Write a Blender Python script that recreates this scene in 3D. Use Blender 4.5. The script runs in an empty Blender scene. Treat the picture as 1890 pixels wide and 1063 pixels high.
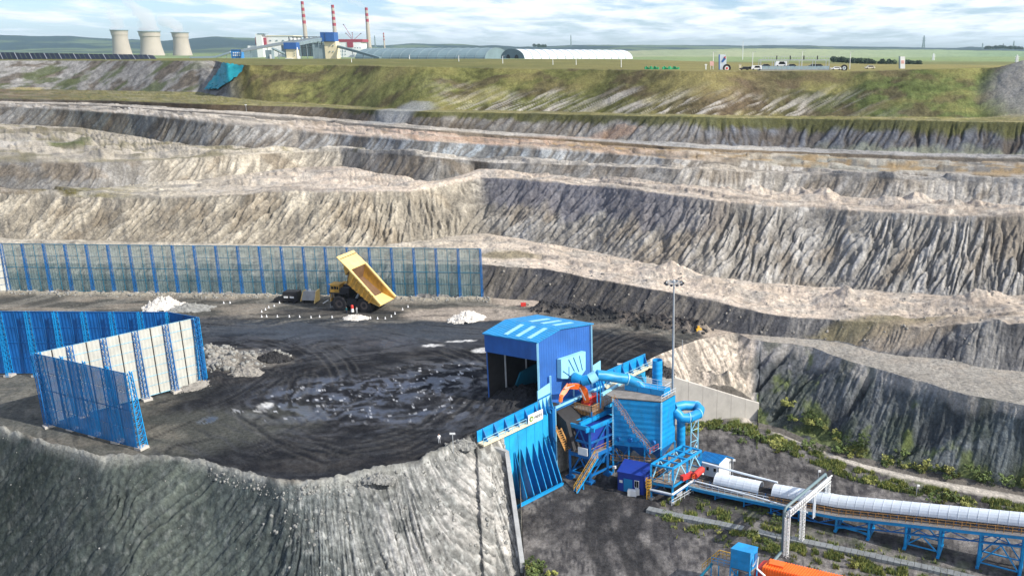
import bpy, math, random
import numpy as np
from mathutils import Vector, Matrix
random.seed(7)
SC = bpy.context.scene
COL = SC.collection
# ------------------------------------------------------------ camera, world, sun, exposure
PITCH = math.radians(15.5); FPX = 1600.0; CU = 1180.0; CV = 531.5; CAMH = 64.0
cam_d = bpy.data.cameras.new('camera'); cam = bpy.data.objects.new('camera', cam_d); COL.objects.link(cam)
cam.location = (0, 0, CAMH); cam.rotation_euler = (math.pi/2 - PITCH, 0, 0)
cam_d.sensor_width = 36; cam_d.lens = 36*FPX/1890; cam_d.shift_x = -(CU-945)/1890
cam_d.clip_start = 1; cam_d.clip_end = 60000
SC.camera = cam
SUN_AZ = math.radians(-22); SUN_EL = math.radians(36)      # azimuth from +X towards +Y
sun_dir = Vector((math.cos(SUN_EL)*math.cos(SUN_AZ), math.cos(SUN_EL)*math.sin(SUN_AZ), math.sin(SUN_EL)))
sd = bpy.data.lights.new('sun', 'SUN'); sd.energy = 5.0; sd.angle = math.radians(0.5); sd.color = (1, .94, .86)
so = bpy.data.objects.new('sun', sd); COL.objects.link(so)
so.rotation_euler = sun_dir.to_track_quat('Z', 'Y').to_euler()
W = bpy.data.worlds.new('World'); SC.world = W; W.use_nodes = True
nt = W.node_tree; N = nt.nodes; L = nt.links
for n in list(N): N.remove(n)
wout = N.new('ShaderNodeOutputWorld'); bg = N.new('ShaderNodeBackground')
sky = N.new('ShaderNodeTexSky'); sky.sky_type = 'NISHITA'; sky.sun_disc = False
sky.sun_elevation = SUN_EL; sky.sun_rotation = math.pi/2 - SUN_AZ; sky.dust_density = .6; sky.ozone_density = 1.6; sky.altitude = 700
tc = N.new('ShaderNodeTexCoord'); sep = N.new('ShaderNodeSeparateXYZ'); L.new(tc.outputs['Generated'], sep.inputs[0])
def wm(op, a, b=None, c=None):
    m = N.new('ShaderNodeMath'); m.operation = op
    for i, v in enumerate((a, b, c)):
        if v is None: continue
        if hasattr(v, 'links'): L.new(v, m.inputs[i])
        else: m.inputs[i].default_value = v
    return m.outputs[0]
zc = wm('ADD', wm('MAXIMUM', sep.outputs[2], 0.0), 0.085)
comb = N.new('ShaderNodeCombineXYZ')
L.new(wm('DIVIDE', sep.outputs[0], zc), comb.inputs[0]); L.new(wm('DIVIDE', sep.outputs[1], zc), comb.inputs[1])
mp = N.new('ShaderNodeMapping'); mp.inputs['Scale'].default_value = (1.5, .9, 1); mp.inputs['Location'].default_value = (3.1, 1.7, 0)
L.new(comb.outputs[0], mp.inputs[0])
n1 = N.new('ShaderNodeTexNoise'); n1.inputs['Scale'].default_value = 1.0; n1.inputs['Detail'].default_value = 9; n1.inputs['Roughness'].default_value = .58; n1.inputs['Distortion'].default_value = .25
L.new(mp.outputs[0], n1.inputs['Vector'])
n2 = N.new('ShaderNodeTexNoise'); n2.inputs['Scale'].default_value = .16; n2.inputs['Detail'].default_value = 3
L.new(mp.outputs[0], n2.inputs['Vector'])
# more cloud towards the right (+X) of the view, as in the photograph's sky
cov = wm('ADD', wm('MULTIPLY', sep.outputs[0], .16), wm('MULTIPLY', n2.outputs[0], .40))
cl = N.new('ShaderNodeMapRange'); cl.interpolation_type = 'SMOOTHSTEP'
L.new(wm('ADD', n1.outputs[0], cov), cl.inputs[0]); cl.inputs[1].default_value = .54; cl.inputs[2].default_value = .76
n3 = N.new('ShaderNodeTexNoise'); n3.inputs['Scale'].default_value = 2.6; n3.inputs['Detail'].default_value = 7
L.new(mp.outputs[0], n3.inputs['Vector'])
cr = N.new('ShaderNodeMapRange'); L.new(n3.outputs[0], cr.inputs[0]); cr.inputs[1].default_value = .35; cr.inputs[2].default_value = .65; cr.inputs[3].default_value = 12.0; cr.inputs[4].default_value = 15.0
ccol = N.new('ShaderNodeVectorMath'); ccol.operation = 'SCALE'; ccol.inputs[0].default_value = (.95, .985, 1.05)
L.new(cr.outputs[0], ccol.inputs['Scale'])
tint = N.new('ShaderNodeMix'); tint.data_type = 'RGBA'; tint.blend_type = 'MULTIPLY'; tint.inputs[0].default_value = 1; tint.inputs[7].default_value = (1.12, 1.32, 1.80, 1)
L.new(sky.outputs[0], tint.inputs[6])
mx = N.new('ShaderNodeMix'); mx.data_type = 'RGBA'
L.new(wm('MULTIPLY', wm('MULTIPLY', cl.outputs[0], .97), wm('MINIMUM', wm('MAXIMUM', wm('MULTIPLY', sep.outputs[2], 60.0), 0.0), 1.0)), mx.inputs[0]); L.new(tint.outputs[2], mx.inputs[6]); L.new(ccol.outputs[0], mx.inputs[7])
L.new(mx.outputs[2], bg.inputs[0]); bg.inputs[1].default_value = .078
L.new(bg.outputs[0], wout.inputs[0])
SC.view_settings.view_transform = 'Standard'; SC.view_settings.look = 'None'
SC.view_settings.exposure = 0.22; SC.view_settings.gamma = 1
SC.view_settings.use_curve_mapping = False
try: SC.cycles.volume_bounces = 2
except Exception: pass

# ------------------------------------------------------------ measuring helpers (surveying the site from the camera's position)
def qv(v):
    y = (CV-np.asarray(v, float))/FPX
    return (math.sin(PITCH)-y*math.cos(PITCH))/(math.cos(PITCH)+y*math.sin(PITCH))
def at(u, v, z=0.0, Y=None):
    x = (u-CU)/FPX; y = (CV-v)/FPX
    Yc = math.cos(PITCH)+y*math.sin(PITCH); Z = -math.sin(PITCH)+y*math.cos(PITCH)
    t = (z-CAMH)/Z if Y is None else Y/Yc
    return Vector((t*x, t*Yc, CAMH+t*Z))

# ------------------------------------------------------------ noise
_rs = np.random.RandomState(11); _perm = _rs.permutation(512); _perm = np.concatenate([_perm, _perm]); _g = _rs.rand(512)*2*np.pi
_gx = np.cos(_g); _gy = np.sin(_g)
def pn(x, y, seed=0):
    x = np.asarray(x, float)+seed*37.17; y = np.asarray(y, float)+seed*17.31
    x, y = np.broadcast_arrays(x, y)
    xi = np.floor(x).astype(np.int64); yi = np.floor(y).astype(np.int64); xf = x-xi; yf = y-yi
    u = xf*xf*xf*(xf*(xf*6-15)+10); v = yf*yf*yf*(yf*(yf*6-15)+10)
    def gr(ix, iy, dx, dy):
        h = _perm[(_perm[ix & 511]+iy) & 511]; return _gx[h]*dx+_gy[h]*dy
    a = gr(xi, yi, xf, yf); b = gr(xi+1, yi, xf-1, yf); c = gr(xi, yi+1, xf, yf-1); d = gr(xi+1, yi+1, xf-1, yf-1)
    return (a+(b-a)*u+((c+(d-c)*u)-(a+(b-a)*u))*v)*1.5
def fbm(x, y, o=4, seed=0, r=.5):
    s = 0; A = 1; f = 1
    for k in range(o):
        s = s+A*pn(np.asarray(x)*f, np.asarray(y)*f, seed+k*3); A *= r; f *= 2.03
    return s
def sstep(a, b, x): t = np.clip((x-a)/(b-a), 0, 1); return t*t*(3-2*t)

# ------------------------------------------------------------ materials
MATS = {}
def new_mat(name):
    m = bpy.data.materials.new(name); m.use_nodes = True; MATS[name] = m
    t = m.node_tree; b = t.nodes['Principled BSDF']
    return m, t, b
def paint(name, col, rough=.5, metal=0, var=.12, scale=.6, dirt=0.0, dirtcol=(.12, .10, .08), bump=0.0, bscale=8.0, spec=.5, emit=None):
    m, t, b = new_mat(name); nn = t.nodes; ll = t.links
    tcx = nn.new('ShaderNodeTexCoord'); geo = nn.new('ShaderNodeNewGeometry')
    no = nn.new('ShaderNodeTexNoise'); no.inputs['Scale'].default_value = scale; no.inputs['Detail'].default_value = 6; no.inputs['Roughness'].default_value = .62
    ll.new(geo.outputs['Position'], no.inputs['Vector'])
    ra = nn.new('ShaderNodeMapRange'); ll.new(no.outputs[0], ra.inputs[0]); ra.inputs[1].default_value = .3; ra.inputs[2].default_value = .7; ra.inputs[3].default_value = 1-var; ra.inputs[4].default_value = 1+var
    mxx = nn.new('ShaderNodeVectorMath'); mxx.operation = 'SCALE'; mxx.inputs[0].default_value = col; ll.new(ra.outputs[0], mxx.inputs['Scale'])
    src = mxx.outputs[0]
    if dirt:
        n4 = nn.new('ShaderNodeTexNoise'); n4.inputs['Scale'].default_value = scale*1.7; n4.inputs['Detail'].default_value = 8; n4.inputs['Roughness'].default_value = .7
        mm = nn.new('ShaderNodeMapping'); mm.inputs['Scale'].default_value = (1, 1, .35); ll.new(geo.outputs['Position'], mm.inputs[0]); ll.new(mm.outputs[0], n4.inputs['Vector'])
        rb = nn.new('ShaderNodeMapRange'); ll.new(n4.outputs[0], rb.inputs[0]); rb.inputs[1].default_value = .5; rb.inputs[2].default_value = .72; rb.inputs[4].default_value = dirt
        mi = nn.new('ShaderNodeMix'); mi.data_type = 'RGBA'; ll.new(rb.outputs[0], mi.inputs[0]); ll.new(src, mi.inputs[6]); mi.inputs[7].default_value = (*dirtcol, 1)
        src = mi.outputs[2]
    ll.new(src, b.inputs['Base Color'])
    b.inputs['Roughness'].default_value = rough; b.inputs['Metallic'].default_value = metal; b.inputs['Specular IOR Level'].default_value = spec
    if bump:
        nb = nn.new('ShaderNodeTexNoise'); nb.inputs['Scale'].default_value = bscale; nb.inputs['Detail'].default_value = 5; ll.new(geo.outputs['Position'], nb.inputs['Vector'])
        bp = nn.new('ShaderNodeBump'); bp.inputs['Strength'].default_value = bump; bp.inputs['Distance'].default_value = .15; ll.new(nb.outputs[0], bp.inputs['Height']); ll.new(bp.outputs[0], b.inputs['Normal'])
    return m

# ------------------------------------------------------------ terrain
NC = 1240
ACOL = np.linspace(-.86, .56, NC)
JIT = {}
def curve(pts, jit=0.0, seed=1, sm=5):
    us = np.array([p[0] for p in pts], float); vs = np.array([p[1] for p in pts], float)
    v = np.full(NC, vs.mean())
    for _ in range(8):
        u = CU+FPX*ACOL*(math.cos(PITCH)+(CV-v)/FPX*math.sin(PITCH))
        v = np.interp(u, us, vs)
    if sm:
        k = np.exp(-np.linspace(-2, 2, 2*sm+1)**2); k /= k.sum()
        v = np.convolve(np.pad(v, sm, 'edge'), k, 'valid')
    JIT[seed] = jit*fbm(ACOL*34, 0*ACOL, 5, seed, .6)
    return v
def uof(v): return CU+FPX*ACOL*(math.cos(PITCH)+(CV-v)/FPX*math.sin(PITCH))
V = {}
V[0] = curve([(-500,112),(400,113),(415,118),(460,121),(600,121),(900,127),(1200,131),(1300,133),(1600,133),(1780,127),(1810,126),(1890,128),(2400,130)], .7, 1)
V[1] = curve([(-500,164),(0,165),(200,168),(370,171),(400,178),(500,188),(600,193),(700,200),(800,203),(1000,206),(1200,211),(1400,214),(1890,219),(2400,222)], 1.0, 2)
V[2] = curve([(-500,178),(0,183),(200,187),(400,194),(600,199),(700,204.5),(900,209),(1200,215),(1400,219),(1600,222),(1890,226),(2400,230)], .8, 3)
V[3] = curve([(-500,183),(0,187.5),(200,192),(400,204),(600,218),(700,226),(900,243),(1100,256),(1300,268),(1500,275),(1700,283),(1890,287),(2400,294)], 1.0, 4)
V[4] = curve([(-500,186),(0,191),(200,196.5),(400,209),(600,224),(700,232),(900,249),(1100,262),(1300,275),(1500,282),(1700,290),(1890,295),(2400,302)], .4, 5)
V[5] = curve([(-500,188),(0,193.5),(200,200),(400,213.5),(600,230),(700,238),(900,255),(1100,268),(1300,281),(1500,288),(1700,297),(1890,302),(2400,309)], .5, 6)
V[6] = curve([(-500,190),(0,197),(240,211),(450,234),(630,250),(730,258),(900,269),(1000,278),(1130,286),(1260,296),(1430,308),(1600,318),(1890,330),(2400,345)], .5, 7)
V[7] = curve([(-500,228),(0,229),(150,236),(250,252),(300,263),(400,273),(500,278),(560,279),(630,278),(700,281),(800,288),(900,295),(1000,299),(1100,302),(1260,308),(1430,315),(1600,323),(1890,336),(2400,350)], 1.0, 8)
V[8] = curve([(-500,302),(0,302),(150,302),(300,297),(400,289),(560,281.5),(630,281),(700,284),(800,291),(900,300),(1050,306),(1260,312),(1430,320),(1600,328),(1890,342),(2400,356)], .8, 9)
V[9] = curve([(-500,346),(0,348),(180,352),(250,342),(400,330),(500,315),(560,309),(640,309),(700,322),(790,339),(850,329),(880,318),(1000,325),(1150,332),(1260,347),(1400,353),(1500,362),(1600,369),(1700,374),(1890,380),(2400,392)], 2.0, 10)
V[10] = curve([(-500,352),(0,357),(150,364),(300,368),(440,358),(500,355),(620,355),(760,353),(830,343),(870,333),(890,329),(950,332),(1050,341),(1150,349),(1260,363),(1350,373),(1430,382),(1600,390),(1750,400),(1890,401),(2400,408)], 1.6, 11)
V[11] = curve([(-500,436),(0,440),(200,445),(500,452),(700,455),(850,434),(880,430),(950,440),(1100,465),(1200,487),(1300,510),(1400,522),(1600,535),(1750,546),(1890,546),(2400,556)], 3.0, 12)
V[12] = curve([(-500,486),(0,486),(400,487),(900,488),(1000,497),(1100,515),(1200,533),(1260,545),(1350,565),(1430,582),(1500,590),(1600,594),(1700,605),(1890,607),(2400,620)], 1.6, 13)
V[13] = curve([(-500,536),(0,538),(600,547),(880,550),(1000,556),(1080,567),(1150,583),(1230,595),(1300,605),(1350,612),(1400,618),(1450,622),(1560,635),(1620,650),(1750,668),(1890,690),(2400,730)], 1.6, 14)
V[14] = curve([(-500,700),(-200,755),(0,798),(90,828),(190,853),(300,852),(383,861),(456,883),(516,902),(590,898),(681,880),(773,861),(850,824),(885,802),(1003,757),(1110,700),(1190,668),(1215,655),(1250,641),(1290,626),(1360,614),(1385,626),(1420,631),(1460,634),(1500,642),(1560,665),(1650,690),(1750,720),(1890,748),(2400,880)], 0, 15, 3)
_u14 = uof(V[14]); _m = ((_u14 < 870) | (_u14 > 1400)).astype(float)
V[14] = V[14]+_m*2.2*fbm(ACOL*22, 0*ACOL, 2, 15)
Z = {13: np.zeros(NC)+.0, 14: np.zeros(NC)}
Yk = {k: None for k in V}
Yk[13] = (CAMH-Z[13])/qv(V[13]); Yk[14] = (CAMH-Z[14])/qv(V[14])
def up_slope(k, t):
    q = qv(V[k]); Z[k] = (Z[k+1]+t*CAMH/q-t*Yk[k+1])/(1+t/q); Yk[k] = (CAMH-Z[k])/q
modes = {12: .85, 11: .02, 10: .85, 9: .012, 8: .8, 7: .012, 6: .75, 5: .012, 4: .6, 3: .01, 2: .62, 1: .02, 0: .5}
for k in range(12, -1, -1): up_slope(k, modes[k])
def smooth(x, n): k = np.exp(-np.linspace(-2, 2, 2*n+1)**2); k /= k.sum(); return np.convolve(np.pad(x, n, 'edge'), k, 'valid')
for k in range(14):       # the benches keep even levels; their edges wander
    Z[k] = smooth(Z[k], 45); Yk[k] = (CAMH-Z[k])/qv(V[k])
    amp_, wl_ = {0: (2.2, 70), 1: (2.5, 30), 2: (1.6, 22), 11: (1.3, 9)}.get(k, (1.1, 10)); Yk[k] = Yk[k]+amp_*fbm(ACOL*Yk[k]/wl_, 0*ACOL+k*3.3, 4, 40+k, .5)
# wing wall line (hopper retaining wall) and the concrete wall line
WA = Vector((-27.0, 134.6)); WD = Vector((.610, .792)); WN = Vector((.792, -.610))
WLEN = 46.2
CWA = (1.2, 171.4); CWB = (25.8, 174.8)
cwz = lambda X: np.interp(X, [1.2, 25.8], [-1.5, -10.8])
# C15..C17
a15 = ACOL; wy = lambda a: (WA.y*WD.x-WA.x*WD.y)/(WD.x-a*WD.y)     # Y where ray a meets the wall line
Ywall = np.where((a15 > -.205) & (a15 < .0068), wy(np.clip(a15, -.205, .0068)), 0)
Ycw = 171.4+(a15*171-1.2)*(3.4/24.6)
dump = a15 < -.1528; wing = (a15 >= -.1528) & (a15 < .0068); conc = (a15 >= .0068) & (a15 < .1478); far = a15 >= .1478
Yk[14] = np.where((a15 > -.205) & (a15 < .0068), Ywall+.35, Yk[14])
v15r = np.interp(uof(np.full(NC, 820.)), [1380,1440,1500,1600,1700,1890,2400], [776,790,815,846,868,900,980])
Y15 = np.where(dump, Yk[14]-26, np.where(wing, Ywall-.15, np.where(conc, Ycw+.5, (CAMH+13.6)/qv(v15r))))
Z15 = np.where(dump, -17.7, np.where(wing, -14.0, np.where(conc, cwz(a15*172), -13.6)))
Y16 = np.where(dump, Y15-3, np.where(wing, Y15-.5, np.where(conc, Ycw-.1, Y15-2))); Z16 = np.where(dump, -18.0, -14.0)
Y17 = np.full(NC, 78.0); Z17 = np.where(dump, -19.0, -14.0)
Y15 = np.minimum(Y15, Yk[14]-.05)
# beyond the plateau rim
def KD(pts, Yd, sm=6, jit=0, seed=5):
    v = curve(pts, jit, seed+900, sm)+JIT[seed+900]; return np.full(NC, float(Yd)), CAMH-np.full(NC, float(Yd))*qv(v)
KF = []
KF.append(KD([(-500,60),(0,76),(2400,80)], 16000)); KF[-1][1][:] = 0
KF.append(KD([(-500,60),(-300,62),(0,65),(60,67),(130,67),(180,71),(210,72),(260,74),(300,76),(360,71),(400,68),(470,71),(560,74),(620,80),(660,84),(700,85),(740,82),(760,80.5),(800,82),(850,82),(890,86),(930,85),(960,87),(1000,86.5),(1060,83.5),(1300,84),(1500,85.5),(1890,91),(2400,93)], 9500, 3, .5, 9))
KF.append((np.full(NC, 7600.), 38+28*fbm(ACOL*9, 0*ACOL, 4, 77)+np.where(ACOL < -.1, 12, 0)))
KF.append((np.full(NC, 6000.), np.full(NC, 16.)+10*fbm(ACOL*7, 0*ACOL, 3, 78)))
KF.append(KD([(-500,96),(0,98),(400,101),(700,106),(1000,100),(1120,95),(1200,93.5),(1300,91.5),(1420,90),(1500,91),(1600,92),(1700,92),(1890,95),(2400,97)], 4200, 6, .6, 12))
KF.append((np.full(NC, 2900.), np.full(NC, 33.)+3*fbm(ACOL*9, 0*ACOL, 3, 79)))
KF.append((np.full(NC, 1700.), np.full(NC, 36.)))
KF.append(KD([(-500,108),(0,108),(400,108),(500,109),(900,109),(1200,111),(1400,117),(1890,121),(2400,124)], 900, 4, .3, 21))
knots_Y = [k[0] for k in KF]+[Yk[k] for k in range(15)]+[Y15, Y16, Y17]
knots_Z = [k[1] for k in KF]+[Z[k] for k in range(15)]+[Z15, Z16, Z17]
NF = len(KF)
for i in range(1, len(knots_Y)): knots_Y[i] = np.minimum(knots_Y[i], knots_Y[i-1]-.05)
def zinfo():
    for uu in (0, 200, 450, 700, 900, 1150, 1400, 1700, 1880):
        j = int(np.argmin(abs(uof(np.full(NC, 300.))-uu)))
        print(uu, ' '.join('%d:%.0f/%.1f' % (i-NF, knots_Y[i][j], knots_Z[i][j]) for i in range(NF-1, len(knots_Y))))
if __name__ == 'x': zinfo()
# rows per segment ~ picture extent
rows_seg = [3, 18, 10, 8, 16, 6, 6, 14,  # far ->rim
            44, 14, 20, 7, 6, 8, 34, 22, 40, 26, 84, 46, 46, 150, 120, 10, 70]
assert len(rows_seg) == len(knots_Y)-1, (len(rows_seg), len(knots_Y))
SEG = []; T = []
for s, n in enumerate(rows_seg):
    for i in range(n): SEG.append(s); T.append(i/n)
SEG.append(len(rows_seg)-1); T.append(1.0)
SEG = np.array(SEG); T = np.array(T); NR = len(SEG)
KY = np.array(knots_Y); KZ = np.array(knots_Z)
Yg = KY[SEG]*(1-T)[:, None]+KY[SEG+1]*T[:, None]
Zg = KZ[SEG]*(1-T)[:, None]+KZ[SEG+1]*T[:, None]
Xg = ACOL[None, :]*Yg
seg_of = lambda k: k+NF          # segment index between curve k and k+1
Zbase = Zg.copy()
# gullies on slopes
def contour_coord(kfoot):
    X = ACOL*KY[kfoot]; Y = KY[kfoot]
    k = np.ones(61)/61
    Xs = np.convolve(np.pad(X, 30, 'edge'), k, 'valid'); Ys = np.convolve(np.pad(Y, 30, 'edge'), k, 'valid')
    dx = np.gradient(Xs); dy = np.gradient(Ys); ln = np.hypot(dx, dy)+1e-9
    return X, Y, dx/ln, dy/ln, np.concatenate([[0], np.cumsum(ln[1:])])
def gully(s, amp, scales, seed, bend=1.0, sharp=2.2, turn=0.0):
    TURN = TURN14 if s == seg_of(14) else TURN0
    r = np.where(SEG == s)[0]
    X = Xg[r]; Y = Yg[r]; f = T[r][:, None]
    Xf, Yf, tx, ty, S0 = contour_coord(s+1)
    S = S0[None, :]+(X-Xf)*tx+(Y-Yf)*ty
    D = -(X-Xf)*ty+(Y-Yf)*tx
    wob = bend*(fbm(S/16, D/26, 3, seed+5)*1.5+fbm(S/3.5, D/4.5, 2, seed+9)*.42)
    g = 0
    for i, (wl, w) in enumerate(scales):
        n = pn((S+wob-turn*TURN[None, :]*D)/wl, D/(wl*5)+.3*fbm(S/20, D/20, 2, seed), seed+20+i)
        ridge = 1-np.minimum(abs(n)*3.0, 1)        # 1 at the thalweg
        g = g-w*ridge**1.5*(.55+.9*np.clip(pn(S/(wl*2.2), D/(wl*3), seed+60+i)+.3, 0, 1))+w*(.30 if i == 0 else .10)*n
    env = np.sin(np.pi*np.clip(f*.96+.04, 0, 1))**.45*np.clip(f*6+.35, 0, 1)
    hgt = (KZ[s]-KZ[s+1])[None, :]
    a = amp*np.clip(hgt/8, .12, 1.6)
    Zg[r] += a*g*env+a*.16*fbm(X*.8, Y*.8, 4, seed+40)+np.minimum(.16, a*.10)*abs(fbm(X*2.3, Y*2.3, 3, seed+41))
    return r, g
gi = {}
TURN14 = np.interp(uof(np.full(NC, 850.)), [0, 450, 620, 900, 1000, 1890], [.75, .6, .1, -.7, -.3, .3])
TURN0 = np.interp(uof(np.full(NC, 400.)), [0, 600, 800, 900, 1100, 1890], [.62, .62, .1, .5, .45, .15])
gi[0] = gully(seg_of(0), .55, [(34, .5), (13, .3)], 100, turn=.9)
gi[2] = gully(seg_of(2), 1.2, [(9, .6), (4.5, .8), (2.4, .4)], 110, .8, 3.2, turn=0.5)
gi[4] = gully(seg_of(4), .5, [(6, .6), (3, .4)], 115, turn=0.3)
gi[6] = gully(seg_of(6), 1.2, [(14, .5), (6, .7), (3, .6), (1.7, .3)], 120, .8, 3.2, turn=1.0)
gi[8] = gully(seg_of(8), 1.0, [(12, .5), (5, .7), (2.4, .6), (1.3, .3)], 130, .8, 3.2, turn=0.8)
gi[10] = gully(seg_of(10), 1.15, [(30, .5), (10, .45), (4.6, .75), (2.4, .85), (1.2, .5)], 140, .7, 4.5, turn=1.15)
gi[12] = gully(seg_of(12), .95, [(10, .5), (4, .7), (1.9, .6), (1, .3)], 150, .6, 3.0, turn=0.8)
gi[14] = gully(seg_of(14), .42, [(14, .5), (5, .6), (2.2, .75), (1.1, .5)], 160, .30, 4.0, turn=1.0)
_r = np.where(SEG == seg_of(14))[0]; _X = Xg[_r]; _Y = Yg[_r]; _e = np.clip(T[_r]*8, 0, 1)[:, None]
Zg[_r] += _e*(.16*fbm(_X/1.5, _Y/1.1, 3, 171)+.13*np.maximum(0, fbm(_X/.75, _Y/.6, 3, 172)))
_r = np.where(SEG == seg_of(0))[0]; _X = Xg[_r]; _Y = Yg[_r]; _f = T[_r][:, None]; _u = uof(np.full(NC, 160.))[None, :]
EMASK = sstep(.35, .75, _f+.28*fbm(_X/30, _Y/30, 3, 344))*sstep(760, 880, _u)*sstep(1720, 1400, _u)
_d = KY[seg_of(0)+1][None, :]-_Y; _w = (_X+1.15*_d)/3.6+.5*fbm(_X/14, _Y/14, 2, 346)
ERO = np.maximum(0, 1-abs(pn(_w, _Y/30, 347))*3.2)
Zg[_r] -= EMASK*ERO*.8; EX = _X+1.15*_d; EY = _Y
Zg[_r] += .5*fbm(_X/16, _Y/11, 4, 348)*np.sin(np.pi*_f)
_r = np.where(SEG == seg_of(14))[0]; _X = Xg[_r]; _Y = Yg[_r]; _rt = sstep(.125, .16, ACOL)[None, :]; _q = _X*.80+_Y*.60*-1+0*_X; _dn = (KY[seg_of(14)][None, :]-_Y)
_s = (_X*.87-_Y*.49+.75*_dn+1.6*fbm(_X/9, _Y/9, 3, 181)); _n = pn(_s/11, _dn/40, 182); CLEFT = np.maximum(0, 1-abs(_n)*4.2)*_rt
Zg[_r] += (-CLEFT*2.3+1.1*_n*_rt)*np.clip(T[_r]*5, 0, 1)[:, None]*np.clip((1-T[_r])*5, 0, 1)[:, None]
for _k, _a, _w in ((3, .35, 3), (5, .8, 4.5), (7, .9, 6), (9, .8, 6), (11, .5, 6)):
    _r = np.where(SEG == seg_of(_k))[0]; _q = KY[seg_of(_k)+1][None, :]-Yg[_r]; _nn = fbm(Xg[_r]/38, _q/_w, 3, 185+_k)
    Zg[_r] += _a*(sstep(-.04, .04, _nn-.1)+.6*sstep(-.03, .03, _nn+.25))*np.clip(np.minimum(T[_r], 1-T[_r])*6, 0, 1)[:, None]
# general roughness
def rough(s, amp, wl, seed, o=4):
    r = np.where(SEG == s)[0]; Zg[r] += amp*fbm(Xg[r]/wl, Yg[r]/wl, o, seed)
for k, a_, w_ in ((1, .5, 20), (3, .3, 8), (5, .35, 8), (7, .8, 14), (9, .8, 16), (11, .9, 11)):
    rr = np.where(SEG == seg_of(k))[0]; e = (np.sin(np.pi*T[rr])**.5)[:, None]
    Zg[rr] += e*(a_*fbm(Xg[rr]/w_, Yg[rr]/w_, 5, 200+k)+.35*a_*abs(fbm(Xg[rr]/3, Yg[rr]/3, 3, 230+k)))
# hummocky foot deposits on benches 9 and 7, right side
rr = np.where(SEG == seg_of(9))[0]; u_ = uof(np.full(NC, 360.))
Zg[rr] += (sstep(1230, 1330, u_)[None, :]*np.exp(-((T[rr]-.25)/.16)**2)[:, None])*2.2*np.maximum(0, .35+fbm(Xg[rr]/6, Yg[rr]/9, 3, 333))
rr = np.where(SEG == seg_of(13))[0]
e = (np.minimum(T[rr], 1-T[rr])*14).clip(0, 1)[:, None]
Zg[rr] += e*(.25*fbm(Xg[rr]/14, Yg[rr]/14, 4, 240)+.10*fbm(Xg[rr]/1.6, Yg[rr]/1.6, 3, 241))
rr = np.where(SEG >= seg_of(16))[0]
Zg[rr] += .22*fbm(Xg[rr]/5, Yg[rr]/5, 4, 250)*sstep(0, .12, T[rr])[:, None]
# plateau
rr = np.where((SEG == seg_of(-1)))[0]
Zg[rr] += (np.sin(np.pi*T[rr])**.5)[:, None]*.5*fbm(Xg[rr]/40, Yg[rr]/40, 4, 260)
for s_ in range(0, NF-1):
    rr = np.where(SEG == s_)[0]; e = (np.sin(np.pi*T[rr])**.7)[:, None]
    Zg[rr] += e*(Yg[rr]/9000)*22*fbm(Xg[rr]/900, Yg[rr]/900, 4, 270)
def bump_at(u, v, z, rx, ry, h, seed=1, ang=0, p=1.3):
    c = at(u, v, z); dx = Xg-c.x; dy = Yg-c.y
    ca, sa = math.cos(ang), math.sin(ang); ex = (dx*ca+dy*sa)/rx; ey = (-dx*sa+dy*ca)/ry
    d = np.sqrt(ex*ex+ey*ey)*(1+.25*pn(dx/max(rx, 1)*1.5, dy/max(ry, 1)*1.5, seed))
    m = d < 1
    w = np.where(m, (1-np.minimum(d, 1))**p, 0)
    Zg[...] += h*w*(1+.3*fbm(dx/2.5, dy/2.5, 3, seed))
    return w
# spoil mound upper right, small heaps along the benches, the spur
_c = at(1975, 160, 50); _dd = np.hypot((Xg-_c.x)/36, (Yg-_c.y)/34)
w_hump = sstep(1, .15, _dd); Zg += w_hump*(7.5+1.2*fbm(Xg/14, Yg/14, 3, 5))
bump_at(1560, 546, 6, 9, 6, 2.5, 2); bump_at(1800, 562, 6, 10, 6, 3, 3); bump_at(1240, 500, 7, 9, 5, 2.5, 4, -.3)
bump_at(200, 340, 15, 12, 7, 2.5, 8); bump_at(160, 287, 23, 9, 6, 2.5, 9); bump_at(225, 285, 23, 10, 7, 3, 10); bump_at(560, 305, 16, 9, 5, 2, 11); bump_at(610, 303, 16, 9, 5, 2, 12)
bump_at(1340, 768, -14, 7, 4, 3.6, 13); bump_at(1830, 650, 1, 14, 8, 2.0, 14)
w_isl = bump_at(430, 668, 0, 9, 6, 2.2, 15); w_isl2 = bump_at(385, 655, 0, 6, 5, 2.4, 16); w_isl3 = bump_at(500, 658, 0, 5, 3, 1.8, 17); bump_at(395, 705, 0, 7, 4, 1.5, 18)
# berms : along the fence foot, and along the pad's near and far edges
d13 = (Yk[13][None, :]-Yg); uu13 = uof(V[13])[None, :]
berm = np.exp(-((d13-2.2)/1.3)**2)*(uu13 < 905)
Zg += berm*.9*(1+.4*fbm(Xg/3, Yg/3, 3, 60))
d14 = (Yg-Yk[14][None, :]); u14 = uof(V[14])[None, :]
berm2 = np.exp(-((d14-.9)/.9)**2)*((u14 < 872) & (d14 > -3))
Zg += berm2*.9*(1+.6*fbm(Xg/2, Yg/2, 3, 61))
# dark berm right of the hopper (from (1060,590) to (1290,608))
bA = at(1000, 572, 0); bB = at(1290, 612, 0)
tt = np.clip(((Xg-bA.x)*(bB.x-bA.x)+(Yg-bA.y)*(bB.y-bA.y))/((bB-bA).length_squared), 0, 1)
dd = np.hypot(Xg-bA.x-tt*(bB.x-bA.x), Yg-bA.y-tt*(bB.y-bA.y)); dberm = np.exp(-(dd/2.2)**2)*(Zbase > -.5)
Zg += dberm*2.6*(1+.4*fbm(Xg/2, Yg/2, 3, 63))
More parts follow.
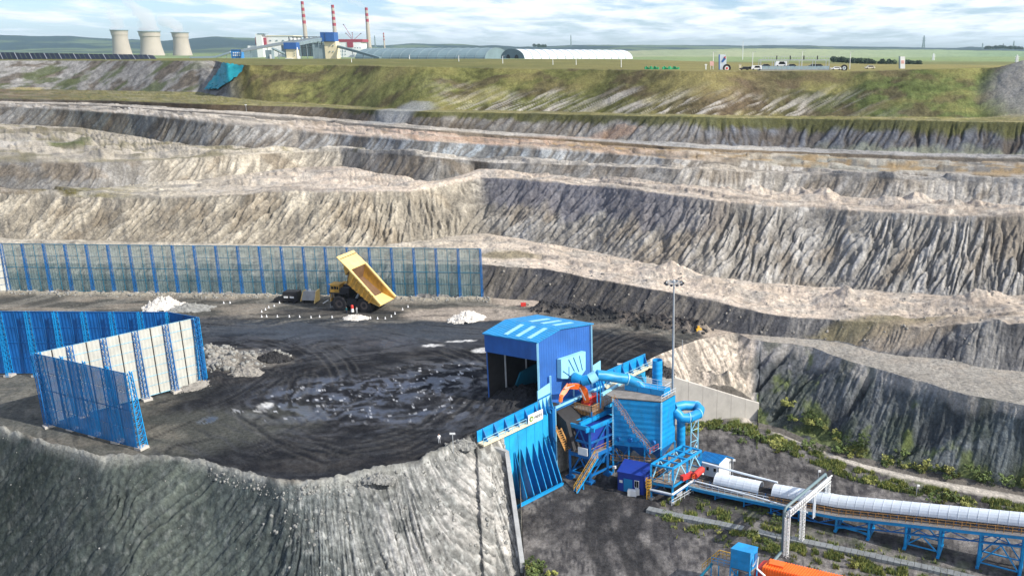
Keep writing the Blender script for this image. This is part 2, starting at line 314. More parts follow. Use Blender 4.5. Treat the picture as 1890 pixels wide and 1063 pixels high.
# the cheek wall keeps the tipped slope off the hopper yard
CB = Vector((-22.6, 135.0)); CC = Vector((-18.2, 118.6)); cdir = (CC-CB).normalized()
side = (Xg-CB.x)*cdir.y-(Yg-CB.y)*cdir.x       # >0 on the left of B->C seen from above is sign-tested below
sgn = 1 if ((-10-CB.x)*cdir.y-(125-CB.y)*cdir.x) > 0 else -1
wd = (Xg-WA.x)*WN.x+(Yg-WA.y)*WN.y
yard = (side*sgn > 0) & (wd > .1) & (Xg < 5) & (Xg > -30) & (Yg > 60) & (Zg < 1)
Zg = np.where(yard, -14+.12*fbm(Xg/3, Yg/3, 3, 64), Zg)

def gz(X, Y):
    a = X/Y; j = (a-ACOL[0])/(ACOL[1]-ACOL[0]); j = min(max(j, 0), NC-1.001); j0 = int(j); f = j-j0
    z = [np.interp(-Y, -Yg[:, c], Zg[:, c]) for c in (j0, j0+1)]
    return float(z[0]*(1-f)+z[1]*f)

# ---- terrain colour (ground materials, with some painted shade and sheen)
def C(r, g, b): return np.array((r, g, b), float)
GRASS = C(.118, .122, .042); GRASSY = C(.25, .225, .085); GRASSD = C(.06, .075, .025); BEIGE = C(.50, .45, .36); SAND = C(.54, .455, .37); ROAD = C(.53, .475, .40)
GREY = C(.33, .32, .30); GREYW = C(.50, .47, .42); SLATE_SHADE = C(.10, .107, .122); COAL = C(.010, .0115, .016); DUSTY = C(.17, .155, .135); BROWN = C(.16, .12, .075); DUMPG = C(.27, .29, .26); FIELD = C(.20, .26, .11); FOREST = C(.012, .026, .026); DUMPD = C(.13, .15, .145)
def grad(us, cols, v=400.):
    u = uof(np.full(NC, float(v))); return np.stack([np.interp(u, us, [c[i] for c in cols]) for i in range(3)], -1)
COLG = np.zeros((NR, NC, 3)); WET = np.zeros((NR, NC))
def setseg(s, c): 
    r = np.where(SEG == s)[0]; COLG[r] = c[None, :, :] if c.ndim == 2 else c
def seg_rows(s): return np.where(SEG == s)[0]
def blend(mask, c, rows=None):
    if rows is None: COLG[...] = COLG*(1-mask[..., None])+c*mask[..., None]
    else: COLG[rows] = COLG[rows]*(1-mask[..., None])+c*mask[..., None]
for s in range(NF): setseg(s, FIELD)
setseg(seg_of(15), DUSTY*.9)
setseg(0, FOREST); setseg(1, FOREST*1.2); setseg(2, grad([0, 700, 1000, 1890], [FIELD*.6, FIELD*.4, FOREST, FOREST*1.2], 90)); setseg(3, FIELD*.8)
r = seg_rows(1); blend(sstep(.15, .4, fbm(Xg[r]/1500, Yg[r]/700, 3, 301))*.7, FIELD*.6, r)
r = seg_rows(2); blend(sstep(-.1, .3, fbm(Xg[r]/1200, Yg[r]/500, 3, 302))*.7*(ACOL < .02)[None, :], FOREST*1.1, r)
setseg(4, grad([0, 600, 1100, 1400, 1890], [FIELD*.9, FIELD*.8, C(.30, .31, .19), C(.30, .33, .19), C(.20, .28, .15)], 100))
r = seg_rows(4); blend(sstep(0, .4, fbm(Xg[r]/700, Yg[r]/1500, 3, 303))*.35, C(.14, .22, .12), r)
setseg(5, FIELD); setseg(6, GRASS*1.3); setseg(7, grad([0, 900, 1400, 1890], [GRASS, GRASS*1.1, GRASSY*.85, GRASSY], 120))
setseg(seg_of(0), grad([0, 300, 410, 450, 600, 800, 1100, 1350, 1600, 1800, 1890], [GREY*.8, GREY*.7, GREY*.6, GRASSY*.55, GRASS*1.25, GRASS*1.1, GRASS*.9, BROWN*.6, GRASSD*1.3, GRASSD*1.7, GRASS], 150))
setseg(seg_of(1), grad([0, 200, 500, 700, 1200, 1890], [BROWN*.9, GRASSY*.7, GRASSY*.9, GRASSY*.8, GRASSY*.9, GRASSY*.9], 190))
setseg(seg_of(2), grad([0, 400, 700, 900, 1200, 1350, 1890], [DUSTY*.6, BROWN*.5, DUSTY*.8, GREY*.6, GREY*.8, SLATE_SHADE*1.3, SLATE_SHADE*1.1], 240))  # slate tone at the right paints that slope's shade into the ground
setseg(seg_of(3), grad([0, 700, 1100, 1890], [ROAD*.9, ROAD*.8, GREY*1.1, C(.30, .30, .30)], 240))
setseg(seg_of(4), grad([0, 700, 1100, 1890], [DUSTY*.7, DUSTY, BROWN*1.2, DUSTY*.7], 240))
setseg(seg_of(5), grad([0, 500, 800, 1100, 1500, 1890], [GREY, ROAD, C(.48, .34, .26), C(.48, .34, .24), C(.33, .33, .28), GREY*.8], 260))
setseg(seg_of(6), grad([0, 200, 500, 900, 1300, 1890], [GREY*.8, C(.12, .13, .12), GREY, C(.30, .34, .37), GREYW, GREY*1.1], 270))
setseg(seg_of(7), grad([0, 200, 500, 800, 1300, 1890], [BEIGE*.8, BEIGE*.8, BEIGE, GREYW, ROAD*.8, GREY], 290))
setseg(seg_of(8), grad([0, 250, 320, 600, 700, 850, 1100, 1300, 1890], [GREY*.6, GREY*.8, BEIGE, BEIGE*.95, GREY*.7, GREY*.7, GREY*.8, GREYW*.9, GREYW*.85], 320))
setseg(seg_of(9), grad([0, 150, 300, 600, 900, 1300, 1890], [BROWN*.8, GRASSY*.6, BEIGE, SAND*.9, SAND, SAND*.95, SAND*.8], 345))
setseg(seg_of(10), grad([0, 400, 700, 850, 950, 1250, 1500, 1890], [BEIGE*.92, BEIGE*.9, BEIGE*1.05, BEIGE*.8, GREY*1.05, GREYW*.80, GREY*1.15, GREY*1.05], 430))
setseg(seg_of(11), grad([0, 700, 1000, 1500, 1890], [BEIGE, BEIGE, SAND*1.02, SAND*1.0, SAND*.85], 500))
setseg(seg_of(12), grad([0, 700, 900, 1150, 1300, 1600, 1890], [BEIGE*.8, GREY*1.2, DUSTY*.75, DUSTY*.85, DUSTY*.9, GREY*.8, GREY*.75], 540))
# slopes: ridges left pale, gully floors darkened with painted shade, patches of scrub
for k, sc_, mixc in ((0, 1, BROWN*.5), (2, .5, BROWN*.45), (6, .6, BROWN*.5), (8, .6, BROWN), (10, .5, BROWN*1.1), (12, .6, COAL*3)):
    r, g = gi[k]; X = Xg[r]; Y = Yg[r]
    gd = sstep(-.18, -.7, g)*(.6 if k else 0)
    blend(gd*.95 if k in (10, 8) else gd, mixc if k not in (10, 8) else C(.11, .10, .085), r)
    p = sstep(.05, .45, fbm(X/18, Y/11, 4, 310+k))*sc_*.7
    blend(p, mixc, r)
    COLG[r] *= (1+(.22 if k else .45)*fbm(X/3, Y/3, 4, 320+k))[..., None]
# dark seam along the upper part of the main face at the right and above the right lower face
r = seg_rows(seg_of(10)); f = T[r][:, None]; u_ = uof(np.full(NC, 380.))[None, :]
seam = sstep(.48, .32, f+.16*fbm(Xg[r]/9, Yg[r]/9, 3, 341))*sstep(880, 915, u_)*sstep(1400, 1180, u_)
blend(seam*.78, C(.15, .15, .175), r)
r = seg_rows(seg_of(2)); f = T[r][:, None]
blend(sstep(.42, .2, f+.15*fbm(Xg[r]/12, Yg[r]/12, 3, 342))*.9*sstep(600, 700, u_)[0][None, :], GRASS*.65, r)
blend(sstep(.72, .95, f+.2*fbm(Xg[r]/9, Yg[r]/9, 3, 343))*.6*sstep(1450, 1600, u_), C(.25, .27, .2), r)
r = seg_rows(seg_of(0)); f = T[r][:, None]; g = gi[0][1]; uu0 = uof(np.full(NC, 160.))[None, :]
blend(np.clip(EMASK*sstep(.75, .25, ERO)*sstep(-.35, .25, fbm(EX/5, EY/16, 3, 349)), 0, 1)*.85, GREYW*.85, r)
blend(sstep(.1, .5, fbm(Xg[r]/25, Yg[r]/12, 4, 345))*sstep(410, 330, uu0)*.8, GRASSD*1.3, r)
blend(sstep(-.1, .5, fbm(Xg[r]/35, Yg[r]/20, 4, 346))*sstep(430, 500, uu0)*.55, GRASSY, r)
blend(sstep(.0, .45, fbm(Xg[r]/22, Yg[r]/16, 4, 347))*sstep(1250, 1330, uu0)*sstep(1700, 1600, uu0)*.6, BROWN*.7, r)
# mottling of flats
for k, c2 in ((1, GRASSD*1.5), (3, GREY), (5, BROWN), (7, GREY*.7), (9, GREYW*.9), (11, GREYW*.75)):
    r = seg_rows(seg_of(k)); X = Xg[r]; Y = Yg[r]
    blend(sstep(0.0, .5, fbm(X/9, Y/5, 5, 350+k))*.55, c2, r)
    blend(sstep(.15, .5, fbm(X/4, Y/2.2, 4, 360+k))*.4, c2*.6, r)
    COLG[r] *= (1+.18*fbm(X/1.5, Y/1.5, 3, 370+k))[..., None]
for k, am in ((1, .3), (3, .5), (5, .8), (7, .5), (9, .5), (11, .35)):
    r = seg_rows(seg_of(k)); q_ = (KY[seg_of(k)+1][None, :]-Yg[r]); n_ = fbm(Xg[r]/45, q_/1.6, 4, 390+k)
    blend(sstep(.05, .45, n_)*am, GREY*.45, r); blend(sstep(-.05, -.45, n_)*am*.6, ROAD, r)
r = seg_rows(seg_of(7)); X = Xg[r]; Y = Yg[r]; blend(sstep(.1, .5, fbm(X/22, Y/9, 4, 380))*.6*(ACOL < -.3)[None, :], GRASSY*.45, r)
r = seg_rows(seg_of(5)); X = Xg[r]; Y = Yg[r]; blend(sstep(.1, .4, fbm(X/22, Y/5, 3, 381))*.7*(ACOL > -.1)[None, :], C(.32, .22, .10), r)
r = seg_rows(7); blend(sstep(-.1, .4, fbm(Xg[r]/60, Yg[r]/40, 4, 382))*.6, GRASSY*.8, r)
# ---- the pad: coal-black working floor with dusty surrounds
r = seg_rows(seg_of(13)); X = Xg[r]; Y = Yg[r]
base = np.tile(C(.072, .071, .064), (len(r), NC, 1))
def elli(u, v, rx, ry, ang=0, soft=.25, seed=3, z=0):
    c = at(u, v, z); dx = X-c.x; dy = Y-c.y; ca, sa = math.cos(ang), math.sin(ang)
    ex = (dx*ca+dy*sa)/rx; ey = (-dx*sa+dy*ca)/ry
    d = np.sqrt(ex**2+ey**2)+.16*fbm(X/9, Y/9, 4, seed)
    return sstep(1+soft, 1-soft, d)
cc = at(700, 720, 0)
ang = np.arctan2(Y-cc.y, X-cc.x); rad = np.hypot((X-cc.x)/1.25, Y-cc.y)+1.5*fbm(X/15, Y/15, 3, 401)
streak = .62*fbm(rad/1.9+1.3*fbm(X/10, Y/10, 3, 498), ang*2.2, 4, 402)+.6*fbm(X/5.5, Y/3.2, 4, 496)
COLG[r] = base
fine = fbm(X/2.2, Y/1.1, 4, 403)
blend(sstep(-.2, .5, fbm(X/16, Y/5, 4, 404))*.6, C(.30, .26, .21), r)
coal_m = np.clip(elli(690, 690, 44, 30, .12, .18, 5)+elli(520, 640, 42, 16, 0, .2, 6)+elli(880, 640, 34, 18, -.1, .2, 7)+elli(1010, 740, 16, 22, 0, .2, 8)+elli(640, 830, 34, 12, .2, .2, 9)+elli(1120, 650, 16, 13, .3, .3, 19), 0, 1)
shade1 = sstep(-.3, .5, streak)
blend(coal_m*(.97-.12*shade1), COAL, r)
blend(coal_m*sstep(.1, .7, streak+.3*fine)*.45, C(.045, .047, .052), r)
blend(elli(600, 605, 62, 8, -.05, .25, 10)*.8, C(.030, .039, .052), r)
lf = sstep(-60, -75, X)+0*X
blend((1-coal_m)*sstep(.05, .4, fbm(rad/2.0+.6*fbm(X/12, Y/12, 3, 480), ang*2.5, 4, 481))*.55, C(.20, .19, .165), r)
blend((1-coal_m)*sstep(.1, .4, fbm(rad/1.1, ang*3, 4, 482))*.55*(Y < 190), COAL*1.8, r)
blend(wet_sheen := elli(690, 740, 24, 14, -.1, .35, 61)*sstep(-.1, .5, streak)*.7, C(.042, .058, .095), r)  # sky sheen of the wet coal painted in as blue
blend(elli(450, 665, 10, 6.5, 0, .2, 11)*.95, DUSTY*.9, r)
blend(elli(870, 580, 17, 6, 0, .2, 12)*.8, C(.36, .31, .26), r)
blend(elli(620, 575, 16, 4.0, 0, .15, 14)*.5, COAL*1.6, r)
blend(elli(330, 800, 22, 10, .3, .25, 15)*.5, C(.10, .105, .09), r)
blend(elli(60, 740, 26, 20, .3, .25, 16)*.6, C(.12, .125, .11), r)
wetm = np.clip(elli(700, 745, 22, 12.5, -.1, .5, 21)*sstep(-.35, .35, streak)*.8+elli(600, 730, 9, 10, -.3, .3, 22)*sstep(-.2, .2, streak)+elli(830, 690, 16, 9, .1, .3, 23)*sstep(-.2, .3, streak)+elli(520, 640, 34, 10, 0, .3, 24)*.55*sstep(-.4, .2, streak)+elli(800, 620, 30, 9, 0, .3, 25)*.45+elli(480, 605, 26, 4, 0, .3, 26)*.5, 0, 1)
WET[r] = wetm*(coal_m > .3)
# painted water glints: pale flecks strung along the wheel tracks
fl = sstep(.66, .78, fbm(rad/.9+.6*fbm(X/5, Y/5, 2, 497), ang*7, 3, 405)+.45*fbm(X/1.2, Y/.8, 3, 406))
flm = np.clip(.55*elli(690, 735, 22, 10, -.1, .3, 31)*sstep(-.1, .35, fbm(X/5, Y/4, 3, 499))+elli(775, 745, 8, 8, -.1, .4, 38)*.9+elli(830, 688, 16, 5, .1, .3, 32)+elli(555, 745, 9, 9, -.4, .3, 33)+.8*elli(480, 750, 4, 3, 0, .3, 34), 0, 1)
blend(fl*flm*.8, C(.55, .57, .60), r)
for (u_p, v_p, a_, b_) in ((895, 647, 3.0, 1.6), (850, 630, 3.5, .7), (800, 637, 2.5, .7), (490, 748, 1.6, 1.6), (480, 757, 1.5, .5)):
    blend(elli(u_p, v_p, a_, b_, .1, .2, 35)*.85, C(.62, .62, .60), r)
puddle = np.clip(elli(458, 655, 3.2, .9, 0, .1, 36)+elli(384, 776, 1.7, 1.6, .3, .3, 37)*sstep(-.5, .1, fbm(X/1.5, Y/1.5, 3, 495)), 0, 1)
blend(puddle, C(.02, .035, .06), r); WET[r] = np.maximum(WET[r], puddle*1.6)
# wheel tracks: arcs into the hopper
trk = np.zeros_like(X)
for R_, off in ((9.5, 9), (14, 0), (18, 1), (23, 2), (27, 3), (31, 4), (36, 5), (20.5, 7), (25, 8)):
    rr_ = rad-R_-1.5*pn(ang*1.5, 0*ang, 410+off)
    for w_ in (-1.9, 1.9): trk = np.maximum(trk, np.exp(-((rr_-w_)/.38)**2)*sstep(-.2, .3, pn(ang*2.5, 0*ang+off, 420+off)))
blend(trk*coal_m*.55, C(.052, .055, .062), r); blend(trk*(1-coal_m)*.6, COAL*2, r)
TRK = [((330, 600), (480, 610), (590, 640), (640, 700), (610, 760), (540, 800), (470, 830)), ((360, 622), (500, 638), (552, 680), (525, 740), (450, 800), (330, 830)), ((620, 600), (760, 630), (850, 655), (900, 690)), ((500, 790), (620, 846), (740, 846), (840, 790), (890, 735)), ((460, 760), (560, 815), (680, 825), (790, 785), (860, 735)), ((200, 760), (330, 725), (420, 705), (490, 690)), ((250, 810), (340, 775), (430, 740), (500, 700), (530, 670)), ((540, 596), (700, 600), (880, 612)), ((600, 640), (660, 680), (720, 690), (800, 680), (890, 690)), ((560, 700), (560, 760), (640, 800), (740, 790), (830, 730)), ((900, 575), (760, 580), (640, 583), (400, 585)), ((1090, 690), (1130, 650), (1180, 625), (1240, 610)), ((1080, 660), (1110, 630), (1160, 605))]
tl = np.zeros_like(X); td = np.zeros_like(X)
for ti, tr_ in enumerate(TRK):
    pp = [at(u_, v_, 0) for u_, v_ in tr_]; cr_p = []
    for i in range(len(pp)-1):
        p0, p1, p2, p3 = pp[max(i-1, 0)], pp[i], pp[i+1], pp[min(i+2, len(pp)-1)]
        for k_ in range(6): t = k_/6; cr_p.append(.5*((2*p1)+(p2-p0)*t+(2*p0-5*p1+4*p2-p3)*t*t+(3*p1-p0-3*p2+p3)*t**3))
    cr_p.append(pp[-1]); best = np.full(X.shape, 1e9); sg_ = np.zeros_like(X)
    for p, q in zip(cr_p, cr_p[1:]):
        dx_, dy_ = q.x-p.x, q.y-p.y; l2 = dx_*dx_+dy_*dy_+1e-9; t_ = np.clip(((X-p.x)*dx_+(Y-p.y)*dy_)/l2, 0, 1)
        dd_ = np.hypot(X-p.x-t_*dx_, Y-p.y-t_*dy_); m_ = dd_ < best; best = np.where(m_, dd_, best); sg_ = np.where(m_, np.sign((X-p.x)*dy_-(Y-p.y)*dx_), sg_)
    sd_ = best*sg_
    for off in (-1.9, 1.9):
        w0 = sstep(-.35, .25, fbm(X/14, Y/14, 2, 500+ti)); e_ = sd_-off
        td = np.maximum(td, w0*np.exp(-(e_/.42)**2)); tl = np.maximum(tl, w0*(np.exp(-((e_-.85)/.28)**2)+np.exp(-((e_+.85)/.28)**2)))
blend(td*.75, COAL*.8, r); blend(tl*.38, C(.09, .088, .083), r); Zg[r] += (tl*.07-td*.10)
footd = (KY[seg_of(13)][None, :]-Y); u13_ = uof(V[13])[None, :]+0*X
blend(sstep(7, 4.5, footd+1.5*fbm(X/6, Y/6, 3, 483))*sstep(890, 930, u13_)*.85, SAND*.78, r)
blend(sstep(24, 32, X+4*fbm(X/8, Y/8, 3, 484))*(.75+.25*sstep(-.3, .3, fbm(X/7, Y/5, 4, 485))), C(.32, .30, .265), r); Zg[r] -= trk*.07
# ---- tipped slope in the foreground, right spur and lower face
r = seg_rows(seg_of(14)); X = Xg[r]; Y = Yg[r]; f = T[r][:, None]; uu = uof(V[14])[None, :]+0*X
base = grad([0, 200, 330, 480, 600, 800, 960, 1190, 1215, 1400, 1420, 1890], [C(.085, .10, .09), C(.10, .115, .105), C(.21, .235, .20), C(.10, .115, .12), C(.27, .28, .27), C(.36, .35, .33), C(.38, .36, .33), C(.5, .45, .38), C(.56, .48, .40), C(.52, .45, .38), C(.19, .19, .20), C(.15, .17, .17)], 900)
# colour follows the ground at the crest, so take the gradient by the crest position
def gradu(us, cols, u): return np.stack([np.interp(u, us, [c[i] for c in cols]) for i in range(3)], -1)
shear = uu+.0*X+50*fbm(X/14, Y/14, 3, 430)
COLG[r] = gradu([0, 150, 300, 420, 520, 600, 800, 960, 1190, 1215, 1385, 1400, 1890], [C(.036, .046, .042), C(.055, .068, .062), C(.13, .15, .125), C(.10, .12, .105), C(.055, .068, .072), C(.17, .185, .18), C(.40, .39, .37), C(.46, .44, .40), C(.5, .45, .38), C(.60, .51, .42), C(.56, .48, .39), C(.20, .20, .21), C(.15, .17, .17)], np.where(uu < 1180, shear, uu))
g = gi[14][1]; blend(sstep(-.15, -.7, g)*.6, C(.05, .06, .06), r)  # rills darkened too, their shade put into the colour
pr = sstep(.35, .6, fbm(X/1.1, Y/1.1, 3, 431)+.3*fbm(X/7, Y/7, 2, 432)); blend(pr*(.12+.4*sstep(420, 620, uu))*(uu < 1180), C(.42, .43, .41), r)
blend(sstep(.1, .6, fbm(X/5, Y/3, 4, 433))*.4*(uu < 1180), C(.07, .08, .08), r)
COLG[r] *= (1+.3*fbm(X/.9, Y/.9, 3, 434))[..., None]
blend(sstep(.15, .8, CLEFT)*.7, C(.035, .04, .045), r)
fr = (uu > 1400)
blend(sstep(.18, .06, f+.08*fbm(X/5, Y/5, 3, 435))*.7*fr, C(.38, .36, .33), r)
blend(sstep(-.1, .4, fbm(X/9, Y/9, 4, 436)+.4*(f-.45))*.6*fr, C(.05, .065, .045), r)
blend(sstep(0, .5, fbm(X/6, Y/6, 4, 437)+.9*(f-.75))*.75*fr, C(.13, .16, .05), r)
# crest strip of pale dust on the tip edge
crest = np.exp(-((Yg-Yk[14][None, :]-.6)/1.0)**2)*(u14 < 880)*sstep(-.2, .3, fbm(Xg/9, Yg/9, 3, 438)+.2)
blend(crest*.6, C(.42, .42, .38))
# ---- lower yard
rows = np.where(SEG >= seg_of(16))[0]; X = Xg[rows]; Y = Yg[rows]
COLG[rows] = np.array(C(.065, .062, .064))
blend(sstep(-.15, .4, fbm(X/9, Y/6, 5, 440))*.75, C(.20, .187, .18), rows)
blend(sstep(.12, .3, abs(fbm(X/3, Y/3, 4, 471)))*.4, C(.33, .31, .29), rows)
blend(sstep(.0, .5, fbm(X/3.5, Y/3.5, 4, 441))*.5, C(.05, .048, .05), rows)
cs = Vector((.87, -.49)); cn = Vector((.49, .87))
nY = X*cn.x+Y*cn.y+60*(X < 4); nX = X*cs.x+Y*cs.y
yx = sstep(136, 127, nY)*sstep(-45, -35, nX)
blend(sstep(.05, .5, fbm(X/4, Y/3, 4, 442)+.1)*.75*yx, C(.30, .28, .26), rows)
blend(np.exp(-((nY-131-1.0*pn(nX/9, 0*nX, 443))/3.5)**2)*.65, C(.03, .03, .034), rows)   # darker band under the belt
blend(sstep(22, 2, np.hypot((X-0)/1.6, Y-142)-8)*.85*sstep(-.6, .2, fbm(X/5, Y/5, 3, 444)), C(.032, .031, .034), rows)
blend(sstep(-.05, .35, fbm(X/3, Y/2.2, 4, 445)-.0)*np.exp(-((nY-121.5)/3.2)**2)*.8, C(.13, .15, .05), rows)
blend(sstep(.0, .35, fbm(X/3, Y/2.2, 4, 446))*np.exp(-((nY-128)/3.0)**2)*.4, C(.10, .13, .05), rows)
for (pts_, wd_) in ((((1120, 915), (1135, 960), (1165, 1010), (1210, 1063)), 2.6), (((1110, 920), (1090, 980), (1120, 1063)), 1.6), (((1200, 935), (1150, 990), (1180, 1063)), 1.8)):
    pw_ = [at(u_, v_, -14) for u_, v_ in pts_]; dm = np.full(X.shape, 1e9)
    for p, q in zip(pw_, pw_[1:]):
        t_ = np.clip(((X-p.x)*(q.x-p.x)+(Y-p.y)*(q.y-p.y))/((q-p).length_squared), 0, 1); dm = np.minimum(dm, np.hypot(X-p.x-t_*(q.x-p.x), Y-p.y-t_*(q.y-p.y)))
    dm = dm+.5*fbm(X/4, Y/4, 3, 470); blend(np.clip(np.exp(-((dm-wd_*.6)/.5)**2)+np.exp(-(dm/wd_)**2)*.6, 0, 1)*.75, C(.028, .028, .03), rows)
trkY = sstep(.25, .4, abs(pn(nX/30, nY/1.1, 447)))*np.exp(-((nY-152)/9)**2)
blend(trkY*.6, C(.035, .034, .036), rows)
# dirt track beside the right-hand face
tp = [at(*p, -14) for p in ((1330, 770), (1395, 778), (1440, 797), (1500, 822), (1570, 852), (1650, 875), (1740, 893), (1890, 921), (2200, 985))]
dmin = np.full(X.shape, 1e9)
for p, q in zip(tp, tp[1:]):
    t_ = np.clip(((X-p.x)*(q.x-p.x)+(Y-p.y)*(q.y-p.y))/((q-p).to_2d().length_squared), 0, 1)
    dmin = np.minimum(dmin, np.hypot(X-p.x-t_*(q.x-p.x), Y-p.y-t_*(q.y-p.y)))
gl = sstep(8, 2.2, dmin)*sstep(.9, 1.6, dmin)
blend(gl*sstep(-.35, .25, fbm(X/2.5, Y/2.5, 4, 448))*.85, C(.11, .135, .045), rows)
blend(sstep(1.5, .8, dmin+.3*fbm(X/2, Y/2, 3, 449)), C(.50, .46, .40), rows)
# patches elsewhere
Xa, Ya = Xg, Yg
def patch(u, v, z, rx, ry, c, s=.8, seed=1, ang=0):
    global X, Y
    X, Y = Xa, Ya; blend(elli(u, v, rx, ry, ang, .3, seed, z)*s*(Zbase > z-6)*(Zbase < z+6), c)
patch(940, 478, 6.5, 9, 4, C(.22, .19, .12), .8, 51); patch(1600, 582, 6.3, 17, 3.5, C(.22, .19, .11), .8, 52); patch(1680, 592, 6.3, 22, 3.5, C(.28, .23, .17), .6, 53)
patch(735, 216, 36, 14, 9, C(.30, .31, .31), .8, 54); patch(240, 300, 23, 14, 4, C(.55, .5, .42), .6, 55); patch(80, 260, 23, 22, 14, C(.12, .10, .05), .5, 56)
patch(10, 285, 23, 10, 12, C(.5, .47, .42), .7, 57); patch(85, 178, 34, 16, 16, C(.45, .38, .15), .8, 58)
patch(130, 288, 23, 9, 4, GRASSD*1.6, .8, 59); patch(1180, 260, 30, 40, 4, C(.45, .28, .18), .4, 60)
blend(np.clip(w_hump*3, 0, 1)*.8*(1+0*Xg), C(.30, .29, .27)*1.0)
blend(berm*.75, C(.42, .38, .30)); blend(dberm*.9, COAL*1.6)
blend(np.clip((w_isl+w_isl2)*2.5, 0, 1)*sstep(-.1, .4, fbm(Xg/3, Yg/3, 3, 460)+.1)*.8, C(.46, .43, .37)); blend(np.clip(w_isl3*2, 0, 1)*.7, COAL*2)
COLG *= (1+.10*fbm(Xg/45, Yg/45, 3, 470))[..., None]
COLG = np.clip(COLG, .004, .85)

def grid_mesh(name, r0, r1, mat):
    n = r1-r0; me = bpy.data.meshes.new(name)
    co = np.stack([Xg[r0:r1], Yg[r0:r1], Zg[r0:r1]], -1).reshape(-1, 3).astype(np.float32)
    i = np.arange(n-1)[:, None]*NC+np.arange(NC-1)[None, :]
    quads = np.stack([i, i+NC, i+NC+1, i+1], -1).reshape(-1, 4).astype(np.int32)
    me.vertices.add(len(co)); me.vertices.foreach_set('co', co.ravel())
    me.loops.add(quads.size); me.loops.foreach_set('vertex_index', quads.ravel())
    me.polygons.add(len(quads)); me.polygons.foreach_set('loop_start', np.arange(len(quads), dtype=np.int32)*4)
    me.update(calc_edges=True)
    me.polygons.foreach_set('use_smooth', np.ones(len(quads), bool))
    ca = me.attributes.new('Col', 'FLOAT_COLOR', 'POINT')
    cd = np.ones((n*NC, 4), np.float32); cd[:, :3] = COLG[r0:r1].reshape(-1, 3); ca.data.foreach_set('color', cd.ravel())
    wa = me.attributes.new('Wet', 'FLOAT', 'POINT'); wa.data.foreach_set('value', WET[r0:r1].reshape(-1).astype(np.float32))
    me.materials.append(mat); ob = bpy.data.objects.new(name, me); COL.objects.link(ob); ob['kind'] = 'structure'
    return ob
gm, gt, gb = new_mat('ground_material'); nn = gt.nodes; ll = gt.links
ac = nn.new('ShaderNodeAttribute'); ac.attribute_name = 'Col'; aw = nn.new('ShaderNodeAttribute'); aw.attribute_name = 'Wet'
geo = nn.new('ShaderNodeNewGeometry')
def tn(scale, det, ro=.6):
    n = nn.new('ShaderNodeTexNoise'); n.inputs['Scale'].default_value = scale; n.inputs['Detail'].default_value = det; n.inputs['Roughness'].default_value = ro; ll.new(geo.outputs['Position'], n.inputs['Vector']); return n
nA = tn(1.3, 8, .72); nB = tn(.12, 6, .6)
r1 = nn.new('ShaderNodeMapRange'); ll.new(nA.outputs[0], r1.inputs[0]); r1.inputs[1].default_value = .28; r1.inputs[2].default_value = .72; r1.inputs[3].default_value = .48; r1.inputs[4].default_value = 1.50
r2 = nn.new('ShaderNodeMapRange'); ll.new(nB.outputs[0], r2.inputs[0]); r2.inputs[1].default_value = .3; r2.inputs[2].default_value = .7; r2.inputs[3].default_value = .82; r2.inputs[4].default_value = 1.18
mu = nn.new('ShaderNodeMath'); mu.operation = 'MULTIPLY'; ll.new(r1.outputs[0], mu.inputs[0]); ll.new(r2.outputs[0], mu.inputs[1])
sc1 = nn.new('ShaderNodeVectorMath'); sc1.operation = 'SCALE'; ll.new(ac.outputs['Color'], sc1.inputs[0]); ll.new(mu.outputs[0], sc1.inputs['Scale'])
ll.new(sc1.outputs[0], gb.inputs['Base Color'])
rr_ = nn.new('ShaderNodeMapRange'); ll.new(aw.outputs['Fac'], rr_.inputs[0]); rr_.inputs[3].default_value = .95; rr_.inputs[4].default_value = .28
ll.new(rr_.outputs[0], gb.inputs['Roughness'])
rs_ = nn.new('ShaderNodeMapRange'); ll.new(aw.outputs['Fac'], rs_.inputs[0]); rs_.inputs[3].default_value = .12; rs_.inputs[4].default_value = .9; ll.new(rs_.outputs[0], gb.inputs['Specular IOR Level'])
nC = tn(2.2, 9, .68); bp = nn.new('ShaderNodeBump'); bp.inputs['Strength'].default_value = .9; bp.inputs['Distance'].default_value = .35
ll.new(nC.outputs[0], bp.inputs['Height']); 
rb_ = nn.new('ShaderNodeMapRange'); ll.new(aw.outputs['Fac'], rb_.inputs[0]); rb_.inputs[3].default_value = .9; rb_.inputs[4].default_value = .25; ll.new(rb_.outputs[0], bp.inputs['Strength'])
ll.new(bp.outputs[0], gb.inputs['Normal'])
rPl = int(np.where(SEG == seg_of(-1))[0][0]); rPit = int(np.where(SEG == seg_of(0))[0][0])
rPad = int(np.where(SEG == seg_of(13))[0][0]); rLow = int(np.where(SEG == seg_of(16))[0][0]); rDump = int(np.where(SEG == seg_of(14))[0][0])
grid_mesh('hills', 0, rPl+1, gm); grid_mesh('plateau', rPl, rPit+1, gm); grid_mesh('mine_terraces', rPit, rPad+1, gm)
grid_mesh('mine_floor', rPad, rDump+1, gm); grid_mesh('tipped_slope', rDump, rLow+1, gm); grid_mesh('lower_yard', rLow, NR, gm)

